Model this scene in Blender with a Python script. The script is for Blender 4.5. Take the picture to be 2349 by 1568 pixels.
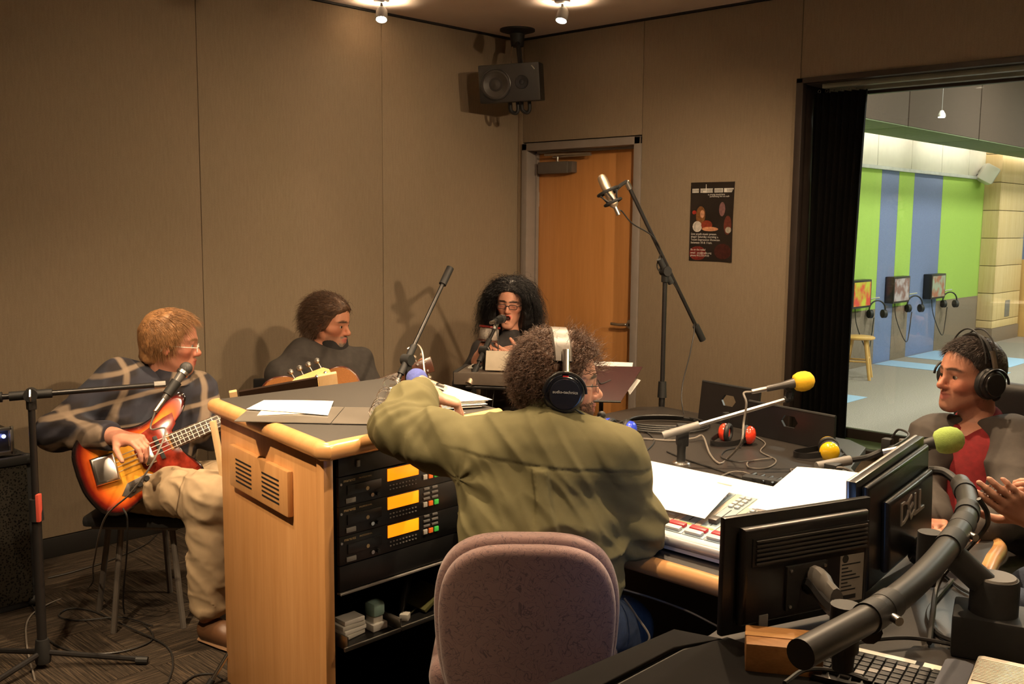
import bpy, bmesh, math, random
import numpy as np
from mathutils import Matrix, Vector
for o in list(bpy.data.objects): bpy.data.objects.remove(o)
SC = bpy.context.scene
COL = SC.collection
PI = math.pi
random.seed(7)
# ---------------------------------------------------------------- camera, world, exposure
cam_d = bpy.data.cameras.new('camera'); cam = bpy.data.objects.new('camera', cam_d); COL.objects.link(cam)
cam_d.sensor_width = 36.0; cam_d.lens = 34.906; cam_d.clip_start = .05; cam_d.clip_end = 80
cam.matrix_world = Matrix(((0.721726, -0.088287, 0.686525, 4.85940), (0.692127, 0.079922, -0.717337, -5.11652), (0.008463, 0.992884, 0.118787, 1.63400), (0, 0, 0, 1)))
SC.camera = cam
W = bpy.data.worlds.new('world'); SC.world = W; W.use_nodes = True
W.node_tree.nodes['Background'].inputs[0].default_value = (.5, .45, .4, 1)
W.node_tree.nodes['Background'].inputs[1].default_value = .03
SC.view_settings.view_transform = 'Standard'; SC.view_settings.look = 'None'
SC.view_settings.exposure = 0.35; SC.view_settings.gamma = 1.0; SC.view_settings.use_curve_mapping = False
WARM = (1.0, .72, .44)
# ceiling spots: x, y, aim x, y, z, watts, cone degrees
SPOTS = [(.286, -1.433, .95, -2.05, .9, 30, 75, .6), (1.039, -.736, 1.2, -1.5, .9, 45, 85, .6),
         (2.05, -4.35, 1.25, -3.35, .5, 82, 80, .6), (1.85, -3.15, 2.0, -3.2, 1.0, 150, 90, .6),
         (2.7, -2.0, 2.9, -2.5, .75, 190, 95, .6), (3.55, -1.3, 3.3, -2.0, .75, 100, 110, .6),
         (4.9, -2.0, .3, -.9, .8, 230, 58, 1), (4.9, -3.3, .0, -1.9, .75, 250, 58, 1),
         (3.35, -3.05, 3.15, -3.1, .8, 130, 95, .6), (4.6, -3.6, 4.1, -2.8, .8, 30, 90, .6), (2.5, -4.75, 2.2, -3.4, .6, 240, 60, .8), (3.1, -2.3, 1.4, -.1, .9, 150, 62, 1)]  # last spot is added to brighten the door wall
CEIL = 2.887
# ---------------------------------------------------------------- node materials
def new_mat(name):
    m = bpy.data.materials.new(name); m.use_nodes = True
    nt = m.node_tree
    return m, nt, nt.nodes['Principled BSDF']
def N(nt, t, **k):
    n = nt.nodes.new(t)
    for a, v in k.items():
        if a.startswith('i_'): n.inputs[a[2:].replace('_', ' ')].default_value = v
        else: setattr(n, a, v)
    return n
def ramp(nt, stops, interp='LINEAR'):
    r = nt.nodes.new('ShaderNodeValToRGB'); r.color_ramp.interpolation = interp
    e = r.color_ramp.elements
    while len(e) < len(stops): e.new(.5)
    for i, (p, c) in enumerate(stops): e[i].position = p; e[i].color = (*c[:3], 1)
    return r
def sc3(c, f): return tuple(min(1, max(0, x * f)) for x in c)
def mat(name, col, rough=.5, metal=0, var=.12, scale=12, bump=0, bscale=120, coat=0, emis=None, es=1, spec=.5, stretch=(1, 1, 1), sheen=0):
    m, nt, b = new_mat(name)
    tc = N(nt, 'ShaderNodeTexCoord'); mp = N(nt, 'ShaderNodeMapping'); mp.inputs['Scale'].default_value = stretch
    nt.links.new(tc.outputs['Object'], mp.inputs[0])
    nz = N(nt, 'ShaderNodeTexNoise', i_Scale=scale, i_Detail=4.0); nt.links.new(mp.outputs[0], nz.inputs['Vector'])
    r = ramp(nt, [(.3, sc3(col, 1 - var)), (.7, sc3(col, 1 + var))]); nt.links.new(nz.outputs['Fac'], r.inputs[0])
    nt.links.new(r.outputs[0], b.inputs['Base Color'])
    b.inputs['Roughness'].default_value = rough; b.inputs['Metallic'].default_value = metal
    b.inputs['Specular IOR Level'].default_value = spec
    if coat: b.inputs['Coat Weight'].default_value = coat; b.inputs['Coat Roughness'].default_value = .06
    if sheen: b.inputs['Sheen Weight'].default_value = sheen; b.inputs['Sheen Roughness'].default_value = .5
    if emis: b.inputs['Emission Color'].default_value = (*emis, 1); b.inputs['Emission Strength'].default_value = es
    if bump:
        n2 = N(nt, 'ShaderNodeTexNoise', i_Scale=bscale, i_Detail=3.0); nt.links.new(mp.outputs[0], n2.inputs['Vector'])
        bp = N(nt, 'ShaderNodeBump', i_Strength=bump, i_Distance=.004); nt.links.new(n2.outputs['Fac'], bp.inputs['Height'])
        nt.links.new(bp.outputs[0], b.inputs['Normal'])
    return m
def wood(name, c1, c2, rough=.35, axis='Z', scale=1.0, coat=.2):
    m, nt, b = new_mat(name)
    tc = N(nt, 'ShaderNodeTexCoord'); mp = N(nt, 'ShaderNodeMapping')
    s = {'X': (.6, 9, 9), 'Y': (9, .6, 9), 'Z': (9, 9, .6)}[axis]
    mp.inputs['Scale'].default_value = tuple(v * scale for v in s)
    nt.links.new(tc.outputs['Object'], mp.inputs[0])
    nz = N(nt, 'ShaderNodeTexNoise', i_Scale=1.6, i_Detail=6.0, i_Distortion=.6); nt.links.new(mp.outputs[0], nz.inputs['Vector'])
    n2 = N(nt, 'ShaderNodeTexNoise', i_Scale=9.0, i_Detail=3.0); nt.links.new(mp.outputs[0], n2.inputs['Vector'])
    mx = N(nt, 'ShaderNodeMix', data_type='FLOAT'); mx.inputs[0].default_value = .35
    nt.links.new(nz.outputs['Fac'], mx.inputs[2]); nt.links.new(n2.outputs['Fac'], mx.inputs[3])
    r = ramp(nt, [(.32, c1), (.68, c2)]); nt.links.new(mx.outputs[0], r.inputs[0]); nt.links.new(r.outputs[0], b.inputs['Base Color'])
    b.inputs['Roughness'].default_value = rough; b.inputs['Coat Weight'].default_value = coat; b.inputs['Coat Roughness'].default_value = .15
    return m
def weave(name, col, bump=.25, freq=260, rough=.9, var=.12):
    m, nt, b = new_mat(name)
    tc = N(nt, 'ShaderNodeTexCoord'); sep = N(nt, 'ShaderNodeSeparateXYZ'); nt.links.new(tc.outputs['Object'], sep.inputs[0])
    nz = N(nt, 'ShaderNodeTexNoise', i_Scale=freq, i_Detail=2.0); nt.links.new(tc.outputs['Object'], nz.inputs['Vector'])
    mp = N(nt, 'ShaderNodeMapping'); mp.inputs['Scale'].default_value = (30, 30, 4); nt.links.new(tc.outputs['Object'], mp.inputs[0])
    n2 = N(nt, 'ShaderNodeTexNoise', i_Scale=3.0, i_Detail=4.0); nt.links.new(mp.outputs[0], n2.inputs['Vector'])
    mx = N(nt, 'ShaderNodeMix', data_type='FLOAT'); mx.inputs[0].default_value = .5
    nt.links.new(nz.outputs['Fac'], mx.inputs[2]); nt.links.new(n2.outputs['Fac'], mx.inputs[3])
    r = ramp(nt, [(.3, sc3(col, 1 - var)), (.7, sc3(col, 1 + var))]); nt.links.new(mx.outputs[0], r.inputs[0])
    nt.links.new(r.outputs[0], b.inputs['Base Color']); b.inputs['Roughness'].default_value = rough
    b.inputs['Specular IOR Level'].default_value = .15
    bp = N(nt, 'ShaderNodeBump', i_Strength=bump, i_Distance=.002); nt.links.new(nz.outputs['Fac'], bp.inputs['Height']); nt.links.new(bp.outputs[0], b.inputs['Normal'])
    return m
def vcol(name, rough=.55, sss=0, bump=0, bscale=300, spec=.4):
    m, nt, b = new_mat(name)
    a = N(nt, 'ShaderNodeVertexColor', layer_name='Col')
    nz = N(nt, 'ShaderNodeTexNoise', i_Scale=bscale, i_Detail=3.0); tc = N(nt, 'ShaderNodeTexCoord'); nt.links.new(tc.outputs['Object'], nz.inputs['Vector'])
    mx = N(nt, 'ShaderNodeMix', data_type='RGBA', blend_type='OVERLAY'); mx.inputs[0].default_value = .18
    nt.links.new(a.outputs['Color'], mx.inputs[6]); nt.links.new(nz.outputs['Fac'], mx.inputs[7]); nt.links.new(mx.outputs[2], b.inputs['Base Color'])
    b.inputs['Roughness'].default_value = rough; b.inputs['Specular IOR Level'].default_value = spec
    if sss:
        b.inputs['Subsurface Weight'].default_value = sss; b.inputs['Subsurface Radius'].default_value = (.012, .005, .003); b.inputs['Subsurface Scale'].default_value = .6
    if bump:
        bp = N(nt, 'ShaderNodeBump', i_Strength=bump, i_Distance=.002); nt.links.new(nz.outputs['Fac'], bp.inputs['Height']); nt.links.new(bp.outputs[0], b.inputs['Normal'])
    return m
# ---------------------------------------------------------------- mesh helpers
def V(*a): return np.array(a, float)
def nrm(v): v = np.asarray(v, float); return v / (np.linalg.norm(v) + 1e-12)
def frame(d, up=(0, 0, 1)):
    """columns: side, up-ish, d"""
    d = nrm(d); up = np.asarray(up, float)
    if abs(d @ nrm(up)) > .98: up = V(0, 1, 0) if abs(d[1]) < .9 else V(1, 0, 0)
    s = nrm(np.cross(up, d)); u = np.cross(d, s)
    return np.stack([s, u, d], 1)
def rz(a): c, s = math.cos(a), math.sin(a); return np.array([[c, -s, 0], [s, c, 0], [0, 0, 1.]])
def rx(a): c, s = math.cos(a), math.sin(a); return np.array([[1., 0, 0], [0, c, -s], [0, s, c]])
def ry(a): c, s = math.cos(a), math.sin(a); return np.array([[c, 0, s], [0, 1., 0], [-s, 0, c]])
class G:
    """collects geometry; each method appends a closed piece"""
    def __init__(s): s.v = []; s.f = []; s.mi = []; s.n = 0; s.m = 0
    def raw(s, v, f, M=None, t=None):
        v = np.asarray(v, float).reshape(-1, 3)
        if M is not None: v = v @ np.asarray(M).T
        if t is not None: v = v + np.asarray(t, float)
        s.v.append(v); s.f += [tuple(i + s.n for i in q) for q in f]; s.mi += [s.m] * len(f); s.n += len(v); return s
    def box(s, c, size, b=0, M=None):
        hx, hy, hz = [x / 2 for x in size]
        b = min(b, .45 * min(size))
        if b <= 0:
            v = [(x * hx, y * hy, z * hz) for x in (-1, 1) for y in (-1, 1) for z in (-1, 1)]
            f = [(0, 1, 3, 2), (4, 6, 7, 5), (0, 4, 5, 1), (2, 3, 7, 6), (0, 2, 6, 4), (1, 5, 7, 3)]
            return s.raw(v, f, M, c)
        bm = bmesh.new(); bmesh.ops.create_cube(bm, size=1)
        for q in bm.verts: q.co.x *= size[0]; q.co.y *= size[1]; q.co.z *= size[2]
        bmesh.ops.bevel(bm, geom=bm.edges[:], offset=b, segments=2, profile=.6, affect='EDGES')
        bm.verts.index_update(); v = [tuple(q.co) for q in bm.verts]; f = [tuple(q.index for q in p.verts) for p in bm.faces]; bm.free()
        return s.raw(v, f, M, c)
    def bx(s, lo, hi, b=0):
        lo = np.asarray(lo, float); hi = np.asarray(hi, float); return s.box((lo + hi) / 2, np.abs(hi - lo), b)
    def cyl(s, p0, p1, r0, r1=None, n=14, cap=True):
        r1 = r0 if r1 is None else r1
        return s.lathe([(0, 0)] * 0 + [(r0, 0), (r1, 1)], p0, p1, n, cap)
    def lathe(s, prof, p0, p1, n=20, cap=True):
        """prof: list of (radius, t) with t 0..1 between p0 and p1"""
        p0 = np.asarray(p0, float); p1 = np.asarray(p1, float); F = frame(p1 - p0); L = np.linalg.norm(p1 - p0)
        v = []; f = []
        for r, t in prof:
            for k in range(n):
                a = 2 * PI * k / n; v.append(p0 + F @ V(r * math.cos(a), r * math.sin(a), t * L))
        for i in range(len(prof) - 1):
            for k in range(n):
                a, b2 = i * n + k, i * n + (k + 1) % n; f.append((a, b2, b2 + n, a + n))
        if cap:
            f.append(tuple(range(n - 1, -1, -1))); f.append(tuple(range((len(prof) - 1) * n, len(prof) * n)))
        return s.raw(v, f)
    def tube(s, pts, r, n=8, cap=True, closed=False, flat=None):
        pts = np.asarray(pts, float); m = len(pts)
        rr = np.full(m, r) if np.isscalar(r) else np.asarray(r, float)
        T = np.gradient(pts, axis=0) if not closed else np.roll(pts, -1, 0) - np.roll(pts, 1, 0)
        F = frame(T[0]); u = F[:, 0]; v = []; f = []
        for i in range(m):
            t = nrm(T[i]); u = nrm(u - t * (u @ t)); w = np.cross(t, u)
            for k in range(n):
                a = 2 * PI * k / n; v.append(pts[i] + rr[i] * (u * math.cos(a) * (flat or 1) + w * math.sin(a)))
        for i in range(m if closed else m - 1):
            j = (i + 1) % m
            for k in range(n): f.append((i * n + k, i * n + (k + 1) % n, j * n + (k + 1) % n, j * n + k))
        if cap and not closed: f.append(tuple(range(n - 1, -1, -1))); f.append(tuple(range((m - 1) * n, m * n)))
        return s.raw(v, f)
    def prism(s, poly, h, M=None, t=None, b=0):
        """polygon in xy extruded z 0..h, optional bevel on the rims"""
        bm = bmesh.new(); vs = [bm.verts.new((x, y, 0)) for x, y in poly]; fc = bm.faces.new(vs); bm.normal_update()
        if fc.normal.z > 0: fc.normal_flip()
        r = bmesh.ops.extrude_face_region(bm, geom=[fc]); nv = [q for q in r['geom'] if isinstance(q, bmesh.types.BMVert)]
        for q in nv: q.co.z += h
        if b:
            es = [e for e in bm.edges if abs(e.verts[0].co.z - e.verts[1].co.z) < 1e-9]
            bmesh.ops.bevel(bm, geom=es, offset=b, segments=3, profile=.5, affect='EDGES')
        bm.verts.index_update(); bm.normal_update()
        v = [tuple(q.co) for q in bm.verts]; f = [tuple(q.index for q in p.verts) for p in bm.faces]; bm.free()
        return s.raw(v, f, M, t)
    def sph(s, c, r, n=14, sq=(1, 1, 1), M=None):
        v = []; f = []; m = n // 2 + 1
        for i in range(1, m):
            th = PI * i / m
            for k in range(n): v.append((r * sq[0] * math.sin(th) * math.cos(2 * PI * k / n), r * sq[1] * math.sin(th) * math.sin(2 * PI * k / n), r * sq[2] * math.cos(th)))
        v += [(0, 0, r * sq[2]), (0, 0, -r * sq[2])]; a = len(v) - 2
        for i in range(m - 2):
            for k in range(n): f.append((i * n + k, (i + 1) * n + k, (i + 1) * n + (k + 1) % n, i * n + (k + 1) % n))
        for k in range(n): f.append((k, (k + 1) % n, a)[::1]); f.append(((m - 2) * n + (k + 1) % n, (m - 2) * n + k, a + 1))
        return s.raw(v, f, M, c)
    def grid(s, fn, nu, nv, thick=0):
        """fn(u,v)->point, u,v in 0..1; thick>0 makes a sheet with real thickness"""
        P = np.array([[fn(i / nu, j / nv) for j in range(nv + 1)] for i in range(nu + 1)], float)
        idx = lambda i, j: i * (nv + 1) + j
        f = [(idx(i, j), idx(i + 1, j), idx(i + 1, j + 1), idx(i, j + 1)) for i in range(nu) for j in range(nv)]
        v = P.reshape(-1, 3)
        if not thick: return s.raw(v, f)
        du = np.gradient(P, axis=0); dv = np.gradient(P, axis=1); nn = np.cross(du, dv); nn /= np.linalg.norm(nn, axis=2, keepdims=True) + 1e-12
        w = (P - nn * thick).reshape(-1, 3); k = len(v)
        f2 = [tuple(q + k for q in a[::-1]) for a in f]
        rim = [idx(i, 0) for i in range(nu)] + [idx(nu, j) for j in range(nv)] + [idx(i, nv) for i in range(nu, 0, -1)] + [idx(0, j) for j in range(nv, 0, -1)]
        sd = [(rim[i], rim[i] + k, rim[(i + 1) % len(rim)] + k, rim[(i + 1) % len(rim)]) for i in range(len(rim))]
        return s.raw(np.vstack([v, w]), f + f2 + sd)
    def text(s, body, size, M, t, depth=.0006, align='CENTER'):
        c = bpy.data.curves.new('t', 'FONT'); c.body = body; c.size = size; c.extrude = depth / 2; c.align_x = align; c.align_y = 'CENTER'; c.resolution_u = 2
        o = bpy.data.objects.new('t', c); COL.objects.link(o)
        dg = bpy.context.evaluated_depsgraph_get(); me = bpy.data.meshes.new_from_object(o.evaluated_get(dg))
        v = [tuple(q.co) for q in me.vertices]; f = [tuple(p.vertices) for p in me.polygons]
        bpy.data.objects.remove(o); bpy.data.curves.remove(c); bpy.data.meshes.remove(me)
        return s.raw(v, f, M, t) if v else s
    def xf(s, M, t=(0, 0, 0)):
        s.v = [q @ np.asarray(M).T + np.asarray(t, float) for q in s.v]; return s
def mesh_obj(name, g, mats, loc=None, smooth=True, ang=35):
    me = bpy.data.meshes.new(name)
    v = np.vstack(g.v) if g.v else np.zeros((0, 3))
    if loc is not None: v = v - np.asarray(loc, float)
    me.from_pydata(v.tolist(), [], g.f)
    ms = mats if isinstance(mats, (list, tuple)) else [mats]
    for m in ms: me.materials.append(m)
    if len(ms) > 1: me.polygons.foreach_set('material_index', g.mi)
    if smooth:
        me.polygons.foreach_set('use_smooth', [True] * len(me.polygons)); me.set_sharp_from_angle(angle=math.radians(ang))
    me.validate(); me.update()
    o = bpy.data.objects.new(name, me); COL.objects.link(o)
    return o
def tag(o, label=None, cat=None, group=None, kind=None):
    if label: o['label'] = label
    if cat: o['category'] = cat
    if group: o['group'] = group
    if kind: o['kind'] = kind
    return o
def thing(name, loc, label, cat, group=None, rot=0):
    o = bpy.data.objects.new(name, None); o.empty_display_size = .05; COL.objects.link(o); o.location = tuple(loc); o.rotation_euler = (0, 0, rot)
    o['_l'] = 0; del o['_l']
    return tag(o, label, cat, group)
def root_loc(o):
    l = V(0, 0, 0)
    while o is not None: l = l + np.array(o.location); o = o.parent
    return l
def part(parent, name, g, mats, label=None, smooth=True, ang=35, kind=None):
    """geometry given in world coordinates (parents are never rotated before their parts are made)"""
    o = mesh_obj(name, g, mats, root_loc(parent), smooth, ang); o.parent = parent
    if label: o['label'] = label
    if kind: o['kind'] = kind
    return o
def single(name, g, mats, base, label, cat, group=None, smooth=True, kind=None, ang=35):
    o = mesh_obj(name, g, mats, base, smooth, ang); o.location = tuple(base); return tag(o, label, cat, group, kind)
def struct(name, g, mats, label=None, smooth=False, base=(0, 0, 0)):
    o = mesh_obj(name, g, mats, base, smooth); o.location = tuple(base); o['kind'] = 'structure'
    if label: o['label'] = label
    return o
def sref(parent, name, src, loc, M=None):
    """part sharing mesh data of src"""
    o = bpy.data.objects.new(name, src.data); COL.objects.link(o); o.parent = parent; o.location = tuple(loc)
    if M is not None: o.rotation_euler = Matrix(np.asarray(M).tolist()).to_euler()
    return o
def copy_tree(o, parent=None):
    c = o.copy(); COL.objects.link(c); c.parent = parent
    for ch in list(o.children): copy_tree(ch, c)
    return c
def bez(pts, n=8):
    """Catmull-Rom through the points"""
    p = np.asarray(pts, float); p = np.vstack([2 * p[0] - p[1], p, 2 * p[-1] - p[-2]]); out = []
    for i in range(1, len(p) - 2):
        for k in range(n):
            t = k / n; a, b, c, d = p[i - 1], p[i], p[i + 1], p[i + 2]
            out.append(.5 * (2 * b + (c - a) * t + (2 * a - 5 * b + 4 * c - d) * t * t + (3 * b - a - 3 * c + d) * t ** 3))
    out.append(p[-2]); return np.array(out)
def arc(c, r, a0, a1, n, ex, ey): return [np.asarray(c) + r * (math.cos(a0 + (a1 - a0) * i / n) * np.asarray(ex) + math.sin(a0 + (a1 - a0) * i / n) * np.asarray(ey)) for i in range(n + 1)]
def light(name, parent, kind, loc, power, color, **k):
    d = bpy.data.lights.new(name, kind); d.energy = power; d.color = color
    o = bpy.data.objects.new(name, d)
    for a, v in k.items():
        if a != 'aim': setattr(d, a, v)
    COL.objects.link(o)
    if parent is not None: o.parent = parent; loc = np.asarray(loc, float) - root_loc(parent)
    o.location = tuple(loc)
    return o
def aim(o, frm, to): o.rotation_euler = (Vector(to) - Vector(frm)).to_track_quat('-Z', 'Y').to_euler()

# ---------------------------------------------------------------- shared materials
M_fab = weave('wall_fabric', (.285, .222, .152)); M_black = mat('matte_black', (.012, .012, .012), .6)
M_blackg = mat('satin_black', (.014, .013, .013), .32, spec=.5); M_chrome = mat('chrome', (.80, .77, .74), .22, 1, .04)
M_steel = mat('brushed_steel', (.5, .48, .45), .35, 1, .08); M_grey = mat('grey_paint', (.2, .19, .18), .5)
M_rub = mat('black_cable', (.02, .019, .018), .45); M_cab2 = mat('grey_cable', (.16, .14, .12), .45)
M_maple = wood('maple_veneer', (.52, .25, .085), (.66, .35, .14)); M_maplex = wood('maple_bullnose', (.58, .29, .1), (.70, .38, .16), .28, 'Y', 1, .35)
M_mapx = wood('maple_bullnose_x', (.58, .29, .1), (.70, .38, .16), .28, 'X', 1, .35)
M_doorw = wood('door_veneer', (.50, .22, .062), (.64, .30, .10), .4, 'Z', .7, .12); M_frame = mat('grey_steel_frame', (.26, .225, .2), .45, 0, .06)
M_ceil = mat('ceiling_plaster', (.80, .68, .60), .9, 0, .05, 3, .12, 90); M_lam = mat('dark_laminate', (.024, .020, .017), .46, 0, .18, 180, .06, 400)
M_paper = mat('white_paper', (.86, .84, .8), .7, 0, .02); M_white = mat('white_plastic', (.7, .68, .62), .45, 0, .04)
# ---------------------------------------------------------------- room shell
def panels(wall, rects, plane, mt):
    """fabric panels: rects of (a0,a1,z0,z1) on the wall plane, each proud of the wall with bevelled edges"""
    for a0, a1, z0, z1 in rects:
        g = G(); e = .0012
        if plane == 'x': g.bx((0, -a1 + e, z0 + e), (.022, -a0 - e, z1 - e), .006)
        else: g.bx((a0 + e, -.022, z0 + e), (a1 - e, 0, z1 - e), .006)
        part(wall, 'panel', g, mt)
M_back = mat('panel_backing', (.06, .05, .035), .9)
wl = struct('wall_left', G().bx((-.2, -6.2, 0), (0, .3, CEIL + .2)), M_back, 'olive fabric panelled wall behind the musicians')
panels(wl, [(i * 1.22, i * 1.22 + 1.22, .1, CEIL - .012) for i in range(5)] , 'x', M_fab)
g = G(); WX = 2.147
g.bx((0, 0, 0), (.09, .25, CEIL + .2)); g.bx((.09, 0, 2.16), (1.066, .25, CEIL + .2)); g.bx((1.066, 0, 0), (WX, .25, CEIL + .2)); g.bx((WX, 0, 2.4), (6, .25, CEIL + .2)); g.bx((WX, 0, 0), (6, .25, .44)); g.bx((5.6, 0, .44), (6, .25, 2.4))
wr = struct('wall_right', g, M_back, 'olive fabric panelled wall with the door and the wide window')
panels(wr, [(.022, .07, .1, CEIL - .012), (.07, 1.086, 2.185, CEIL - .012), (1.086, 2.147, .1, CEIL - .012), (2.147, 3.367, 2.43, CEIL - .012), (3.367, 4.587, 2.43, CEIL - .012), (4.587, 5.99, 2.43, CEIL - .012), (2.147, 5.99, .1, .425)], 'y', M_fab)
struct('wall_back', G().bx((-.2, -6.4, 0), (6.2, -6.2, CEIL + .2)), M_fab, 'plain fabric wall behind the camera')
struct('wall_side', G().bx((6, -6.2, 0), (6.2, .3, CEIL + .2)), M_fab, 'plain fabric wall right of the camera')
struct('ceiling', G().bx((-.2, -6.2, CEIL), (6.2, .25, CEIL + .2)), M_ceil, 'pinkish white plaster ceiling')
struct('baseboard_left', G().bx((0, -6.2, 0), (.026, 0, .098), .004), mat('rubber_base', (.012, .011, .01), .6), 'black rubber baseboard along the left wall', True)
struct('baseboard_right', G().bx((1.09, -.026, 0), (6, 0, .098), .004), M_black, 'black rubber baseboard under the window', True)
g = G(); g.bx((0, -6.2, CEIL - .012), (.03, 0, CEIL)); g.bx((0, -.03, CEIL - .012), (6, 0, CEIL)); struct('trim_1', g, M_black, 'thin black shadow trim between walls and ceiling')
# carpet tiles
def carpet(name, c1, c2, c3):
    m, nt, b = new_mat(name); tc = N(nt, 'ShaderNodeTexCoord'); mp = N(nt, 'ShaderNodeMapping'); mp.inputs['Scale'].default_value = (170, 5, 1)
    nt.links.new(tc.outputs['Object'], mp.inputs[0]); n1 = N(nt, 'ShaderNodeTexNoise', i_Scale=1.0, i_Detail=3.0, i_Roughness=.6); nt.links.new(mp.outputs[0], n1.inputs['Vector'])
    r = ramp(nt, [(.36, c1), (.5, c2), (.66, c3)]); nt.links.new(n1.outputs['Fac'], r.inputs[0]); nt.links.new(r.outputs[0], b.inputs['Base Color']); b.inputs['Roughness'].default_value = .95; b.inputs['Specular IOR Level'].default_value = .1
    n2 = N(nt, 'ShaderNodeTexNoise', i_Scale=420.0); nt.links.new(tc.outputs['Object'], n2.inputs['Vector']); bp = N(nt, 'ShaderNodeBump', i_Strength=.6, i_Distance=.003); nt.links.new(n2.outputs['Fac'], bp.inputs['Height']); nt.links.new(bp.outputs[0], b.inputs['Normal'])
    return m
M_carp = carpet('striped_carpet', (.018, .014, .011), (.04, .031, .023), (.095, .068, .045))
fl = struct('floor', G().bx((-.2, -6.2, -.12), (6.2, .25, -.006)), M_back, 'dark striped carpet tile floor of the studio')
t0 = None
for i in range(12):
    for j in range(13):
        x, y = .25 + i * .5, -.25 - j * .5
        if y < -6.2: continue
        if t0 is None:
            t0 = mesh_obj('carpet_tile', G().box((0, 0, -.003), (.4985, .4985, .006), .002), M_carp, smooth=False); o = t0; o.parent = fl; o.location = (x, y, 0)
        else: o = sref(fl, 'carpet_tile', t0, (x, y, 0))
        o.rotation_euler = (0, 0, PI / 2 * ((i + j) % 2) + (PI if (i * 7 + j * 3) % 5 < 2 else 0))
# door
dr = thing('door_1', (.578, .05, 0), 'maple veneer door with grey steel frame, closer and lever handle', None); dr['kind'] = 'structure'
g = G(); g.bx((.07, -.034, 0), (.122, .13, 2.18), .006); g.bx((1.034, -.034, 0), (1.086, .13, 2.18), .006); g.bx((.07, -.034, 2.128), (1.086, .13, 2.18), .006)
g.bx((.122, .055, 0), (.137, .08, 2.128), .002); g.bx((1.019, .055, 0), (1.034, .08, 2.128), .002); g.bx((.122, .055, 2.113), (1.034, .08, 2.128), .002)
part(dr, 'frame', g, M_frame)
lf = part(dr, 'leaf', G().bx((.126, .085, .01), (1.03, .129, 2.124), .003), M_doorw)
part(lf, 'hinge', G().cyl((.13, .08, .3), (.13, .08, .4), .008).cyl((.13, .08, 1.75), (.13, .08, 1.85), .008), M_steel)
cl = part(dr, 'door_closer', G().bx((.17, .022, 1.972), (.44, .085, 2.052), .008).bx((.44, .03, 1.975), (.475, .085, 2.05), .006), mat('closer_bronze', (.13, .115, .10), .45, .3))
part(cl, 'closer_arm', G().box((.46, .045, 2.085), (.36, .022, .012), .003, rz(-.1)).box((.43, .035, 2.098), (.38, .016, .014), .003, rz(.1)).cyl((.33, .05, 2.052), (.33, .05, 2.09), .009), M_steel)
hd = part(dr, 'lever_handle', G().lathe([(.031, 0), (.034, .4), (.03, 1)], (.962, .085, .985), (.962, .068, .985), 24).cyl((.962, .07, .985), (.962, .03, .985), .011).tube(bez([(.962, .034, .985), (.945, .028, .985), (.9, .027, .982), (.835, .03, .983)]), [.011, .0105, .01, .01, .0098] * 5, 10), M_steel, 'steel lever door handle')
# window: frame, sill, glass
wn = thing('window_1', (3.87, .12, .44), 'wide studio window onto the hall with dark frame and pane', None); wn['kind'] = 'structure'
M_wf = mat('dark_frame', (.035, .025, .02), .45); M_alu = mat('pale_track', (.33, .35, .29), .4, .3)
g = G(); g.bx((WX - .012, -.045, .41), (WX + .03, .0, 2.43), .005); g.bx((WX - .012, -.045, 2.4), (5.62, 0, 2.43), .005); g.bx((WX - .012, -.05, .41), (5.62, .0, .445), .006); part(wn, 'casing', g, M_wf)
part(wn, 'jamb', G().bx((WX, 0, .44), (WX + .015, .25, 2.4), .002), M_wf)
part(wn, 'curtain_track', G().bx((WX + .1, .035, 2.375), (5.6, .075, 2.4), .003).bx((WX + .1, .12, 2.36), (5.6, .17, 2.4), .003), M_alu)
g = G(); g.bx((WX + .015, .185, .45), (WX + .05, .225, 2.4), .004); g.bx((WX + .015, .185, 2.345), (5.6, .225, 2.4), .004); g.bx((WX + .015, .185, .445), (5.6, .225, .5), .004); g.bx((5.56, .185, .45), (5.6, .225, 2.4), .004); part(wn, 'glazing_bead', g, M_wf)
M_glass, nt, b = new_mat('studio_glass')
out = nt.nodes['Material Output']; tr = N(nt, 'ShaderNodeBsdfTransparent'); tr.inputs[0].default_value = (.9, .93, .9, 1); gl = N(nt, 'ShaderNodeBsdfGlossy'); gl.inputs['Roughness'].default_value = .01
fr = N(nt, 'ShaderNodeFresnel'); fr.inputs[0].default_value = 1.5; mx = N(nt, 'ShaderNodeMixShader'); nt.links.new(fr.outputs[0], mx.inputs[0]); nt.links.new(tr.outputs[0], mx.inputs[1]); nt.links.new(gl.outputs[0], mx.inputs[2]); nt.links.new(mx.outputs[0], out.inputs[0])
part(wn, 'pane', G().bx((WX + .03, .198, .48), (5.58, .208, 2.37)), M_glass, smooth=False)
part(wn, 'sill', G().bx((WX + .015, .0, .40), (5.6, .185, .447), .003), mat('green_sill', (.12, .2, .09), .3))
# curtain gathered at the left side of the window
g = G()
def cf(u, v):
    w = .29 * (1 - .12 * v * 0); x = WX + .022 + u * (.30 - .035 * math.sin(v * PI) * .3) * (1 - .10 * (1 - v)); z = .455 + v * 1.905
    return (x, .105 + .028 * math.sin(u * 2 * PI * 7.5 + .6 * math.sin(v * 3)) + .006 * math.sin(u * 31 + v * 5), z)
g.grid(cf, 120, 24, .003)
cu = thing('curtain', (WX + .16, .1, .455), 'black pleated curtain gathered at the left end of the window', 'curtain')
part(cu, 'cloth', g, mat('black_velvet', (.004, .0038, .0035), .95, 0, .3, 60, .3, 300, spec=.1))
for i in range(7): part(cu, 'hook', G().tube(arc((WX + .05 + i * .043, .105, 2.37), .008, 0, 2 * PI, 10, (1, 0, 0), (0, 0, 1)), .0015, 5), M_steel)
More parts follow.
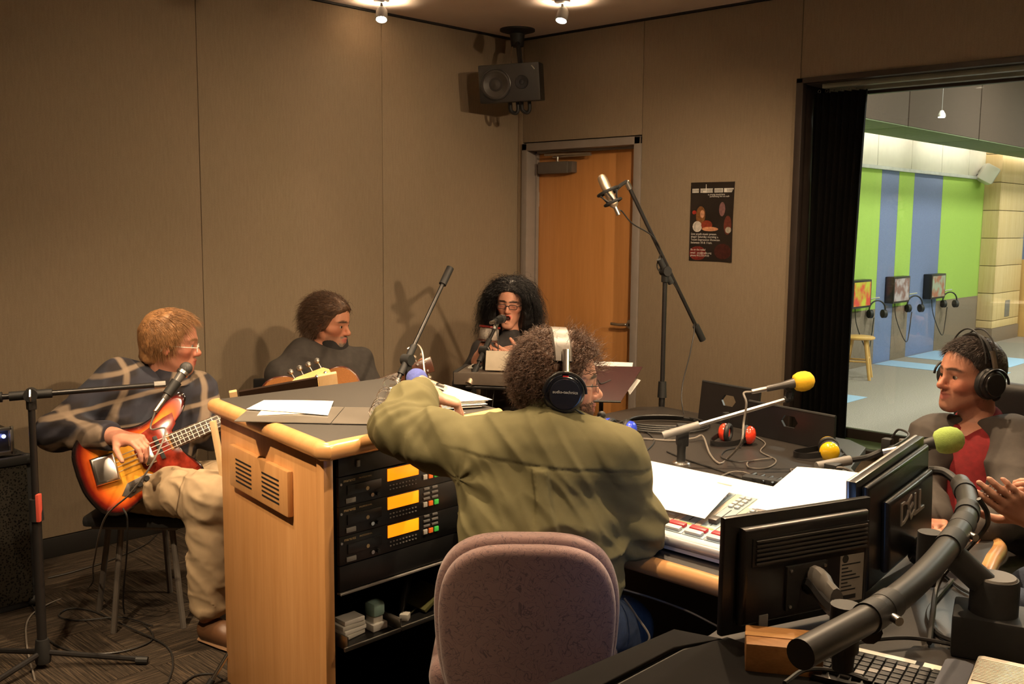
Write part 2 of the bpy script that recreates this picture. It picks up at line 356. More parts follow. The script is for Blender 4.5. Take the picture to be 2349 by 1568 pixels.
# ---------------------------------------------------------------- hall seen through the window
M_hc = mat('hall_carpet', (.245, .218, .19), .95, 0, .4, 120, .4, 300); M_hcb = mat('hall_carpet_blue', (.27, .42, .60), .95, 0, .2, 260, .3, 300)
M_grn = mat('lime_fabric', (.34, .52, .10), .9, 0, .06, 90, .2, 300); M_blu = mat('slate_blue_fabric', (.155, .20, .37), .9, 0, .1, 90, .2, 300)
M_brn = mat('brown_fabric', (.20, .155, .12), .95, 0, .25, 160, .3, 300); M_pale = mat('pale_panel', (.8, .78, .72), .7, 0, .03)
M_bulk = mat('bulkhead_fabric', (.09, .06, .045), .9, 0, .1, 60); M_under = mat('bulkhead_underside', (.16, .2, .11), .8)
hf = struct('floor_hall', G().bx((-.6, .25, -.12), (7, 16, 0)), M_hc, 'grey speckled carpet of the hall behind the window')
for (y0, y1, x1, r) in ((3.55, 4.05, .82, 0), (6.34, 6.83, 1.25, 0), (7.29, 8.21, 1.1, 0)):
    part(hf, 'blue_carpet_strip', G().bx((-.13, y0, 0), (x1, y1, .004), .001), M_hcb, 'light blue carpet strip running out from the wall')
hw = struct('wall_hall', G().bx((-.45, .25, 0), (-.175, 14, 3.7)), M_pale, 'hall wall with lime and blue stripes')
cols = [(.3, 3.55, 0), (3.55, 4.05, 1), (4.05, 6.34, 0), (6.34, 6.83, 1), (6.83, 7.29, 0), (7.29, 8.21, 1), (8.21, 9.9, 0), (9.9, 11.25, 0), (11.25, 12.6, 1), (12.6, 14, 0)]
for y0, y1, k in cols:
    part(hw, 'stripe_panel', G().bx((-.175, y0 + .002, (.0 if k else .66)), (-.15, y1 - .002, 2.29), .002), M_blu if k else M_grn)
    if not k: part(hw, 'wainscot_panel', G().bx((-.175, y0 + .002, 0), (-.148, y1 - .002, .66), .002), M_brn)
part(hw, 'ledge', G().bx((-.175, .3, 2.29), (-.12, 14, 2.33), .004), mat('pale_ledge', (.6, .62, .64), .5))
for i in range(14):
    part(hw, 'upper_panel', G().bx((-.175, .4 + i * .97, 2.335), (-.155, .4 + i * .97 + .955, 3.5), .003), M_pale)
bk = struct('ceiling_bulkhead', G().bx((.26, .25, 2.61), (.8, 14, 3.7)), M_bulk, 'dark brown bulkhead hanging over the hall wall')
for i in range(8):
    y0 = .78 + i * 1.94
    if y0 < 13: part(bk, 'bulkhead_panel', G().bx((.8, y0 + .012, 2.6), (.82, min(14, y0 + 1.928), 3.7), .004), M_bulk); part(bk, 'underside_panel', G().bx((.25, y0 + .012, 2.595), (.82, min(14, y0 + 1.928), 2.61), .003), M_under)
struct('ceiling_hall', G().bx((-.6, .25, 3.7), (7, 16, 3.9)), M_bulk, 'dark ceiling of the hall'); struct('wall_hall_end', G().bx((-.6, 14, 0), (7, 14.2, 3.7)), M_pale, 'far end wall of the hall'); struct('wall_hall_side', G().bx((6.8, .25, 0), (7, 14, 3.7)), M_grn, 'right hand wall of the hall')
# wood clad pillar of the hall
M_pil = wood('pale_pillar_veneer', (.62, .45, .22), (.74, .57, .32), .45, 'Z', 1.4, .1)
pi_ = struct('pillar_hall', G().bx((-.2, 9.78, 0), (.04, 10.86, 3.69)), M_back, 'pale wood clad pillar of the hall')
zs = [.2, .31, .70, 1.09, 1.48, 1.87, 2.26, 2.65, 3.04, 3.43]
for a, b2 in zip(zs[:-1], zs[1:]):
    part(pi_, 'cladding_board', G().bx((-.2, 9.75, a + .004), (.07, 9.78, b2 - .004), .003), M_pil); part(pi_, 'cladding_board', G().bx((.04, 9.785, a + .004), (.07, 10.88, b2 - .004), .003), M_pil)
part(pi_, 'plinth', G().bx((-.2, 9.74, 0), (.08, 10.89, .2), .004), M_brn); part(pi_, 'air_grille', G().bx((.07, 10.25, .34), (.076, 10.45, .58), .002), M_grey)
# hall lamps: cove strip over the striped wall; unseen ceiling panels added as fill
M_em = mat('lamp_tube', (1, 1, .95), .5, emis=(1, .97, .88), es=9); M_em2 = mat('fill_panel', (1, 1, .95), .5, emis=(1, .95, .82), es=3)
for i in range(6):
    y0 = 1.0 + i * 2.1; cv = thing('cove_lamp', (.1, y0 + .9, 2.74), 'fluorescent cove lamp behind the hall bulkhead', 'lamp', 'cove lamps of the hall')
    part(cv, 'tube', G().cyl((.14, y0, 2.78), (.14, y0 + 1.8, 2.78), .016), M_em); part(cv, 'bracket', G().bx((.2, y0, 2.74), (.262, y0 + 1.8, 2.8), .003), M_white)
    L = light('cove_light', cv, 'AREA', (.15, y0 + .9, 2.80), 100, (1, .97, .88), shape='RECTANGLE', size=.1, size_y=1.8); L.rotation_euler = (0, math.radians(-100), 0)
for i, (x, y) in enumerate([(2.4, 3), (2.4, 6.5), (2.4, 10), (4.6, 3), (4.6, 6.5), (4.6, 10)]):
    cv = thing('hall_fill_panel', (x, y, 3.68), 'unseen square ceiling panel added to light the hall', 'lamp', 'unseen ceiling panels added to light the hall')
    part(cv, 'diffuser', G().box((x, y, 3.685), (.6, .6, .02), .003), M_em2); part(cv, 'rim', G().box((x, y, 3.69), (.66, .66, .018), .004), M_white)
    L = light('hall_fill_light', cv, 'AREA', (x, y, 3.66), 95, (1, .95, .84), shape='SQUARE', size=.58)

# ---------------------------------------------------------------- rack console with maple counter
RC = thing('rack_console', (2.2, -3.1, 0), 'maple equipment console with grey counter and rack bay beside the operator', 'console')
A, B, D, C_ = V(2.60, -3.51), V(2.575, -2.79), V(1.80, -2.65), V(1.775, -3.375)
M_ctr = mat('grey_counter', (.04, .036, .031), .55, 0, .1, 220, .05, 500)
part(RC, 'counter', G().prism([tuple(q) for q in (A, B, D, C_)], .036, t=(0, 0, .984), b=.004), M_ctr)
def bull(pts, r=.026): return G().tube(bez(pts, 10), r, 14)
e1 = nrm(np.append(A - C_, 0)); c1 = np.append(C_, .995); cA = np.append(A, .995); cB = np.append(B, .995)
part(RC, 'bullnose', G().tube([c1 + V(-.005, .015, 0), c1 - e1 * .006, c1 + e1 * .02, cA - e1 * .03, cA - e1 * .004 + V(0, -.004, 0), cA + V(.008, .004, 0), cA + V(.004, .03, 0), cB - V(0, .02, 0), cB], .027, 16), M_maplex)
n1 = nrm(np.array([e1[1], -e1[0], 0]))
def side(u0, u1, z0, z1, off, th, b=.003):
    """slab on the left side panel: u metres from the front corner, off outward"""
    a = np.append(A, 0) + V(-.02, .012, 0); M = np.stack([-e1, n1, V(0, 0, 1)], 1); g = G(); g.box((0, 0, 0), (u1 - u0, th, z1 - z0), b); return g.xf(M, a - e1 * (u0 + u1) / 2 + n1 * (off + th / 2) * -1 * -1 + V(0, 0, (z0 + z1) / 2))
part(RC, 'side_panel', side(.02, .80, 0, .985, -.03, .03), M_maple)
part(RC, 'corner_post', G().bx((2.545, -3.505, 0), (2.585, -3.468, .985), .012), M_maple)
g = G(); g.bx((1.82, -2.955, 0), (2.582, -2.80, .985), .004); part(RC, 'right_side', g, M_maple)
part(RC, 'back_panel', G().bx((1.80, -3.36, 0), (1.82, -2.8, .985)), M_maple)
M_rackin0 = 0; M_rackin = mat('rack_black', (.006, .006, .006), .7)
g = G(); g.bx((1.9, -3.36, .012), (1.915, -2.955, .975)); g.bx((1.915, -2.967, .012), (2.57, -2.955, .975)); g.bx((1.915, -3.36, .0), (2.57, -2.967, .012)); g.bx((1.915, -3.36, .965), (2.575, -2.967, .985)); part(RC, 'rack_bay', g, M_rackin); part(RC, 'bay_lining', side(.03, .60, .012, .975, -.036, .005), M_rackin)
# louvred vent
vt = part(RC, 'vent_plate', side(.21, .675, .748, .89, .0, .02, .006), M_maple)
for cu in (.335, .55):
    for i in range(6): part(vt, 'louvre_slot', side(cu - .065, cu + .065, .775 + i * .0145, .7795 + i * .0145, .0185, .003, 0), M_rackin)
# rack gear
M_face = mat('rack_face', (.010, .010, .010), .38); M_disp = mat('amber_display', (.9, .4, .02), .3, emis=(1.0, .20, .002), es=1.3); M_tan = mat('tan_print', (.45, .33, .17), .5)
M_btn = mat('grey_button', (.22, .21, .2), .45); M_bw = mat('white_button', (.62, .6, .56), .4); M_bo = mat('orange_button', (.8, .17, .03), .4, emis=(.8, .12, .01), es=.25); M_bg = mat('green_button', (.08, .5, .1), .4, emis=(.05, .5, .05), es=.3)
XF = 2.585; Mt = np.array([[0, 0, 1.], [1, 0, 0], [0, 1, 0]])     # text x -> +y, y -> +z, facing +x
for i, zt in enumerate((.905, .8175, .73)):
    pos = ['topmost', 'middle', 'lowest'][i]
    t = thing('cd_player', (2.4, -3.21, zt - .09), '%s of the three black rack CD players with amber displays' % pos, 'cd player', 'rack CD players')
    part(t, 'chassis', G().bx((2.2, -3.40, zt - .0865), (2.572, -2.99, zt - .001)), M_rackin); part(t, 'face_plate', G().bx((2.572, -3.453, zt - .0865), (XF, -2.970, zt), .002), M_face)
    part(t, 'disc_tray', G().bx((XF, -3.425, zt - .056), (XF + .004, -3.30, zt - .026), .001), M_blackg)
    part(t, 'disc_mark', G().cyl((XF + .003, -3.352, zt - .047), (XF + .0045, -3.352, zt - .047), .006), M_tan)
    part(t, 'headphone_jack', G().cyl((XF, -3.335, zt - .07), (XF + .006, -3.335, zt - .07), .006), M_chrome); part(t, 'jack_knob', G().cyl((XF, -3.315, zt - .07), (XF + .01, -3.315, zt - .07), .006), M_black); part(t, 'power_switch', G().bx((XF, -3.43, zt - .079), (XF + .004, -3.395, zt - .065), .001), M_grey)
    part(t, 'maker_print', G().text('marantz', .013, Mt, (XF + .0005, -3.415, zt - .012)).text('PROFESSIONAL', .007, Mt, (XF + .0005, -3.357, zt - .012)), M_tan, smooth=False)
    part(t, 'display', G().bx((XF, -3.275, zt - .042), (XF + .002, -3.153, zt - .004), .0005), M_disp)
    for r in range(2):
        for k in range(9): part(t, 'key', G().box((XF + .001, -3.265 + k * .0125, zt - .056 - r * .012), (.003, .006, .003)), M_btn)
    for r in range(3):
        for k in range(2): part(t, 'key', G().box((XF + .001, -3.12 + k * .034, zt - .006 - r * .0155), (.004, .026 if r else .022, .007), .001), M_btn)
    for k, mm in enumerate((M_bw, M_bo, M_bg)): part(t, ['cue_button', 'pause_button', 'play_button'][k], G().box((XF + .002, -3.127 + k * .0235, zt - .055), (.005, .016, .015), .001), mm)
    for yy in (-3.446, -2.977): part(t, 'rack_screw', G().cyl((XF, yy, zt - .02), (XF + .003, yy, zt - .02), .004, n=8), M_steel)
t = thing('blank_rack_panel', (2.57, -3.21, .906), 'plain black rack panel above the CD players', 'rack panel'); part(t, 'plate', G().bx((2.572, -3.453, .908), (XF, -2.97, .962), .002), M_face); part(t, 'switch', G().box((XF + .002, -3.385, .938), (.006, .012, .02), .001), M_grey)
t = thing('rack_drawer_panel', (2.57, -3.21, .56), 'tall black blank panel below the CD players', 'rack panel'); part(t, 'plate', G().bx((2.572, -3.453, .566), (XF, -2.97, .641), .002), M_face); part(t, 'lip', G().bx((2.57, -3.453, .556), (XF + .006, -2.97, .562), .001), M_grey)
t = thing('rack_tray', (2.45, -3.21, .39), 'black open rack tray holding connectors', 'tray')
M_traym = mat('tray_steel', (.02, .02, .02), .3, .4)
part(t, 'floor_plate', G().bx((2.36, -3.425, .388), (2.60, -2.97, .393), .001), M_traym); part(t, 'rim', G().bx((2.596, -3.45, .388), (2.602, -3.24, .40), .001).bx((2.596, -3.235, .388), (2.602, -2.97, .402), .001).bx((2.42, -3.44, .388), (2.6, -3.435, .43), .001).bx((2.3, -3.24, .388), (2.6, -3.235, .43), .001), M_steel)
def on_tray(nm, g, mm, base, lab, cat): return single(nm, g, mm, base, lab, cat)
for i in range(4): on_tray('index_card_pack', G().box((2.52, -3.375 + .004 * (i % 2), .4015 + i * .0145), (.055, .085 - .012 * (i == 3), .0135), .002, rz(.15 - .06 * i)), M_paper if i % 2 else M_white, (2.52, -3.375, .3935 + i * .0145), ['lowest', 'second', 'third', 'topmost'][i] + ' of the white card packs stacked in the rack tray', 'cards')
t = thing('label_tape_roll', (2.53, -3.285, .3935), 'white and teal rubber stamp standing in the rack tray', 'stamp'); part(t, 'foot', G().box((2.53, -3.285, .405), (.06, .055, .022), .003), M_paper); part(t, 'stem', G().box((2.53, -3.285, .425), (.04, .036, .02), .003), M_white); part(t, 'cap', G().box((2.53, -3.283, .457), (.05, .045, .045), .012), mat('teal_cap', (.35, .55, .5), .4))
t = thing('stored_microphone', (2.5, -3.13, .3935), 'dark microphone leaning in the rack tray', 'microphone'); part(t, 'body', G().lathe([(.011, 0), (.017, .8), (.02, 1)], (2.52, -3.17, .405), (2.44, -3.07, .50), 14), M_black); part(t, 'grille', G().sph((2.432, -3.06, .511), .026, 14), mat('dark_grille', (.05, .05, .05), .4, .8))
t = thing('jack_adapter', (2.54, -3.16, .3935), 'white plug adapter lying in the rack tray', 'adapter'); part(t, 'plug', G().box((2.55, -3.18, .405), (.03, .03, .022), .004, rz(.6)), M_white); part(t, 'tip', G().cyl((2.54, -3.16, .402), (2.52, -3.11, .402), .006), M_chrome)
on_tray('green_pad', G().box((2.5, -3.06, .425), (.12, .10, .012), .002, rx(.5)), mat('olive_card', (.12, .12, .04), .6), (2.5, -3.06, .3935), 'olive green card pad tilted in the rack tray', 'pad')
# ---------------------------------------------------------------- main desk
DZ = .74
inner = [(2.62, -2.98), (3.58, -2.985), (3.66, -3.02), (3.71, -3.10), (3.73, -3.3), (3.73, -4.7)]
outer = [(4.45, -4.7), (4.45, -3.15), (4.40, -2.95), (4.27, -2.76), (4.12, -2.62), (4.03, -2.48), (3.99, -2.32), (3.95, -2.14), (3.82, -2.08), (3.52, -1.96), (3.27, -1.62), (3.16, -1.25), (3.05, -1.16), (2.05, -1.10), (1.97, -1.2), (1.97, -2.5), (2.62, -2.62)]
DK = thing('broadcast_desk', (3.0, -2.2, 0), 'large dark laminate studio desk with maple bullnose edge', 'desk')
part(DK, 'top', G().prism(inner + outer, .036, t=(0, 0, DZ - .036), b=.003), M_lam)
part(DK, 'front_bullnose', G().tube(bez([(x, y - .004, DZ - .02) for x, y in inner[:2]] + [(3.655, -3.025, DZ - .02)], 8), .026, 14), M_mapx)
part(DK, 'outer_bullnose', G().tube(bez([(x + .004, y, DZ - .02) for x, y in outer[:10]], 6), .024, 12), M_maplex)
g = G(); g.bx((2.65, -2.55, 0), (3.9, -2.53, DZ - .036)); g.bx((3.98, -4.6, 0), (4.0, -2.6, DZ - .036)); g.bx((2.05, -2.4, 0), (2.07, -1.3, DZ - .036)); g.bx((2.1, -1.3, 0), (3.0, -1.28, DZ - .036)); part(DK, 'support_panel', g, M_black)
# ---------------------------------------------------------------- mixing console
MXO = V(2.72, -2.893, .7882); sl = nrm(V(0, .373, .074)); mn = nrm(np.cross(V(1, 0, 0), sl)); MX_W, MX_L = 1.02, .388
MM = np.stack([V(1, 0, 0), sl, mn], 1)
def mxp(u, v, h=0): return MXO + V(u, 0, 0) + sl * v + mn * h
def mbox(u0, u1, v0, v1, h0, h1, b=.001): return G().box((0, 0, 0), (u1 - u0, v1 - v0, h1 - h0), b).xf(MM, mxp((u0 + u1) / 2, (v0 + v1) / 2, (h0 + h1) / 2))
MX = thing('mixing_console', (3.2, -2.7, DZ), 'white broadcast mixing console with grey blue fader strips', 'mixer')
M_mx = mat('mixer_white', (.72, .71, .69), .42, 0, .03); M_mxb = mat('mixer_blue_grey', (.30, .38, .42), .45); M_mxt = mat('mixer_tan', (.50, .44, .36), .45); M_fad = mat('fader_cap', (.055, .05, .045), .4); M_keyw = mat('key_white', (.62, .6, .56), .4); M_red = mat('red_key', (.6, .03, .04), .4, emis=(.6, .02, .03), es=.15); M_yg = mat('yellow_green_strip', (.45, .55, .12), .5)
poly = [(-2.90, DZ + .005), (-2.90, .782), (-2.893, .788), (-2.52, .862), (-2.49, .862), (-2.47, .85), (-2.47, DZ + .005)]
part(MX, 'housing', G().prism(poly, MX_W, M=np.array([[0, 0, 1.], [1, 0, 0], [0, 1, 0]]), t=(2.72, 0, 0), b=.004), M_mx)
part(MX, 'front_lip', G().tube([(2.72, -2.905, .772), (3.74, -2.905, .772)], .014, 12), mat('silver_lip', (.5, .5, .52), .35, .5)); part(MX, 'base', G().bx((2.74, -2.89, DZ), (3.72, -2.5, DZ + .008)), M_black)
NCH = 14; cw = (MX_W - .04) / NCH
for i in range(NCH):
    u = .02 + i * cw; tanm = i in (3, 7, 11)
    st = part(MX, 'channel_strip', mbox(u + .0015, u + cw - .0015, .012, .30, 0, .002), M_mxt if tanm else M_mxb)
    if tanm:
        for k in range(5): part(st, 'slot', mbox(u + .012, u + cw - .012, .05 + k * .048, .055 + k * .048, .002, .0035), M_mx)
        continue
    part(st, 'cap_strip', mbox(u + .002, u + .02, .07, .30, .002, .003), M_mxt)
    for k in range(2): part(st, 'on_key' if k == 0 else 'off_key', mbox(u + .006, u + cw - .012, .018 + k * .024, .036 + k * .024, .002, .011, .002), M_keyw if k == 0 else M_red)
    part(st, 'strip_mark', mbox(u + .02, u + cw - .006, .068, .076, .002, .0028), M_yg); part(st, 'fader_slot', mbox(u + .042, u + .045, .09, .20, .002, .0026), M_black)
    fv = .10 + .02 * ((i * 5) % 3); part(st, 'fader', mbox(u + .03, u + .057, fv, fv + .026, .002, .017, .003), M_fad)
    for r in range(4):
        for k in range(2): part(st, 'key', mbox(u + .024 + k * .02, u + .038 + k * .02, .212 + r * .021, .226 + r * .021, .002, .008, .0015), M_keyw)
for i in range(6): part(MX, 'legend', mbox(.06 + i * .165, .11 + i * .165, .345, .350, .0, .0012), M_mxt)
part(MX, 'monitor_knob', G().lathe([(.012, 0), (.012, .7), (.009, 1)], mxp(.925, .03, .002), mxp(.925, .03, .028), 16), M_black)
t = thing('cue_box', (2.9, -2.4, DZ), 'small white sloped box behind the mixing console', 'box'); bx_ = G().prism([(0, 0), (.1, 0), (.1, .05), (.06, .085), (0, .11)], .36, M=np.array([[0, 0, 1.], [1, 0, 0], [0, 1, 0]]), t=(2.66, -2.46, DZ), b=.003); part(t, 'case', bx_, M_mx); part(t, 'end_cap', G().box((3.022, -2.415, DZ + .03), (.006, .07, .05), .002), mat('pale_wood_end', (.55, .38, .24), .5))
# loose sheets
def sheet(name, pts, label, mm=None, bend=.004, z=None, cat='paper', th=.0008, grp=None):
    p = [np.asarray(q, float) for q in pts]
    def fn(u, v):
        q = (p[0] * (1 - u) + p[3] * u) * (1 - v) + (p[1] * (1 - u) + p[2] * u) * v
        return q + V(0, 0, bend * (math.sin(u * PI) * .6 + math.sin(3 * v + 1) * .3) * 1.0)
    c = sum(p) / 4; return single(name, G().grid(fn, 8, 8, th), mm or M_paper, (c[0], c[1], min(q[2] for q in p)), label, cat, grp)
def msheet(uv, h): return [mxp(u, v, h) for u, v in uv]
sheet('script_page', msheet([(.41, .07), (.36, .29), (.64, .30), (.68, .085)], .021), 'white page lying over the mixer faders beside the operator')
sheet('script_page', msheet([(.33, .10), (.38, .32), (.60, .31), (.56, .10)], .019), 'lower white page under another on the mixer faders')
for i in range(3): sheet('running_order', msheet([(.76 + .012 * i, .18), (.74 + .01 * i, .50 - .012 * i), (.96 + .012 * i, .54 - .01 * i), (1.01, .16 + .012 * i)], .03 + i * .0025), ['bottom', 'middle', 'top'][i] + ' sheet of the pile on the right end of the mixer', bend=.006)

# ---------------------------------------------------------------- papers and binder on the console counter
ZC = 1.0205
M_plast = mat('smoky_plastic', (.17, .155, .135), .12, 0, .15, 8, coat=.5)
t = thing('ring_binder', (2.3, -3.25, ZC), 'open grey plastic ring binder on the console counter', 'binder')
F = [V(*(2.175, -3.541, 1.022)), V(*(1.980, -3.353, 1.022)), V(*(2.219, -3.159, 1.022)), V(*(2.405, -3.349, 1.022))]
def quad(p, th, lift=.0):
    return G().grid(lambda u, v: (p[0] * (1 - u) + p[3] * u) * (1 - v) + (p[1] * (1 - u) + p[2] * u) * v + V(0, 0, lift), 4, 4, th)
part(t, 'front_cover', quad(F, .0022, .003), M_plast)
F2 = [V(*(2.407, -3.347, 1.022)), V(*(2.221, -3.157, 1.022)), V(*(2.315, -3.070, 1.022)), V(*(2.511, -3.258, 1.022))]
part(t, 'spine', quad(F2, .0022, .003), M_plast)
p0, p1 = V(*(2.491, -3.236, 1.024)), V(*(1.988, -2.761, 1.024)); dv = nrm(p1 - p0); sd = nrm(np.cross(dv, V(0, 0, 1))); Lb = np.linalg.norm(p1 - p0)
part(t, 'ring_plate', G().box((p0 + p1) / 2 + V(0, 0, .004), (.022, Lb, .006), .002, np.stack([sd, dv, V(0, 0, 1)], 1)), M_chrome)
for i, s_ in enumerate((.03, .12, .21, .42, .50, .80, .88)):
    c = p0 + dv * Lb * s_ + V(0, 0, .024); part(t, 'ring', G().tube(arc(c, .027, 0, 2 * PI, 20, sd, V(0, 0, 1)), .0019, 6), M_chrome)
F3 = [V(*(2.521, -3.257, 1.022)), V(*(1.990, -2.756, 1.022)), V(*(2.130, -2.651, 1.022)), V(*(2.566, -3.063, 1.022))]
part(t, 'back_cover', quad(F3, .0022, .002), M_plast)
def pz(lst, z): return [V(*q) for q in lst]
sheet('letter', [V(*(2.046, -3.420, 1.028)), V(*(1.940, -3.288, 1.028)), V(*(2.116, -3.127, 1.028)), V(*(2.312, -3.291, 1.028))], 'white letter lying on the open binder cover', bend=.002)
sheet('letter', [V(*(2.153, -3.447, 1.026)), V(*(1.997, -3.313, 1.026)), V(*(2.111, -3.204, 1.026)), V(*(2.232, -3.322, 1.026))], 'narrow note half under the letter on the binder cover', mat('cream_paper', (.7, .62, .5), .7), bend=.001)
for i in range(6):
    z = 1.026 + i * .004; j = .01 * math.sin(i * 2.3)
    sheet('script_sheet', [V(2.43 + j, -3.10, z), V(2.12 + j, -2.87 + j, z), V(2.20, -2.70 - j, z), V(2.535 - j, -2.83 + .008 * i, z)], 'sheet %s of the script pile under the operator hand' % ['one at the bottom', 'two', 'three', 'four', 'five', 'six on top'][i], bend=.003)
sheet('script_sheet', [V(2.57, -3.16, 1.0235), V(2.40, -3.12, 1.0235), V(2.38, -2.95, 1.0235), V(2.56, -2.93, 1.0235)], 'loose page sticking out in front of the script pile', bend=.001)
# ---------------------------------------------------------------- microphones and stands
M_foamb = mat('blue_foam', (.075, .095, .32), .95, 0, .15, 120, .5, 500); M_foamy = mat('yellow_foam', (.85, .50, .02), .9, 0, .06, 120, .4, 500); M_foamg = mat('green_foam', (.30, .42, .10), .95, 0, .1, 120, .4, 500)
M_mesh = mat('mic_mesh', (.10, .10, .10), .4, .7, .3, 500, .5, 900); M_micg = mat('mic_grey', (.16, .155, .15), .4, .5); M_champ = mat('champagne_mesh', (.62, .50, .38), .3, .8, .1, 500, .3, 900)
def foam(c, d, r, lenf=1.05):
    d = nrm(d); return G().lathe([(r * .55, 0), (r * .8, .08), (r * .97, .28), (r, .45), (r * .95, .65), (r * .76, .84), (r * .42, .96), (r * .05, 1.0)], c - d * r * lenf, c + d * r * lenf, 28)
def handheld(name, head, d, L, label, mat_body=None, foam_m=None, fr=.035, grp=None, head_r=.024):
    """microphone with its head at `head`, pointing along d"""
    d = nrm(d); h = np.asarray(head, float); t = thing(name, h - d * L, label, 'microphone', grp)
    b = part(t, 'body', G().lathe([(.010, 0), (.0115, .05), (.0125, .5), (.0185, .97), (.0195, 1)], h - d * L, h - d * .015, 18), mat_body or M_micg)
    part(b, 'connector', G().lathe([(.0085, 0), (.0095, .2), (.0095, 1)], h - d * (L + .055), h - d * L, 12), M_steel)
    if foam_m: part(t, 'windscreen', foam(h + d * .02, d, fr), foam_m, 'foam windscreen')
    else: part(t, 'grille', G().sph(h + d * .008, head_r, 18, M=frame(d)), M_mesh); part(t, 'collar', G().cyl(h - d * .02, h - d * .008, head_r * .98, n=18), M_steel)
    return t
def clutch(t, c, ax):
    part(t, 'boom_clutch', G().cyl(c - nrm(ax) * .022, c + nrm(ax) * .022, .024, n=16).box(c - V(0, 0, .03), (.03, .03, .05), .006), M_black)
    part(t, 'wing_nut', G().tube([c + nrm(ax) * .02 + V(0, 0, .02), c + nrm(ax) * .035, c + nrm(ax) * .02 - V(0, 0, .02)], .004, 6), M_chrome)
def boom_stand(name, base, top, b0, b1, label, legs=None, legr=.28, grp=None, thick=.0095, ang0=.3):
    base = V(*base); top = V(*top); b0 = V(*b0); b1 = V(*b1); t = thing(name, base, label, 'mic stand', grp)
    hub = base + V(0, 0, .06); part(t, 'hub', G().lathe([(.026, 0), (.03, .3), (.022, 1)], base + V(0, 0, .02), base + V(0, 0, .11), 16), M_black)
    for k in range(3):
        a = (legs[k] if legs else ang0 + k * 2.094); d = V(math.cos(a), math.sin(a), 0); lg = part(t, 'leg', G().tube([hub, base + d * legr * .9 + V(0, 0, .022), base + d * legr + V(0, 0, .015)], .0105, 8), M_blackg); part(lg, 'rubber_foot', G().cyl(base + d * (legr - .03) + V(0, 0, .017), base + d * (legr + .012) + V(0, 0, .014), .0145, n=10), M_black)
    mid = base + (top - base) * .58
    part(t, 'lower_tube', G().cyl(base + V(0, 0, .1), mid, thick * 1.35, n=14), M_blackg); part(t, 'collar', G().cyl(mid - V(0, 0, .035), mid + V(0, 0, .045), thick * 2.0, thick * 1.7, n=14), M_black); part(t, 'upper_tube', G().cyl(mid, top - V(0, 0, .03), thick, n=12), M_blackg)
    d = nrm(b1 - b0); ax = nrm(np.cross(d, V(0, 0, 1))); clutch(t, top, ax)
    part(t, 'boom', G().cyl(b0, b1, thick * .82, n=12), M_blackg); s_ = top + V(0, 0, .0)
    part(t, 'boom_grip', G().cyl(top - d * .07, top + d * .07, thick * 1.35, n=12), M_black); part(t, 'counter_grip', G().cyl(b0, b0 + d * .09, thick * 1.5, n=12), M_black); part(t, 'boom_tip', G().cyl(b1 - d * .04, b1, thick * 1.15, n=10), M_steel)
    return t
def clip(t, c, d): part(t, 'mic_clip', G().cyl(c - nrm(d) * .03, c + nrm(d) * .03, .019, .021, 14), M_black)
def cable(name, pts, r, label, m=None, n=10, grp=None):
    P = bez(pts, n); c = P[0]; return single(name, G().tube(P, r, 6), m or M_rub, (c[0], c[1], c[2]), label, 'cable', grp)
# bassist's stand at the left edge
top = V(1.219, -3.787, .985); b0 = V(*(1.105, -3.935, 1.002)); b1 = V(*(1.383, -3.359, 1.024)); top = b0 + (b1 - b0) * .285
bs = boom_stand('boom_mic_stand', (1.219, -3.787, 0), top, b0, b1, 'black boom mic stand in front of the bassist', legs=[.86, 3.6, 5.1], legr=.36, thick=.0125)
part(bs, 'sticker', G().box((1.219, -3.775, .60), (.012, .025, .10), .001, rz(.75)), mat('red_white_sticker', (.6, .09, .06), .5))
mh = V(*(1.412, -3.295, 1.075)); md = nrm(mh - V(*(1.417, -3.356, 1.008))); handheld('vocal_microphone', mh, md, .135, 'grey vocal microphone in front of the bassist chin', M_micg); clip(bs, mh - md * .085, md)
tail = mh - md * .19
cable('mic_cable', [tail, tail + V(0, 0, -.04) + md * -.03, V(*(1.491, -3.419, 0.876)), V(*(1.533, -3.494, 0.774)), V(*(1.439, -3.535, 0.652)), V(*(1.233, -3.545, 0.512)), V(*(0.976, -3.485, 0.262)), V(*(0.547, -3.328, 0.006)), V(*(0.626, -3.539, 0.006)), V(*(0.736, -3.661, 0.006)), V(*(0.995, -3.762, 0.006)), V(*(1.317, -3.854, 0.006))], .0034, 'grey mic cable hanging past the bass and curling over the carpet', M_cab2)
cable('instrument_cable', [V(*(1.308, -3.507, 0.562)), V(*(1.324, -3.499, 0.522)), V(*(1.257, -3.474, 0.382)), V(*(0.946, -3.354, 0.006)), V(*(1.165, -3.357, 0.006)), V(*(1.290, -3.410, 0.006)), V(*(1.297, -3.543, 0.006)), V(*(1.192, -3.648, 0.006)), V(*(0.990, -3.681, 0.006)), V(*(0.660, -3.606, 0.006)), V(*(0.484, -3.576, 0.006))], .0034, 'dark instrument cable dropping from the bass and looping left on the carpet')
cable('instrument_cable', [V(*(1.170, -3.341, 0.012)), V(*(1.003, -3.390, 0.014)), V(*(0.889, -3.521, 0.006)), V(*(0.787, -3.558, 0.006)), V(*(0.739, -3.494, 0.006)), V(*(0.843, -3.437, 0.006)), V(*(1.134, -3.415, 0.014)), V(*(1.370, -3.388, 0.006)), V(*(1.532, -3.442, 0.006)), V(*(1.670, -3.533, 0.006))], .0034, 'dark cable loop on the carpet under the bassist stool')
cable('floor_cable', [V(*(0.306, -3.415, 0.006)), V(*(0.304, -3.295, 0.006)), V(*(0.271, -3.115, 0.006)), V(*(0.171, -2.891, 0.006)), V(*(0.051, -2.761, 0.006))], .003, 'thin dark cable running to the wall behind the stool')
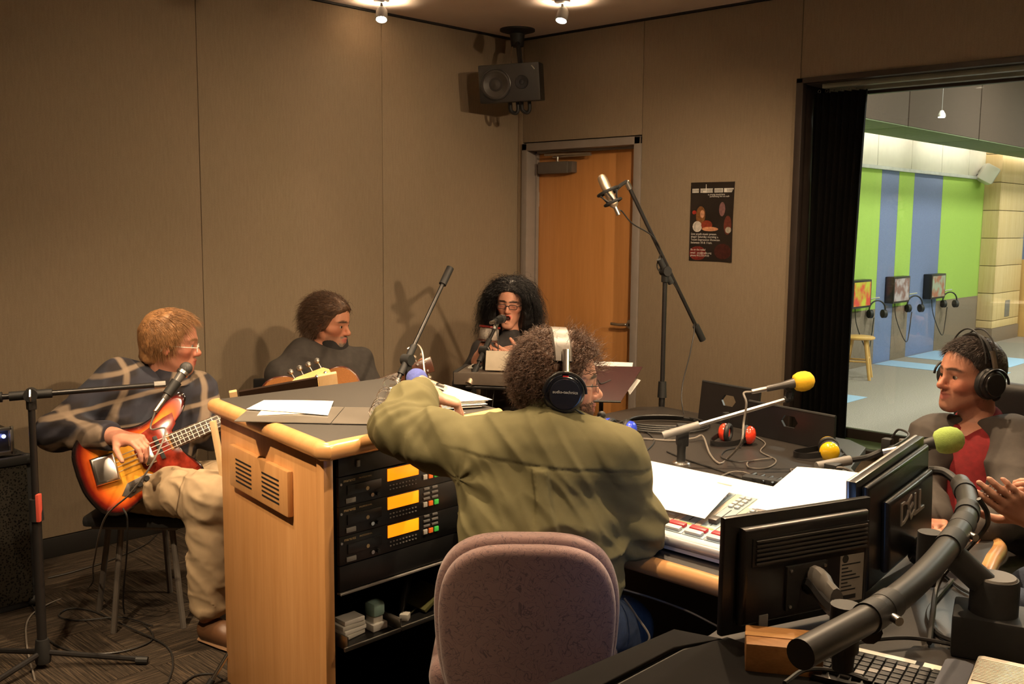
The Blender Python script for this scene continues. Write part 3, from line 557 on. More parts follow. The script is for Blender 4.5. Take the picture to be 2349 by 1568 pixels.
cable('floor_cable', [V(*(1.708, -3.495, 0.006)), V(*(1.684, -3.432, 0.006)), V(*(1.719, -3.382, 0.006)), V(*(1.793, -3.382, 0.006))], .0034, 'short curve of cable beside the console foot')
t = thing('stand_leg_rod', (1.761, -3.423, 0.006), 'silver stand leg poking out beside the console foot', 'stand'); q0, q1 = V(*(1.787, -3.434, 0.012)), V(*(1.799, -3.347, 0.127)); part(t, 'rod', G().cyl(q0, q1, .008), M_chrome); part(t, 'foot', G().cyl(q0 - (q1 - q0) * .08, q0 + (q1 - q0) * .1, .012), M_black)
# boom stand over the guitarist and its cable
b0 = V(*(1.673, -2.495, 0.949)); b1 = V(*(1.612, -2.123, 1.435)); tp = b0 + (b1 - b0) * .22
cs = boom_stand('boom_mic_stand', (tp[0], tp[1], 0), tp, b1, b0, 'black boom stand tilted up behind the console by the guitarist', thick=.0115)
cable('gooseneck', [V(*(1.622, -2.380, 1.096)), V(*(1.647, -2.352, 1.115)), V(*(1.675, -2.344, 1.088)), V(*(1.718, -2.370, 1.020)), V(*(1.770, -2.399, 0.964)), V(*(1.822, -2.433, 0.883))], .0042, 'thin silver cable arched behind the blue foam microphone', mat('silver_cable', (.45, .40, .34), .3, .6))
# blue foam microphone on a short stem at the console
hb = V(*(2.136, -2.770, 1.069)); db = nrm(hb - V(*(2.282, -2.798, 1.063))); tb = handheld('foam_microphone', hb - db * .015, db, .13, 'microphone with blue foam ball behind the script pile', M_champ, M_foamb, .037)
part(tb, 'stem', G().tube(bez([hb - db * .12, hb - db * .17 + V(0, 0, -.01), hb - db * .2 + V(0, 0, -.15), hb - db * .2 + V(0, 0, -.45)]), .008, 8), M_blackg); part(tb, 'foot', G().cyl(V(*(hb - db * .2)[:2], .62), V(*(hb - db * .2)[:2], .60), .03), M_black)
# singer's stand
b0 = V(*(1.328, -1.725, 0.852)); b1 = V(*(1.273, -1.483, 1.118)); tp = b0 + (b1 - b0) * .52
ss = boom_stand('boom_mic_stand', (tp[0] + .02, tp[1] - .02, 0), tp, b0, b1, 'black boom mic stand in front of the singer', thick=.0105)
part(ss, 'counterweight', G().cyl(b0 - nrm(b1 - b0) * .02, b0 + nrm(b1 - b0) * .03, .018, n=16), M_champ)
sm = V(*(1.240, -1.414, 1.136)); sd_ = nrm(V(*(1.176, -1.308, 1.132)) - sm); handheld('vocal_microphone', sm, nrm(V(.25, .75, .12) * 0 + (sm - V(*(1.308, -1.544, 1.134)))), .14, 'dark vocal microphone at the singer mouth', M_black); clip(ss, sm - nrm(sm - V(*(1.308, -1.544, 1.134))) * .07, sm - V(*(1.308, -1.544, 1.134)))
cable('mic_cable', [V(*(1.336, -1.559, 1.137)), V(*(1.367, -1.578, 1.092)), V(*(1.380, -1.581, 1.005)), V(*(1.382, -1.597, 0.896)), V(*(1.383, -1.616, 0.776)), V(*(1.385, -1.630, 0.677))], .0028, 'thin black cable hanging from the singer microphone')
# large condenser on the tall boom by the door
b1 = V(*(1.944, -1.293, 1.835)); b0 = V(*(2.108, -0.847, 1.055)); tp = V(*(2.023, -1.062, 1.427)); base = V(tp[0] + .01, tp[1] - .02, 0)
ts = boom_stand('boom_mic_stand', base, V(base[0], base[1], tp[2] - .02), b0, b1, 'tall black boom stand beside the maple door', thick=.0115)
tm = thing('condenser_microphone', V(*(1.959, -1.432, 1.752)), 'champagne condenser microphone in a black shock mount', 'microphone')
c0 = V(*(1.956, -1.433, 1.766)); dm = nrm(V(*(1.917, -1.455, 1.858)) - c0)
part(tm, 'capsule_grille', G().lathe([(.021, 0), (.023, .2), (.023, .7), (.019, .9), (.008, 1)], c0 + dm * .02, c0 + dm * .105, 20), M_champ); part(tm, 'body', G().lathe([(.012, 0), (.022, .15), (.022, 1)], c0 - dm * .06, c0 + dm * .022, 20), M_champ); part(tm, 'plug', G().cyl(c0 - dm * .10, c0 - dm * .055, .010), M_steel)
Fm = frame(dm)
for h_, r_ in ((.02, .05), (-.035, .04)): part(tm, 'shock_ring', G().tube([c0 + dm * h_ + Fm @ V(r_ * math.cos(a), r_ * math.sin(a), 0) for a in np.linspace(0, 2 * PI, 24, endpoint=False)], .007, 8, closed=True), M_black)
for k in range(6):
    a = k * PI / 3; part(tm, 'elastic', G().cyl(c0 + dm * .02 + Fm @ V(.05 * math.cos(a), .05 * math.sin(a), 0), c0 - dm * .035 + Fm @ V(.022 * math.cos(a + .5), .022 * math.sin(a + .5), 0), .004, n=6), M_black)
part(tm, 'mount_arm', G().tube(bez([c0 + (b1 - c0) * .25, c0 + (b1 - c0) * .6 + V(0, 0, .005), b1]), .009, 8), M_black)
cable('mic_cable', [c0 - dm * .10, V(*(1.994, -1.394, 1.696)), V(*(2.006, -1.323, 1.638)), V(*(2.018, -1.181, 1.580)), V(*(2.020, -1.108, 1.506)), V(*(2.005, -1.109, 1.421)), V(*(2.045, -1.027, 1.345)), V(*(2.087, -0.907, 1.157)), V(*(2.108, -0.951, 1.019)), V(*(2.177, -1.118, 0.870)), V(*(2.213, -1.170, 0.774)), V(*(2.301, -1.241, 0.681))], .0032, 'black mic cable wound along the tall boom and hanging down')
# yellow foam microphone on a desk arm
def desk_base(t, p, hgt, top=None):
    part(t, 'flange', G().lathe([(.034, 0), (.034, .5), (.024, 1)], p, p + V(0, 0, .012), 24), M_chrome); part(t, 'post', G().lathe([(.017, 0), (.016, .4), (.019, 1)], p + V(0, 0, .01), p + V(0, 0, hgt), 16), M_black)
p = V(*(2.797, -2.038, 0.741)); jt = V(*(2.796, -2.032, 0.872)); e1_ = V(*(2.778, -2.134, 0.862)); e2_ = V(*(3.111, -1.792, 1.005))
da = thing('desk_mic_arm', p, 'black desk arm carrying the yellow foam microphone', 'mic stand'); desk_base(da, p, .10)
part(da, 'knuckle', G().box(jt + V(0, 0, -.02), (.045, .045, .085), .01, rz(.75)), M_black); part(da, 'arm', G().cyl(e1_, e2_, .0085), M_chrome); part(da, 'grip', G().cyl(e1_, e1_ + (e2_ - e1_) * .28, .0145, n=14), M_grey); part(da, 'tip', G().cyl(e2_ - (e2_ - e1_) * .06, e2_, .013), M_black); part(da, 'lock_knob', G().cyl(V(*(2.923, -1.940, 0.943)), V(*(2.926, -1.941, 0.916)), .012), M_black)
ym = V(*(3.137, -1.799, 1.066)); yd = nrm(ym - V(*(3.066, -1.884, 1.045))); handheld('foam_microphone', ym, yd, .125, 'microphone with yellow foam ball on the desk arm', mat('mic_dark', (.045, .04, .036), .4), M_foamy, .037)
part(da, 'mic_clip', G().tube(bez([e2_ - (e2_ - e1_) * .03, e2_ + V(0, 0, .03) - (e2_ - e1_) * .02, ym - yd * .05]), .016, 8), M_black)
tl = ym - yd * .18
cable('mic_cable', [tl, tl - yd * .03, V(*(3.021, -1.964, 0.992)), V(*(3.020, -1.976, 0.922)), V(*(3.045, -2.032, 0.862)), V(*(2.878, -1.839, 0.745)), V(*(2.900, -1.937, 0.745)), V(*(2.788, -1.827, 0.745)), V(*(2.628, -1.631, 0.760)), V(*(2.611, -1.677, 0.755)), V(*(2.546, -1.739, 0.745)), V(*(2.450, -1.790, 0.745)), V(*(2.436, -1.891, 0.760)), V(*(2.541, -2.029, 0.745))], .0042, 'grey cable drooping from the yellow foam microphone over the desk', M_cab2)
# second desk arm with the green foam microphone
p = V(*(3.415, -2.072, 0.741)); sa = thing('desk_mic_arm', p, 'black desk arm with grey grip carrying the green foam microphone', 'mic stand'); desk_base(sa, p, .06)
k0 = V(*(3.490, -2.236, 0.847)); part(sa, 'knuckle', G().cyl(p + V(0, 0, .05), k0 + V(0, 0, .0), .026, .034, 16).box(k0 + V(0, 0, .03), (.05, .05, .05), .01), M_black)
g0, g1, g2 = V(*(3.452, -2.266, 0.887)), V(*(3.517, -2.173, 0.904)), V(*(3.626, -2.157, 0.954)); part(sa, 'grip', G().cyl(g0, g1, .0155, n=14), M_grey); part(sa, 'arm', G().tube(bez([g1, V(*(3.572, -2.172, 0.923)), g2, V(*(3.764, -2.294, 1.018))]), .009, 8), M_black); part(sa, 'lock_knob', G().box(g2 + V(0, 0, .015), (.03, .03, .04), .006), M_black)
gm = V(*(3.866, -2.373, 1.051)); gd = nrm(gm - V(*(3.812, -2.399, 1.034))); handheld('foam_microphone', gm, gd, .10, 'microphone with green foam ball above the screen with the oval logo', M_black, M_foamg, .037)
part(sa, 'mic_clip', G().cyl(V(*(3.782, -2.345, 1.027)), gm - gd * .04, .02), M_black)
cable('mic_cable', [gm - gd * .15, V(*(3.729, -2.256, 1.026)), V(*(3.667, -2.177, 1.025)), V(*(3.633, -2.145, 0.988)), V(*(3.626, -2.157, 0.961))], .0035, 'short cable arching behind the green foam microphone')
cable('arm_cable', [V(*(3.488, -2.260, 0.882)), V(*(3.525, -2.250, 0.895)), V(*(3.551, -2.228, 0.878)), V(*(3.561, -2.224, 0.845)), V(*(3.536, -2.201, 0.794)), V(*(3.468, -2.098, 0.745))], .0042, 'cable bowed over the grip of the second desk arm', M_cab2)
# ---------------------------------------------------------------- headsets on the desk
RR = V(.722, .692, 0); FF = V(-.692, .722, 0)
def headset(P, a, b, col, label, band_up=.02):
    P = V(*P); a = nrm(a); b = nrm(b); r = .038; t = thing('headset', P, label, 'headphones', 'coloured headsets on the desk'); mc = mat('cup_plastic', col, .22, 0, .03, coat=.6); 
    for s_ in (-1, 1):
        c = P + a * s_ * .045 + V(0, 0, r + .002); o = a * s_
        cp = part(t, 'ear_cup', G().lathe([(r * .92, 0), (r, .15), (r * .96, .5), (r * .75, .8), (r * .35, .97), (.001, 1)], c, c + o * .032, 22), mc); part(cp, 'cushion', G().tube([c - o * .008 + (frame(o) @ V(r * .78 * math.cos(q), r * .78 * math.sin(q), 0)) for q in np.linspace(0, 2 * PI, 22, endpoint=False)], .011, 8, closed=True), M_black); part(cp, 'inner_mesh', G().lathe([(r * .62, 0), (r * .5, 1)], c - o * .002, c - o * .010, 18), mc)
    c0, c1 = P - a * .058 + V(0, 0, r * .8), P + a * .058 + V(0, 0, r * .8); pts = []
    for i in range(25):
        th = PI * i / 24; pts.append(P + a * (-.062 * math.cos(th)) + b * (.13 * math.sin(th) ** .8) + V(0, 0, .014 + (r * .8 - .01) * (1 - math.sin(th)) ** 2))
    g = G(); T_ = np.gradient(np.array(pts), axis=0); v = []; f = []
    for i, q in enumerate(pts):
        nn = nrm(np.cross(T_[i], V(0, 0, 1)))
        for du, dz in ((-.002, -.011), (.002, -.011), (.002, .011), (-.002, .011)): v.append(q + nn * du + V(0, 0, dz))
    for i in range(24):
        for k in range(4): f.append((i * 4 + k, i * 4 + (k + 1) % 4, i * 4 + 4 + (k + 1) % 4, i * 4 + 4 + k))
    f += [(3, 2, 1, 0), (96, 97, 98, 99)]; part(t, 'headband', g.raw(v, f), M_blackg)
    return t
headset((2.753, -1.570, 0.741), RR * .85 - FF * .5, -RR * .7 - FF * .55, (.75, .05, .02), 'red headset on the desk in front of the black panels')
hy = headset((3.149, -1.557, 0.741), -FF * .95 - RR * .25, -RR * .95 + FF * .2, (.82, .5, .01), 'yellow headset at the far right of the desk')
headset((2.347, -1.834, 0.741), RR * .8 - FF * .55, RR * .45 - FF * .8, (.03, .06, .55), 'blue headset beside the operator face')
# desk cables
def dc(lst, lab, r=.0032, m=None): cable('desk_cable', [V(*q) for q in lst], r, lab, m)
for i in range(4):
    c = V(*(2.358, -1.518, 0.750)) + V(0, 0, .007 * i); R_ = .20 - .012 * i; cable('cable_coil', [c + RR * R_ * math.cos(a) * (1 + .05 * math.sin(3 * a + i)) + FF * R_ * .75 * math.sin(a) for a in np.linspace(.3 * i, 2 * PI + .3 * i - .25, 16)], .0045, ['outermost', 'second', 'third', 'innermost'][i] + ' turn of the black cable coil on the desk', None, 6)
dc([(2.707, -1.380, 0.744), (2.838, -1.490, 0.744), (2.907, -1.645, 0.744), (3.023, -1.734, 0.744), (3.059, -1.863, 0.744), (3.014, -1.910, 0.744), (2.962, -1.828, 0.744), (3.002, -1.729, 0.748)], 'thin grey headset cable looping right of the red headset', .0026, M_cab2)
dc([(2.811, -1.633, 0.744), (2.797, -1.725, 0.744), (2.850, -1.841, 0.744), (2.929, -1.861, 0.744), (2.981, -1.823, 0.750)], 'short thin cable under the red headset', .0026)
dc([(2.646, -1.913, 0.744), (2.766, -1.969, 0.744), (2.863, -1.998, 0.744), (2.956, -2.026, 0.744), (3.048, -2.058, 0.744), (3.162, -2.120, 0.752)], 'black cable running from the desk arm to the plug block')
dc([(3.013, -2.145, 0.744), (3.011, -2.028, 0.748), (3.060, -2.005, 0.748), (3.177, -2.116, 0.754)], 'grey cable bowed over the desk to the plug block', .003, M_cab2)
dc([(3.156, -1.442, 0.744), (3.197, -1.655, 0.744), (3.202, -1.837, 0.744), (3.185, -1.965, 0.748), (3.178, -2.090, 0.754)], 'black cable from the yellow headset to the plug block')
dc([(3.115, -1.375, 0.744), (3.217, -1.535, 0.744), (3.219, -1.700, 0.744), (3.195, -1.889, 0.744), (3.209, -2.100, 0.754)], 'second black cable curving round the yellow headset')
dc([(3.281, -1.989, 0.744), (3.223, -1.894, 0.750), (3.132, -1.817, 0.744), (3.178, -1.888, 0.744), (3.284, -2.010, 0.744)], 'grey cable loop in front of the second desk arm', .0028, M_cab2)
dc([(2.079, -1.552, 0.744), (2.196, -1.575, 0.744), (2.330, -1.641, 0.744), (2.493, -1.787, 0.744), (2.603, -2.012, 0.744)], 'black cable trailing from the blue headset')
dc([(3.219, -2.089, 0.754), (3.198, -1.989, 0.750), (3.287, -2.032, 0.744), (3.324, -2.010, 0.744), (3.310, -1.901, 0.744)], 'black cable between the plug block and the second desk arm')
t = thing('plug_block', (3.164, -2.093, 0.741), 'small black plug block between the desk cables', 'adapter'); pb = V(*(3.167, -2.090, 0.741)); part(t, 'case', G().box(pb + V(0, 0, .014), (.13, .05, .028), .004, rz(.2)), M_black)
for k in range(4): part(t, 'plug', G().cyl(pb + V(-.05 + k * .033, -.03, .018), pb + V(-.05 + k * .033, .04, .022), .008), M_blackg)
# black upright panels with hand holes
def hole_panel(p, ex, L, Hh, tilt, label, grp='black upright panels'):
    p = V(*p); ex = nrm(ex); nb_ = nrm(np.cross(ex, V(0, 0, 1))); up = nrm(V(0, 0, 1) * math.cos(tilt) + nb_ * -math.sin(tilt)); nn = np.cross(ex, up); th = .012
    out = [(0, 0), (L / 2, 0), (L, 0), (L, Hh / 2), (L, Hh), (L / 2, Hh), (0, Hh), (0, Hh / 2)]; hw, hh = .042, .024; cx_, cy_ = L * .5, Hh * .62
    inn = [(cx_ - hw * .6, cy_ - hh), (cx_, cy_ - hh), (cx_ + hw * .6, cy_ - hh), (cx_ + hw, cy_), (cx_ + hw * .6, cy_ + hh), (cx_, cy_ + hh), (cx_ - hw * .6, cy_ + hh), (cx_ - hw, cy_)]
    P_ = lambda q, s_: p + ex * q[0] + up * q[1] + nn * s_ * th / 2; v = [P_(q, 1) for q in out] + [P_(q, 1) for q in inn] + [P_(q, -1) for q in out] + [P_(q, -1) for q in inn]; f = []
    for i in range(8):
        j = (i + 1) % 8; f += [(i, j, j + 8, i + 8), (16 + j, 16 + i, 24 + i, 24 + j), (j, i, 16 + i, 16 + j), (8 + i, 8 + j, 24 + j, 24 + i)]
    t = thing('upright_panel', p, label, 'panel', grp); part(t, 'board', G().raw(v, f), M_blackg, smooth=False); part(t, 'edge_strip', G().cyl(p + up * Hh, p + ex * L + up * Hh, .007, n=8), M_black)
hole_panel((2.357, -1.246, 0.742), V(.30, -.05, 0), .335, .175, .12, 'black panel with a hand hole nearer the maple door on the desk')
hole_panel((2.685, -1.364, 0.742), V(.43, -.066, 0), .43, .14, .0, 'longer black panel with a hand hole beside the yellow headset')
# ---------------------------------------------------------------- screens on the curved pipe
def screen(name, TL, TR, Hh, label, logo, th=.035):
    TL = V(*TL); TR = V(*TR); ex = nrm(TR - TL); L = np.linalg.norm(TR - TL); nb_ = nrm(np.cross(ex, V(0, 0, 1))); up = np.cross(nb_, ex) * 1.0; up = nrm(up if up[2] > 0 else -up); M = np.stack([ex, up, nb_], 1)   # nb_ faces the camera (back of screen)
    O = TL; bxm = lambda u0, u1, v0, v1, w0, w1, b=.003: G().box((0, 0, 0), (u1 - u0, v1 - v0, w1 - w0), b).xf(M, O + M @ V((u0 + u1) / 2, (v0 + v1) / 2, (w0 + w1) / 2))
    t = thing(name, O + M @ V(L / 2, -Hh, 0), label, 'monitor'); part(t, 'bezel', bxm(0, L, -Hh, 0, -th * .55, -.002, .004), M_blackg); part(t, 'glass', bxm(.018, L - .018, -Hh + .02, -.018, -th * .55 - .002, -th * .55), mat('screen_lit', (.02, .03, .05), .1, emis=(.25, .45, .9), es=1.8))
    return t, bxm, M, O, L, Hh
M_vent = mat('vent_plastic', (.006, .0055, .005), .85, spec=.08)
t, bxm, M, O, L, Hh = screen('flat_monitor', (3.777, -3.327, 1.017), (3.923, -2.939, 1.017), .262, 'black flat monitor with vent slots and label seen from behind', None)
part(t, 'back_shell', G().prism([(.03, -.235), (L - .03, -.235), (L - .03, -.02), (.03, -.02)], .028, b=.012).xf(M, O), M_blackg)
sh = part(t, 'vent_frame', bxm(.05, L - .035, -.105, -.042, .026, .031, .004), M_blackg)
for i in range(6): part(sh, 'vent_slat', bxm(.058, L - .043, -.100 + i * .0098, -.0955 + i * .0098, .031, .0355, .001), mat('vent_slat', (.05, .045, .04), .45) if i == 0 else bpy.data.materials['vent_slat'])
lb = part(t, 'rating_label', bxm(L - .115, L - .045, -.225, -.115, .028, .0288, 0), mat('pale_label', (.30, .27, .23), .6))
Mb = M
def ltext(par, nm, s_, size, u, v, w, mm, al='CENTER'): return part(par, nm, G().text(s_, size, M, O + M @ V(u, v, w), .0004, al), mm, smooth=False)
M_ink = mat('ink', (.02, .02, .02), .6)
part(lb, 'maker_oval', G().lathe([(.009, 0), (.009, 1)], O + M @ V(L - .10, -.123, .0286), O + M @ V(L - .10, -.123, .0293), 20), M_ink)
for i in range(8): part(lb, 'print_line', bxm(L - .11, L - .055 - .012 * ((i * 3) % 4), -.138 - i * .0085, -.135 - i * .0085, .0286, .0291, 0), M_ink)
part(lb, 'barcode', bxm(L - .108, L - .065, -.218, -.208, .0286, .0291, 0), M_ink)
vp = part(t, 'mount_plate', bxm(L * .5 - .065, L * .5 + .05, -.215, -.115, .026, .036, .003), M_black)
for du in (-.055, .04):
    for dv_ in (-.125, -.205): part(vp, 'screw', G().cyl(O + M @ V(L * .5 + du, dv_, .035), O + M @ V(L * .5 + du, dv_, .039), .004, n=10), M_steel)
part(t, 'power_socket', bxm(.075, .10, -.245, -.215, .024, .03, .002), M_grey)
S1 = O + M @ V(L * .5, -.165, .036)
TLd = V(*(3.878, -2.921, 1.039)); TRd = V(*(3.862, -2.483, 1.081))
t, bxm, M, O, L, Hh = screen('flat_monitor', TLd, TRd, .30, 'black flat monitor with a big silver logo seen from behind', None, .045)
part(t, 'silver_rim', bxm(-.001, L + .001, -Hh - .001, .001, -.027, -.019, .003), mat('silver_rim', (.35, .33, .32), .35, .6))
part(t, 'back_shell', G().prism([(.02, -.28), (L - .02, -.28), (L - .02, -.015), (.02, -.015)], .02, b=.01).xf(M, O), M_blackg); part(t, 'back_bulge', G().prism([(.09, -.25), (L - .05, -.25), (L - .05, -.07), (.09, -.07)], .025, b=.012).xf(M, O + M @ V(0, 0, .018)), M_blackg)
lg = G(); Ms = M
for ch, u, rot in (('D', -.046, 0), ('E', -.016, .45), ('L', .012, 0), ('L', .036, 0)): lg.text(ch, .085, M @ rz(rot), O + M @ V(L * .56 + u * 1.35, -.125, .0445), .003)
part(t, 'logo', lg, mat('silver_logo', (.62, .59, .55), .3, .6), 'big silver DELL letters with a slanted E', smooth=False)
S2 = O + M @ V(L * .62, -.27, .043)
# curved pipe
PP = [V(*(4.169, -3.743, 0.975)), V(*(4.175, -3.632, 0.975)), V(*(4.181, -3.497, 0.975)), V(*(4.172, -3.316, 0.975)), V(*(4.141, -3.085, 0.975)), V(*(4.089, -2.815, 0.975)), V(*(4.025, -2.623, 0.975)), V(*(3.964, -2.497, 0.975))]
PB = bez(PP, 8); M_pipe = mat('pipe_black', (.028, .026, .024), .42, .2)
pt = thing('monitor_pipe', (4.2, -2.98, DZ), 'thick black curved pipe carrying the two screens', 'monitor mount'); part(pt, 'pipe', G().tube(PB, .0245, 24), M_pipe)
for i in (14, 17, 33, 37, 41, 50): part(pt, 'clamp_ring', G().tube(PB[i:i + 3], .0275, 24), M_black)
for i, (k, w) in enumerate(((15, 4), (34, 4))): part(pt, 'clamp_sleeve', G().tube(PB[k:k + w + 1], .0268, 24), M_pipe)
pb = V(4.205, -2.96, DZ); part(pt, 'post', G().lathe([(.048, 0), (.048, .95), (.045, 1)], pb, pb + V(0, 0, .165), 28), M_black); part(pt, 'post_cap', G().lathe([(.043, 0), (.040, 1)], pb + V(0, 0, .165), pb + V(0, 0, .169), 28), mat('cap_grey', (.10, .09, .08), .5)); part(pt, 'foot_box', G().box(pb + V(.05, .02, .045), (.26, .13, .09), .008, rz(.3)), M_black); part(pt, 'brace', G().tube([pb + V(0, 0, .13), PB[34] + V(0, 0, -.02)], .028, 12), M_black)
for j, (S_, k) in enumerate(((S1, 15), (S2, 35))):
    q = PB[k]; mid = (S_ + q) / 2 + V(0, 0, -.02); g = G(); am = part(pt, 'monitor_arm', G().tube(bez([S_, S_ * .7 + mid * .3 + V(0, 0, .012), mid, q * .85 + mid * .15 + V(0, 0, -.02), q + V(0, 0, -.03)]), .021, 10), M_blackg)
    part(am, 'arm_cover', G().tube(bez([S_ + V(0, 0, .008), S_ * .7 + mid * .3 + V(0, 0, .024), mid + V(0, 0, .014)]), [.03] * 9 + [.032] * 4 + [.026] * 4, 12, flat=.5), mat('arm_grey', (.09, .083, .075), .4) if j == 0 else bpy.data.materials['arm_grey']); part(am, 'swivel', G().cyl(q + V(-.06, .03, -.09), q + V(-.06, .03, -.005), .026, n=16), M_black); part(am, 'swivel_knob', G().cyl(q + V(-.06, .03, -.125), q + V(-.06, .03, -.09), .018, .021, 14), M_black)
for k in (17, 37): part(pt, 'chrome_bolt', G().cyl(PB[k] + V(.03, -.02, 0), PB[k] + V(.045, -.03, .0), .008), M_chrome)
# third arm reaching behind
part(pt, 'spare_arm', G().tube(bez([PB[-2], PB[-2] + V(-.05, .02, .02), V(*(3.884, -2.503, 0.996))]), .012, 10), M_black)
cable('bundled_cable', [PB[44] + V(.03, -.02, .03), PB[44] + V(.045, .0, -.01), PB[44] + V(.03, .02, -.06), V(4.02, -2.75, .80), V(4.06, -2.9, .76), V(4.10, -3.02, .748)], .006, 'black cable tied round the curved pipe and dropping to the desk')
cable('desk_cable', [(3.992, -2.591, 0.747), (4.028, -2.837, 0.747), (4.090, -2.950, 0.747), (4.146, -2.975, 0.747), (4.186, -3.012, 0.747)], .006, 'thick black cable curving under the pipe')
cable('desk_cable', [(3.843, -2.453, 0.746), (3.933, -2.534, 0.746), (4.020, -2.624, 0.746), (4.056, -2.650, 0.746)], .004, 'thin cable running to the pipe post')
cable('desk_cable', [(3.983, -3.272, 0.770), (4.015, -3.148, 0.765), (4.066, -3.056, 0.760), (4.128, -3.002, 0.750), (4.180, -2.997, 0.750)], .0045, 'black cable over the keyboard on the near side')
cable('desk_cable', [(4.024, -3.512, 0.800), (4.016, -3.412, 0.790), (4.054, -3.342, 0.775), (4.098, -3.321, 0.765)], .0045, 'black cable loop in front of the pipe end')
# near side: keyboard, silver box, cane box
kb = thing('computer_keyboard', (4.09, -3.28, DZ), 'black computer keyboard with a white label strip under the pipe', 'keyboard'); k0 = V(*(3.994, -3.184, 0.760)); kx = nrm(V(*(4.177, -3.147, 0.760)) - k0); ky = nrm(np.cross(V(0, 0, 1), kx)); KM = np.stack([kx, ky, V(0, 0, 1)], 1)
kbx = lambda u0, u1, v0, v1, h0, h1, b=.001: G().box(((u0 + u1) / 2, (v0 + v1) / 2, (h0 + h1) / 2), (u1 - u0, v1 - v0, h1 - h0), b).xf(KM, V(k0[0], k0[1], DZ + .001))
part(kb, 'case', kbx(-.03, .22, -.17, .012, 0, .016, .004), M_blackg); part(kb, 'label_strip', kbx(.0, .135, -.012, .006, .016, .0175), M_white); part(kb, 'label_tab', kbx(.15, .185, -.022, .004, .016, .019), mat('cream_tab', (.8, .74, .62), .5))
for r in range(6):
    for c in range(11): part(kb, 'key', kbx(-.022 + c * .0215, -.004 + c * .0215, -.044 - r * .0215, -.026 - r * .0215, .016, .023, .002), M_black if (r + c) % 7 else M_grey)
sb = thing('silver_player', (4.255, -3.067, 0.750), 'pale ribbed device on a blue grey cover at the lower right', 'device'); s0 = V(*(4.247, -3.180, 0.820)); 
sbM = KM; bb = lambda u0, u1, v0, v1, h0, h1, b=.006: G().box(((u0 + u1) / 2, (v0 + v1) / 2, (h0 + h1) / 2), (u1 - u0, v1 - v0, h1 - h0), b).xf(KM, V(s0[0], s0[1], DZ + .001))
part(sb, 'cover', bb(-.06, .0, -.2, .03, 0, .055, .02), mat('slate_cloth', (.07, .075, .095), .8)); part(sb, 'body', bb(.0, .22, -.2, .02, 0, .075, .012), mat('pale_metal', (.62, .56, .47), .45, .2))
for i in range(16): part(sb, 'rib', bb(.006, .215, -.012 - i * .0068, -.0085 - i * .0068, .075, .0775, .001), bpy.data.materials['pale_metal'])
cb = thing('cane_box', (3.925, -3.343, 0.742), 'woven tan box under the near end of the pipe', 'box'); c0_ = V(*(3.923, -3.331, 0.742)); M_cane = wood('cane_weave', (.25, .11, .03), (.42, .20, .06), .5, 'X', 3, 0)
part(cb, 'body', G().box(c0_ + V(0, 0, .03), (.15, .10, .06), .004, rz(.55)), M_cane); part(cb, 'cross_tie', G().box(c0_ + V(0, 0, .0605), (.152, .02, .003), .001, rz(.55)), wood('cane_tie', (.4, .2, .07), (.5, .27, .1)))
bq = [V(*(3.666, -3.340, 0.747)), V(*(3.771, -3.308, 0.747)), V(3.722, -3.42, 0), V(3.722, -4.1, 0), V(3.62, -4.1, 0)]
blk = thing('perforated_cabinet', (3.66, -3.75, 0), 'black perforated metal cabinet beside the desk at the lower edge', 'cabinet'); part(blk, 'body', G().prism([tuple(q[:2]) for q in bq], .735, b=.004), M_vent); part(blk, 'perforated_top', G().prism([tuple(q[:2] * .99 + V(3.66, -3.75) * .01) for q in bq], .012, t=(0, 0, .735), b=.003), M_vent)
bm_ = [V(*(3.770, -3.293, 0.742)), V(*(3.819, -3.295, 0.742)), V(*(4.015, -3.315, 0.742)), V(*(4.139, -3.410, 0.742)), V(3.74, -4.0, 0), V(3.74, -3.42, 0)]
single('darkening_mat', G().prism([tuple(q[:2]) for q in bm_], .004, t=(0, 0, .7405), b=.001), M_vent, (3.85, -3.6, .7405), 'black mat added to darken the near wing of the desk', 'mat')  # black sheet added to keep this part of the desk dark
cable('loose_cable', [(3.268, -3.012, 0.642), (3.346, -2.968, 0.624), (3.439, -2.938, 0.605), (3.536, -2.932, 0.586)], .003, 'thin cable sagging in the dark under the desk edge', M_cab2)
cable('loose_cable', [(3.288, -3.024, 0.624), (3.341, -3.035, 0.589), (3.391, -3.048, 0.554), (3.377, -3.066, 0.528), (3.353, -3.091, 0.513), (3.343, -3.105, 0.494)], .003, 'twisted cable hanging beside the operator jeans', M_cab2)

# ---------------------------------------------------------------- bass amplifier at the left edge
am = thing('amplifier_cabinet', (.4, -3.9, 0), 'black speaker cabinet with honeycomb grille at the left edge', 'speaker cabinet'); part(am, 'box', G().bx((.18, -4.2, 0), (.585, -3.563, .655), .012), mat('tolex', (.012, .012, .012), .7, 0, .2, 200, .3, 600))
M_gril, nt, b = new_mat('honeycomb_grille'); vo = N(nt, 'ShaderNodeTexVoronoi', i_Scale=110.0); tc = N(nt, 'ShaderNodeTexCoord'); nt.links.new(tc.outputs['Object'], vo.inputs['Vector']); rr_ = ramp(nt, [(.25, (.003, .003, .003)), (.5, (.05, .045, .035))]); nt.links.new(vo.outputs['Distance'], rr_.inputs[0]); nt.links.new(rr_.outputs[0], b.inputs['Base Color']); b.inputs['Metallic'].default_value = .6; b.inputs['Roughness'].default_value = .45
part(am, 'grille', G().bx((.585, -4.18, .03), (.594, -3.585, .62), .004), M_gril); part(am, 'top_rail', G().bx((.55, -4.2, .62), (.6, -3.563, .655), .008), M_black)
for y in (-4.18, -3.58):
    for z in (.02, .635): part(am, 'corner_cap', G().sph((.575, y, z), .028, 10), M_black)
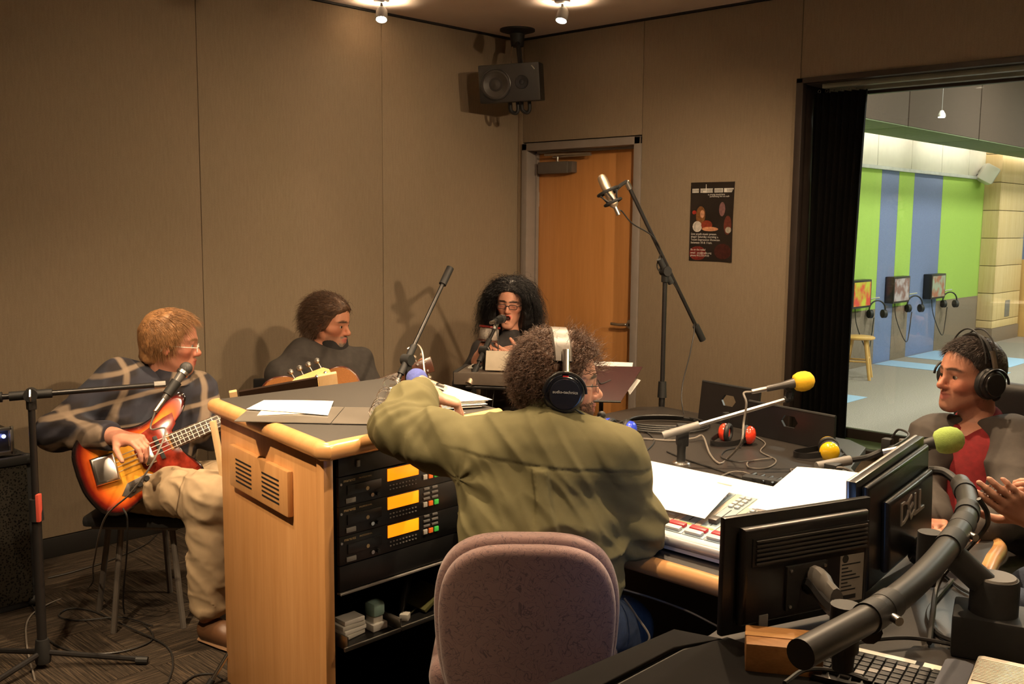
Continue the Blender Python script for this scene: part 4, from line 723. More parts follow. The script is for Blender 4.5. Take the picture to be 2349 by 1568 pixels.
ah = thing('bass_amplifier', (.4, -4.0, .656), 'small silver framed amplifier head with a blue lamp on the cabinet', 'amplifier'); part(ah, 'case', G().bx((.25, -4.2, .668), (.56, -3.638, .775), .004), M_blackg); g = G(); g.bx((.56, -4.2, .664), (.572, -3.628, .68), .003); g.bx((.56, -4.2, .765), (.572, -3.628, .781), .003); g.bx((.56, -3.638, .664), (.572, -3.622, .781), .003); part(ah, 'silver_frame', g, M_steel)
part(ah, 'pilot_lamp', G().sph((.572, -3.662, .744), .008, 10), mat('blue_led', (.1, .1, .9), .3, emis=(.25, .3, 1), es=14)); part(ah, 'knob', G().cyl((.57, -3.72, .72), (.585, -3.72, .72), .012), M_black); part(ah, 'foot', G().bx((.26, -3.75, .655), (.55, -3.73, .668)), M_black)
# ---------------------------------------------------------------- hanging loudspeaker
sc_ = V(*(0.447, -0.552, 2.503)); sn = nrm(-.16 * RR - .985 * FF - V(0, 0, .10)); sx = nrm(np.cross(V(0, 0, 1), sn)); su = np.cross(sn, sx); roll_ = .05; sx, su = sx * math.cos(roll_) + su * math.sin(roll_), su * math.cos(roll_) - sx * math.sin(roll_); SM = np.stack([sx, su, sn], 1)
hs = thing('hanging_loudspeaker', (.264, -.289, CEIL), 'black two way loudspeaker hanging from the ceiling in the room corner', 'loudspeaker'); sp = lambda u, v, w: sc_ + SM @ V(u, v, w)
M_spk = mat('speaker_case', (.016, .014, .012), .55)
cbx = part(hs, 'cabinet', G().box((0, 0, -.11), (.385, .232, .22), .008).xf(SM, sc_), M_spk)
part(cbx, 'woofer', G().lathe([(.092, 0), (.094, .6), (.078, .75), (.072, .45), (.03, -.2), (.028, .2), (.001, .5)], sp(-.085, -.005, .0), sp(-.085, -.005, .012), 32, False), mat('woofer_cone', (.035, .03, .026), .45)); part(cbx, 'woofer_ring', G().tube([sp(-.085 + .092 * math.cos(a), -.005 + .092 * math.sin(a), .006) for a in np.linspace(0, 2 * PI, 32, endpoint=False)], .005, 6, closed=True), M_blackg)
part(cbx, 'tweeter', G().lathe([(.042, 0), (.04, 1), (.016, .6), (.014, 1.2), (.001, 1.5)], sp(.08, .0, .0), sp(.08, .0, .006), 24, False), M_blackg); part(cbx, 'corner_badge', G().box((0, 0, 0), (.03, .006, .002), .001, rz(-.9)).xf(SM, sp(.155, .085, .001)), M_steel)
tpc = V(.264, -.289, CEIL); part(hs, 'ceiling_plate', G().lathe([(.115, 0), (.115, .4), (.05, 1)], tpc, tpc - V(0, 0, .03), 28), M_black); part(hs, 'ceiling_socket', G().cyl(tpc - V(0, 0, .025), tpc - V(0, 0, .11), .05, .04, 18), M_black); part(hs, 'drop_arm', G().tube(bez([tpc - V(0, 0, .09), tpc * .5 + sp(.05, .12, -.14) * .5 + V(0, 0, 0), sp(.06, .118, -.12)]), .016, 10), M_black)
part(hs, 'speaker_wire', G().tube(bez([tpc - V(0, 0, .1) + RR * -.03, tpc - V(0, 0, .18) + RR * -.04, sp(.0, .10, -.15)]), .0035, 6), M_champ)
for u in (-.0, .075): part(hs, 'yoke_loop', G().tube(bez([sp(u - .02, -.11, -.12), sp(u - .02, -.165, -.12), sp(u + .01, -.185, -.12), sp(u + .028, -.165, -.12), sp(u + .028, -.11, -.12)]), .012, 8), M_black)
# ---------------------------------------------------------------- poster
po = thing('poster', (1.61, -.024, 1.42), 'dark concert poster with a young violinist pinned right of the door', 'poster'); PX0, PX1, PZ0, PZ1 = 1.462, 1.765, 1.418, 1.884
def pf(u, v): return (PX0 + (PX1 - PX0) * u, -.0245 - .018 * max(0, u - .7) ** 1.5 * 3 * (1 - .6 * v) - .006 * math.sin(v * PI) * u, PZ0 + (PZ1 - PZ0) * v)
part(po, 'sheet', G().grid(pf, 10, 14, -.0006), mat('poster_black', (.018, .014, .012), .35, 0, .4, 6))
def pz_(u, v, off): q = pf(u, v); return V(q[0], q[1] - off, q[2])
def blob(nm, cu, cv, ru, rv, col, off=.0015, n=14, par=po):
    ring = [pz_(min(.99, max(.01, cu + ru * math.cos(a))), min(.99, max(.01, cv + rv * math.sin(a))), off) for a in np.linspace(0, 2 * PI, n, endpoint=False)]
    bk_ = [q + V(0, .0007, 0) for q in ring]; f = [tuple(range(n)), tuple(range(2 * n - 1, n - 1, -1))] + [((i + 1) % n, i, n + i, n + (i + 1) % n) for i in range(n)]
    part(par, nm, G().raw(ring + bk_, f), mat('poster_ink', col, .4, 0, .3, 60), smooth=False)
blob('print_glow', .2, .10, .2, .09, (.16, .02, .015), .0012); blob('print_glow', .78, .13, .2, .10, (.05, .012, .01), .0012); blob('print_hair', .25, .58, .11, .12, (.20, .085, .03), .0016); blob('print_face', .29, .60, .05, .05, (.55, .28, .17), .0022); blob('print_dress', .18, .44, .11, .07, (.6, .55, .5), .0022); blob('print_violin', .40, .46, .13, .06, (.25, .04, .02), .0026); blob('print_arm', .48, .41, .19, .028, (.62, .28, .15), .0032); blob('print_player', .74, .66, .07, .09, (.20, .10, .10), .0016); blob('print_scroll', .10, .62, .05, .025, (.35, .03, .02), .0016); blob('print_piano', .88, .46, .09, .12, (.14, .035, .025), .0018); blob('print_pages', .9, .40, .07, .04, (.4, .36, .3), .0024)
MtP = np.array([[1., 0, 0], [0, 0, -1], [0, 1, 0]]); M_pw = mat('poster_white', (.72, .7, .66), .5); M_pg = mat('poster_green', (.2, .4, .1), .5)
for k, (u0, u1) in enumerate(((.04, .19), (.23, .51), (.55, .74), (.77, .98))):
    part(po, 'title_block', G().box(pz_((u0 + u1) / 2, .895, .002), ((u1 - u0) * .303, .0008, .024)), M_pw, smooth=False); 
    for i in range(int((u1 - u0) * 36)): part(po, 'title_mark', G().box(pz_(u0 + .018 + i * .029, .895, .0027), (.0028, .0008, .017)), M_ink, smooth=False)
part(po, 'title_note', G().box(pz_(.36, .92, .003), (.004, .0008, .05)).box(pz_(.33, .88, .003), (.022, .0008, .012)), M_pw, smooth=False)
for (txt, u, v, sz) in (('a young musicians', .60, .845, .016), ('performing live on radio', .68, .82, .014), ('Live youth music presents street', .04, .345, .018), ('singer Saturday morning during our', .04, .31, .018), ('Youth Expression Showcase', .04, .272, .018), ('between 10 & 11am.', .04, .235, .018), ('Be on the radio!', .04, .145, .016), ('email   you@radio.org', .04, .105, .016), ('phone 412.555.0155', .04, .07, .016)):
    part(po, 'print_line', G().text(txt, sz, MtP, pz_(u, v, .0035), .0003, 'LEFT' if u < .3 else 'CENTER'), M_pw, smooth=False)
# ---------------------------------------------------------------- music keyboard, laptop, stands behind the console
kx = nrm(V(.83, .56, 0)); ky = V(-kx[1], kx[0], 0); KM2 = np.stack([kx, ky, V(0, 0, 1)], 1); K0 = V(1.264, -1.78, .832)
kq = lambda u0, u1, v0, v1, h0, h1, b=.003: G().box(((u0 + u1) / 2, (v0 + v1) / 2, (h0 + h1) / 2), (u1 - u0, v1 - v0, h1 - h0), b).xf(KM2, K0)
mk = thing('stage_keyboard', (1.55, -1.5, .83), 'grey brown electronic keyboard with yellow stickers before the singer', 'keyboard'); part(mk, 'case', kq(0, .62, 0, .28, 0, .062, .006), mat('taupe_case', (.115, .09, .07), .5)); part(mk, 'end_block', kq(-.004, .02, .005, .275, .004, .066, .004), M_black)
for i in range(18): part(mk, 'white_key', kq(.04 + i * .0305, .0690 + i * .0305, .15, .278, .05, .068, .001), M_white)
for i in range(17):
    if i % 7 not in (2, 6): part(mk, 'black_key', kq(.061 + i * .0305, .076 + i * .0305, .15, .225, .066, .077, .001), M_black)
stk = part(mk, 'sticker', kq(.285, .40, -.002, .0, .006, .05, 0), mat('sticker_black', (.012, .011, .01), .5)); MtK = np.stack([kx, V(0, 0, 1), -ky], 1); M_yel = mat('yellow_print', (.85, .6, .03), .5)
part(stk, 'letters', G().text('MO', .034, MtK, K0 + KM2 @ V(.335, -.003, .036)).text('Rhythm', .016, MtK, K0 + KM2 @ V(.335, -.003, .013)), M_yel, 'yellow letters MO and Rhythm', smooth=False)
part(mk, 'control_knob', G().cyl(K0 + KM2 @ V(.09, .06, .062), K0 + KM2 @ V(.09, .06, .075), .012), M_black)
ks = thing('keyboard_stand', (1.55, -1.5, 0), 'black cross braced stand under the stage keyboard', 'stand')
for u in (.10, .52):
    for s_ in (0, 1): part(ks, 'leg', G().cyl(K0 + KM2 @ V(u, .02 + .24 * s_, -.012), V(*(K0 + KM2 @ V(u, .26 - .24 * s_, 0))[:2], .0), .012), M_blackg)
part(ks, 'cross_bar', G().cyl(K0 + KM2 @ V(.10, .14, -.4), K0 + KM2 @ V(.52, .14, -.4), .010), M_blackg); part(ks, 'top_rail', G().cyl(K0 + KM2 @ V(.06, .02, -.012), K0 + KM2 @ V(.57, .02, -.012), .011).cyl(K0 + KM2 @ V(.06, .26, -.012), K0 + KM2 @ V(.57, .26, -.012), .011), M_blackg)
lt = thing('laptop', K0 + KM2 @ V(.3, .12, .066), 'cream backed open laptop on the stage keyboard', 'laptop'); LM = KM2 @ rx(-.25); part(lt, 'lid', G().box((0, 0, .03), (.27, .008, .10), .003).xf(LM, K0 + KM2 @ V(.285, .06, .088)), mat('cream_lid', (.62, .54, .42), .4)); part(lt, 'base', kq(.15, .42, .065, .15, .07, .085, .004), M_white)
ml = thing('music_stand', (1.75, -1.2, 0), 'dark red music stand with sheets right of the operator head', 'music stand'); q = [V(*(1.747, -1.352, 0.937)), V(*(1.960, -1.149, 0.933)), V(*(1.981, -1.348, 0.785)), V(*(1.775, -1.545, 0.789))]
part(ml, 'desk', quad([q[3], q[0], q[1], q[2]], .004), mat('maroon_board', (.035, .006, .006), .4)); part(ml, 'ledge', G().tube([q[3], q[2]], .006, 6), M_black); mc_ = sum(q) / 4; part(ml, 'pole', G().cyl(mc_ + V(-.02, .02, -.02), V(mc_[0] - .02, mc_[1] + .02, .12), .011), M_blackg); part(ml, 'brace', G().tube(bez([q[0] * .6 + q[2] * .4, mc_ + V(0, -.008, 0), q[1] * .6 + q[3] * .4]), .003, 6), M_black)
for k in range(3): part(ml, 'leg', G().cyl(V(mc_[0] - .02, mc_[1] + .02, .2), V(mc_[0] - .02 + .22 * math.cos(k * 2.09 + 1), mc_[1] + .02 + .22 * math.sin(k * 2.09 + 1), .01), .008), M_blackg)
sheet('sheet_music', [q[3] * .1 + q[0] * .9 + V(-.01, .01, .006), q[0] * 1.0 + V(-.02, .02, .02), q[1] * .85 + q[0] * .15 + V(-.02, .02, .016), q[1] * .8 + q[0] * .2 - V(0, 0, .05)], 'white sheet showing above the dark red music stand', bend=.0)
sheet('sheet_music', [V(*(1.938, -1.220, 0.798)), V(*(1.953, -1.153, 0.865)), V(*(1.922, -1.140, 0.868)), V(*(1.899, -1.186, 0.811))], 'corner of a pale sheet behind the right edge of the music stand', bend=0)
# wooden music desk behind the console
wd = thing('wooden_music_desk', (1.5, -2.96, 0), 'black board on a pale wooden frame behind the console', 'music stand'); a0, a1 = V(*(1.425, -3.077, 0.966)), V(*(1.577, -2.813, 1.012)); dn = V(-.06, .07, -.22)
part(wd, 'board', quad([a0 + dn, a0, a1, a1 + dn], .012), mat('dark_board', (.02, .011, .007), .35)); M_pw2 = wood('pale_rail', (.55, .36, .18), (.66, .46, .25))
exd = nrm(a1 - a0)
for c_, w_ in ((a0 - exd * .022, .03), (a1 + exd * .04, .075)):
    e_ = nrm(dn); part(wd, 'side_rail', G().box((0, 0, 0), (w_, .018, .25), .003).xf(np.stack([exd, nrm(np.cross(e_, exd)), -e_], 1), c_ + dn * .48), M_pw2)
for c_ in (a0 - exd * .02, a1 + exd * .02): part(wd, 'leg', G().cyl(c_ + dn * .9, V(c_[0] - .12, c_[1] + .05, .0), .013), M_pw2)
part(wd, 'leg', G().box((0, 0, 0), (.022, .022, .62), .004).xf(rz(.7) @ ry(-.16), V(*(1.529, -3.218, 0.777)) + V(.0, .02, -.2)), M_pw2)
# ---------------------------------------------------------------- hall furniture
M_sto = wood('stool_wood', (.55, .30, .09), (.68, .42, .15), .4)
def stool(x, y, h, lab):
    t = thing('wooden_stool', (x, y, 0), lab, 'stool', 'wooden stools in the hall'); part(t, 'seat', G().lathe([(.14, 0), (.165, .3), (.165, .75), (.15, 1)], (x, y, h - .035), (x, y, h), 24), M_sto); pts = []
    for k in range(4):
        a = PI / 4 + k * PI / 2 + .35; tp_ = V(x + .10 * math.cos(a), y + .10 * math.sin(a), h - .03); bt = V(x + .19 * math.cos(a), y + .19 * math.sin(a), 0); part(t, 'leg', G().cyl(bt, tp_, .017, .02), M_sto); pts.append(bt * .55 + tp_ * .45)
    for k in range(4): part(t, 'rung', G().cyl(pts[k] + V(0, 0, .03 * (k % 2)), pts[(k + 1) % 4] + V(0, 0, .03 * (k % 2)), .010), M_sto)
stool(.21, 5.15, .46, 'wooden stool standing whole beside the blue stripe'); stool(.33, 4.22, .46, 'wooden stool half hidden behind the black curtain')
for i, (yc, zc) in enumerate(((5.73, .87), (6.82, .875), (7.98, .87))):
    nm = ['nearest the curtain with a yellow picture', 'in the middle of the three', 'farthest from the curtain'][i]
    t = thing('wall_screen', (-.14, yc, zc - .17), 'black boxed screen on the striped wall, ' + nm, 'screen', 'listening screens in the hall'); part(t, 'case', G().bx((-.148, yc - .24, zc - .16), (-.04, yc + .24, zc + .16), .01), M_blackg); col = [((.6, .62, .02), (.75, .05, .02)), ((.25, .12, .09), (.5, .42, .38)), ((.35, .4, .25), (.4, .13, .06))][i]
    m_, nt, b = new_mat('screen_picture'); tc = N(nt, 'ShaderNodeTexCoord'); nz = N(nt, 'ShaderNodeTexNoise', i_Scale=9.0 if i else 5.0, i_Detail=4.0); nt.links.new(tc.outputs['Object'], nz.inputs['Vector']); r_ = ramp(nt, [(.42, col[0]), (.6, col[1])]); nt.links.new(nz.outputs['Fac'], r_.inputs[0]); nt.links.new(r_.outputs[0], b.inputs['Emission Color']); b.inputs['Emission Strength'].default_value = .8; b.inputs['Base Color'].default_value = (.02, .02, .02, 1)
    part(t, 'picture', G().bx((-.04, yc - .21, zc - .135), (-.037, yc + .21, zc + .135)), m_, smooth=False)
    hy_ = yc + .42; t = thing('wall_hook', (-.14, hy_, zc + .02), 'white headphone hook on the wall beside the screen ' + nm, 'hook', 'headphone hooks in the hall'); part(t, 'plate', G().bx((-.15, hy_ - .02, zc - .1), (-.135, hy_ + .02, zc + .12), .003), M_white); part(t, 'peg', G().cyl((-.14, hy_, zc - .085), (-.03, hy_ + .02, zc - .06), .008), M_white)
    hc = V(-.05, hy_ + .02, zc - .20); t = thing('hanging_headphones', hc, 'black headphones hanging beside the screen ' + nm, 'headphones', 'hall headphones')
    part(t, 'headband', G().tube(arc(hc + V(0, 0, 0), .105, -.5, PI + .5, 20, V(.55, .83, 0), V(0, 0, 1)), .009, 6), M_black)
    for s_ in (-1, 1): c_ = hc + V(.55, .83, 0) * .09 * s_ + V(0, 0, -.05); part(t, 'ear_cup', G().cyl(c_ - V(.55, .83, 0) * .02, c_ + V(.55, .83, 0) * .02, .05, n=18), M_black)
    cable('headphone_cable', [hc + V(0, -.08, -.09), hc + V(.0, -.12, -.3), hc + V(.01, -.2, -.45), hc + V(.0, -.32, -.38), hc + V(-.06, -.40, -.15), hc + V(-.08, -.42, .05)], .006, 'black headphone cable under the screen ' + nm, None, 8, 'hall headphone cables')
ws = V(-.02, 9.45, 2.36); t = thing('wall_loudspeaker', ws, 'white wall loudspeaker by the pale pillar', 'loudspeaker'); part(t, 'case', G().box(ws, (.2, .3, .24), .03, rz(.5) @ ry(.5)), M_white); part(t, 'bracket', G().cyl(ws + V(-.14, 0, -.02), ws, .03), M_grey); part(t, 'grille', G().box(ws + rz(.5) @ ry(.5) @ V(.101, 0, 0), (.006, .26, .2), .003, rz(.5) @ ry(.5)), mat('grille_grey', (.5, .5, .48), .6))
M_bulb_small = mat('pendant_bulb', (1, .95, .9), .4, emis=(1, .95, 1), es=12)
pd = V(1.705, 3.163, 2.513); t = thing('pendant_lamp', pd, 'small lit pendant lamp in front of the dark bulkhead', 'lamp'); part(t, 'shade', G().lathe([(.03, 0), (.028, .4), (.012, 1)], pd, pd + V(0, 0, .05), 18), M_white); part(t, 'bulb', G().lathe([(.026, 0), (.022, 1)], pd - V(0, 0, .006), pd, 16), M_bulb_small); part(t, 'rod', G().cyl(pd + V(0, 0, .05), V(pd[0], pd[1], 3.7), .003, n=6), M_grey)
# bookcase with picture books
bkx = thing('bookcase', (.25, 11.0, 0), 'pale wooden bookcase with curved end at the far right of the hall', 'bookcase'); prof = [(0, 0), (.62, 0), (.62, .5), (.40, 1.0), (.32, 1.12), (.22, 1.16), (0, 1.16)]
M_bkw = wood('bookcase_wood', (.60, .36, .12), (.70, .45, .18), .4)
for yy in (10.92, 12.4): part(bkx, 'end_panel', G().prism(prof, .03, M=np.array([[1., 0, 0], [0, 0, 1], [0, 1, 0]]), t=(-.12, yy, 0), b=.004), M_bkw)
for z_ in (.1, .45, .8): part(bkx, 'shelf', G().bx((-.1, 10.95, z_), (.45 - .2 * z_, 12.4, z_ + .025), .002), M_bkw)
for k, (cn_, c_) in enumerate((('red', (.5, .05, .04)), ('tan', (.6, .45, .3)), ('dark green', (.05, .2, .08)), ('grey', (.45, .45, .45)), ('navy', (.05, .07, .3)), ('orange', (.7, .25, .05)), ('white', (.75, .73, .7)), ('brown', (.2, .1, .05)), ('teal', (.05, .35, .33)))):
    z_ = (.825, .475, .125)[k % 3]; y_ = 10.97 + (k // 3) * .05; hh_ = .2 + .04 * (k % 4)
    b_ = thing('picture_book', (.05, y_, z_), '%s picture book in the hall bookcase' % cn_, 'book', 'books in the hall bookcase'); part(b_, 'cover', G().bx((-.08, y_, z_), (.2, y_ + .035, z_ + hh_), .003), mat('book_cover', c_, .5)); part(b_, 'pages', G().bx((-.075, y_ + .004, z_ + .004), (.196, y_ + .031, z_ + hh_ + .001)), M_paper)

# ---------------------------------------------------------------- implicit surfaces -> one continuous mesh (surface nets on sparse blocks)
def hash3(i, j, k, s):
    n = (i * 374761393 + j * 668265263 + k * 2147483647 + s * 974634777).astype(np.int64) & 0xffffffff
    n = ((n ^ (n >> 13)) * 1274126177) & 0xffffffff
    return ((n ^ (n >> 16)) & 0xffff).astype(np.float32) / 65535.0
def vnoise(P, s=0):
    F = np.floor(P); I = F.astype(np.int64); f = (P - F).astype(np.float32); f = f * f * (3 - 2 * f); r = 0
    for dx in (0, 1):
        wx = f[:, 0] if dx else 1 - f[:, 0]
        for dy in (0, 1):
            wy = f[:, 1] if dy else 1 - f[:, 1]
            for dz in (0, 1):
                wz = f[:, 2] if dz else 1 - f[:, 2]
                r = r + wx * wy * wz * hash3(I[:, 0] + dx, I[:, 1] + dy, I[:, 2] + dz, s)
    return r * 2 - 1
class S:
    """ordered list of blended shapes; disp(P,d) may add relief"""
    def __init__(s): s.p = []; s.disp = None; s.marg = .004
    def rc(s, a, b, ra, rb=None, k=.02, op=1):
        a = np.asarray(a, np.float32); b = np.asarray(b, np.float32); rb = ra if rb is None else rb; ba = b - a; l2 = float(ba @ ba) + 1e-12
        def f(P):
            h = np.clip(((P - a) @ ba) / l2, 0, 1); q = P - a - h[:, None] * ba
            return np.sqrt((q * q).sum(1)) - (ra + (rb - ra) * h)
        s.p.append((f, k, op)); return s
    def ell(s, c, r, M=None, k=.02, op=1):
        c = np.asarray(c, np.float32); r = np.asarray(r, np.float32); M = None if M is None else np.asarray(M, np.float32)
        def f(P):
            q = P - c
            if M is not None: q = q @ M
            k0 = np.sqrt(((q / r) ** 2).sum(1)); k1 = np.sqrt(((q / (r * r)) ** 2).sum(1)) + 1e-9
            return np.where(k0 < .3, (k0 - 1) * r.min(), k0 * (k0 - 1) / k1)
        s.p.append((f, k, op)); return s
    def box(s, c, h, rad, M=None, k=.02, op=1):
        c = np.asarray(c, np.float32); h = np.asarray(h, np.float32) - rad; M = None if M is None else np.asarray(M, np.float32)
        def f(P):
            q = P - c
            if M is not None: q = q @ M
            q = np.abs(q) - h
            return np.sqrt((np.maximum(q, 0) ** 2).sum(1)) + np.minimum(q.max(1), 0) - rad
        s.p.append((f, k, op)); return s
    def plane(s, c, n, k=.004):
        """cuts away what lies on the side n points to"""
        c = np.asarray(c, np.float32); n = nrm(n).astype(np.float32)
        s.p.append((lambda P: -((P - c) @ n), k, -1)); return s
    def cuff(s, c, n, r=.14, k=.004):
        c = np.asarray(c, np.float32); n = nrm(n).astype(np.float32)
        s.p.append((lambda P: np.maximum(-((P - c) @ n), np.sqrt(((P - c) ** 2).sum(1)) - r), k, -1)); return s
    def rcut(s, fn, k=.004): s.p.append((fn, k, -1)); return s
    def ev(s, P, lists=None, nb=0):
        d = np.full(len(P), 10., np.float32)
        for i, (f, k, op) in enumerate(s.p):
            if lists is None: sel = slice(None); Q = P
            else:
                sel = lists[i]
                if len(sel) == 0: continue
                Q = P.reshape(nb, -1, 3)[sel].reshape(-1, 3)
            v = f(Q).astype(np.float32)
            if lists is None: cur = d
            else: cur = d.reshape(nb, -1)[sel].reshape(-1)
            if op > 0: h = np.maximum(k - np.abs(cur - v), 0) / k; r = np.minimum(cur, v) - h * h * k * .25
            else: v = -v; h = np.maximum(k - np.abs(cur - v), 0) / k; r = np.maximum(cur, v) + h * h * k * .25
            if lists is None: d = r
            else:
                D = d.reshape(nb, -1); D[sel] = r.reshape(len(sel), -1)
        return d
    def mesh(s, lo, hi, h=.005):
        B = 8; lo = np.asarray(lo, float); hi = np.asarray(hi, float); bs = B * h
        nb = np.maximum(1, np.ceil((hi - lo) / bs).astype(int))
        gi = np.stack(np.meshgrid(*[np.arange(n) for n in nb], indexing='ij'), -1).reshape(-1, 3)
        C = (lo + (gi + .5) * bs).astype(np.float32); rad = bs * .8661 + s.marg
        vals = [(f(C).astype(np.float32), k, op) for f, k, op in s.p]
        d = np.full(len(C), 10., np.float32)
        for v, k, op in vals:
            if op > 0: e = np.maximum(k - np.abs(d - v), 0) / k; d = np.minimum(d, v) - e * e * k * .25
            else: v = -v; e = np.maximum(k - np.abs(d - v), 0) / k; d = np.maximum(d, v) + e * e * k * .25
        act = np.abs(d) < rad * 1.25
        gi = gi[act]; n = len(gi); lists = []
        addmin = np.full(n, 10., np.float32)
        for v, k, op in vals:
            if op > 0: addmin = np.minimum(addmin, v[act])
        for v, k, op in vals:
            va = v[act]
            lists.append(np.nonzero((va - rad - k < addmin + rad) if op > 0 else (va < rad + k))[0])
        o = np.stack(np.meshgrid(*[np.arange(B + 1)] * 3, indexing='ij'), -1).reshape(-1, 3)
        GI = gi[:, None, :] * B + o[None]                       # global corner indices
        P = (lo + GI.reshape(-1, 3) * h).astype(np.float32)
        D = s.ev(P, lists, n)
        if s.disp is not None: m = np.abs(D) < s.marg + 3 * h; D[m] = D[m] + s.disp(P[m], D[m])
        D = D.reshape(n, B + 1, B + 1, B + 1); GI = GI.reshape(n, B + 1, B + 1, B + 1, 3)
        sg = D < 0
        cn = [(a, b, c) for a in (0, 1) for b in (0, 1) for c in (0, 1)]
        cnt = sum(sg[:, a:a + B, b:b + B, c:c + B].astype(np.int8) for a, b, c in cn)
        bi, ci, cj, ck = np.nonzero((cnt > 0) & (cnt < 8))
        pos = np.zeros((len(bi), 3)); num = np.zeros(len(bi))
        for a in cn:
            for ax in range(3):
                if a[ax]: continue
                b = list(a); b[ax] = 1
                da = D[bi, ci + a[0], cj + a[1], ck + a[2]]; db = D[bi, ci + b[0], cj + b[1], ck + b[2]]
                m = (da < 0) != (db < 0); t = np.where(m, da / np.where(m, da - db, 1), 0)
                q = np.zeros((len(bi), 3)); q[:] = a; q[:, ax] = t
                pos += q * m[:, None]; num += m
        base = gi[bi] * B + np.stack([ci, cj, ck], 1)
        verts = lo + (base + pos / num[:, None]) * h
        NX = nb * B + 3
        key = lambda q: (q[..., 0].astype(np.int64) * NX[1] + q[..., 1]) * NX[2] + q[..., 2]
        kk = key(base); order = np.argsort(kk); ks = kk[order]; faces = []
        for ax in range(3):
            sl0 = [slice(0, B)] * 3; sl1 = list(sl0); sl1[ax] = slice(1, B + 1)
            a = sg[(slice(None), *sl0)]; b = sg[(slice(None), *sl1)]
            m = np.nonzero(a != b); g0 = gi[m[0]] * B + np.stack(m[1:], 1); ins = a[m]
            u, w = (ax + 1) % 3, (ax + 2) % 3
            qs = []
            for du, dw in ((-1, -1), (0, -1), (0, 0), (-1, 0)):
                q = g0.copy(); q[:, u] += du; q[:, w] += dw; k2 = key(q); ix = np.searchsorted(ks, k2); ix = np.clip(ix, 0, len(ks) - 1)
                ok = ks[ix] == k2; qs.append(np.where(ok, order[ix], -1))
            Qd = np.stack(qs, 1); good = (Qd >= 0).all(1); Qd = Qd[good]; ins = ins[good]
            Qd = np.where(ins[:, None], Qd, Qd[:, ::-1]); faces.append(Qd)
        return verts, np.vstack(faces)
def sdf_obj(name, s, lo, hi, h, m, parent=None, color=None, label=None, smooth_it=1):
    v, f = s.mesh(lo, hi, h)
    if smooth_it:                                              # light relaxation of the net
        e = np.vstack([f[:, [0, 1]], f[:, [1, 2]], f[:, [2, 3]], f[:, [3, 0]]])
        for _ in range(smooth_it):
            acc = np.zeros_like(v); c = np.zeros(len(v))
            np.add.at(acc, e[:, 0], v[e[:, 1]]); np.add.at(c, e[:, 0], 1); np.add.at(acc, e[:, 1], v[e[:, 0]]); np.add.at(c, e[:, 1], 1)
            v = v * .5 + .5 * acc / np.maximum(c, 1)[:, None]
    me = bpy.data.meshes.new(name); me.vertices.add(len(v)); base = root_loc(parent) if parent is not None else V(0, 0, 0)
    me.vertices.foreach_set('co', (v - base).astype(np.float32).ravel())
    nf = len(f); me.loops.add(nf * 4); me.polygons.add(nf)
    me.loops.foreach_set('vertex_index', f.astype(np.int32).ravel()); me.polygons.foreach_set('loop_start', np.arange(0, nf * 4, 4, dtype=np.int32))
    me.polygons.foreach_set('use_smooth', np.ones(nf, bool)); me.update(calc_edges=True)
    if color is not None:
        ca = me.color_attributes.new('Col', 'FLOAT_COLOR', 'POINT'); c4 = np.ones((len(v), 4), np.float32); c4[:, :3] = color(v); ca.data.foreach_set('color', c4.ravel())
    for q in (m if isinstance(m, (list, tuple)) else [m]): me.materials.append(q)
    me.validate()
    o = bpy.data.objects.new(name, me); COL.objects.link(o)
    if parent is not None: o.parent = parent
    if label: o['label'] = label
    return o
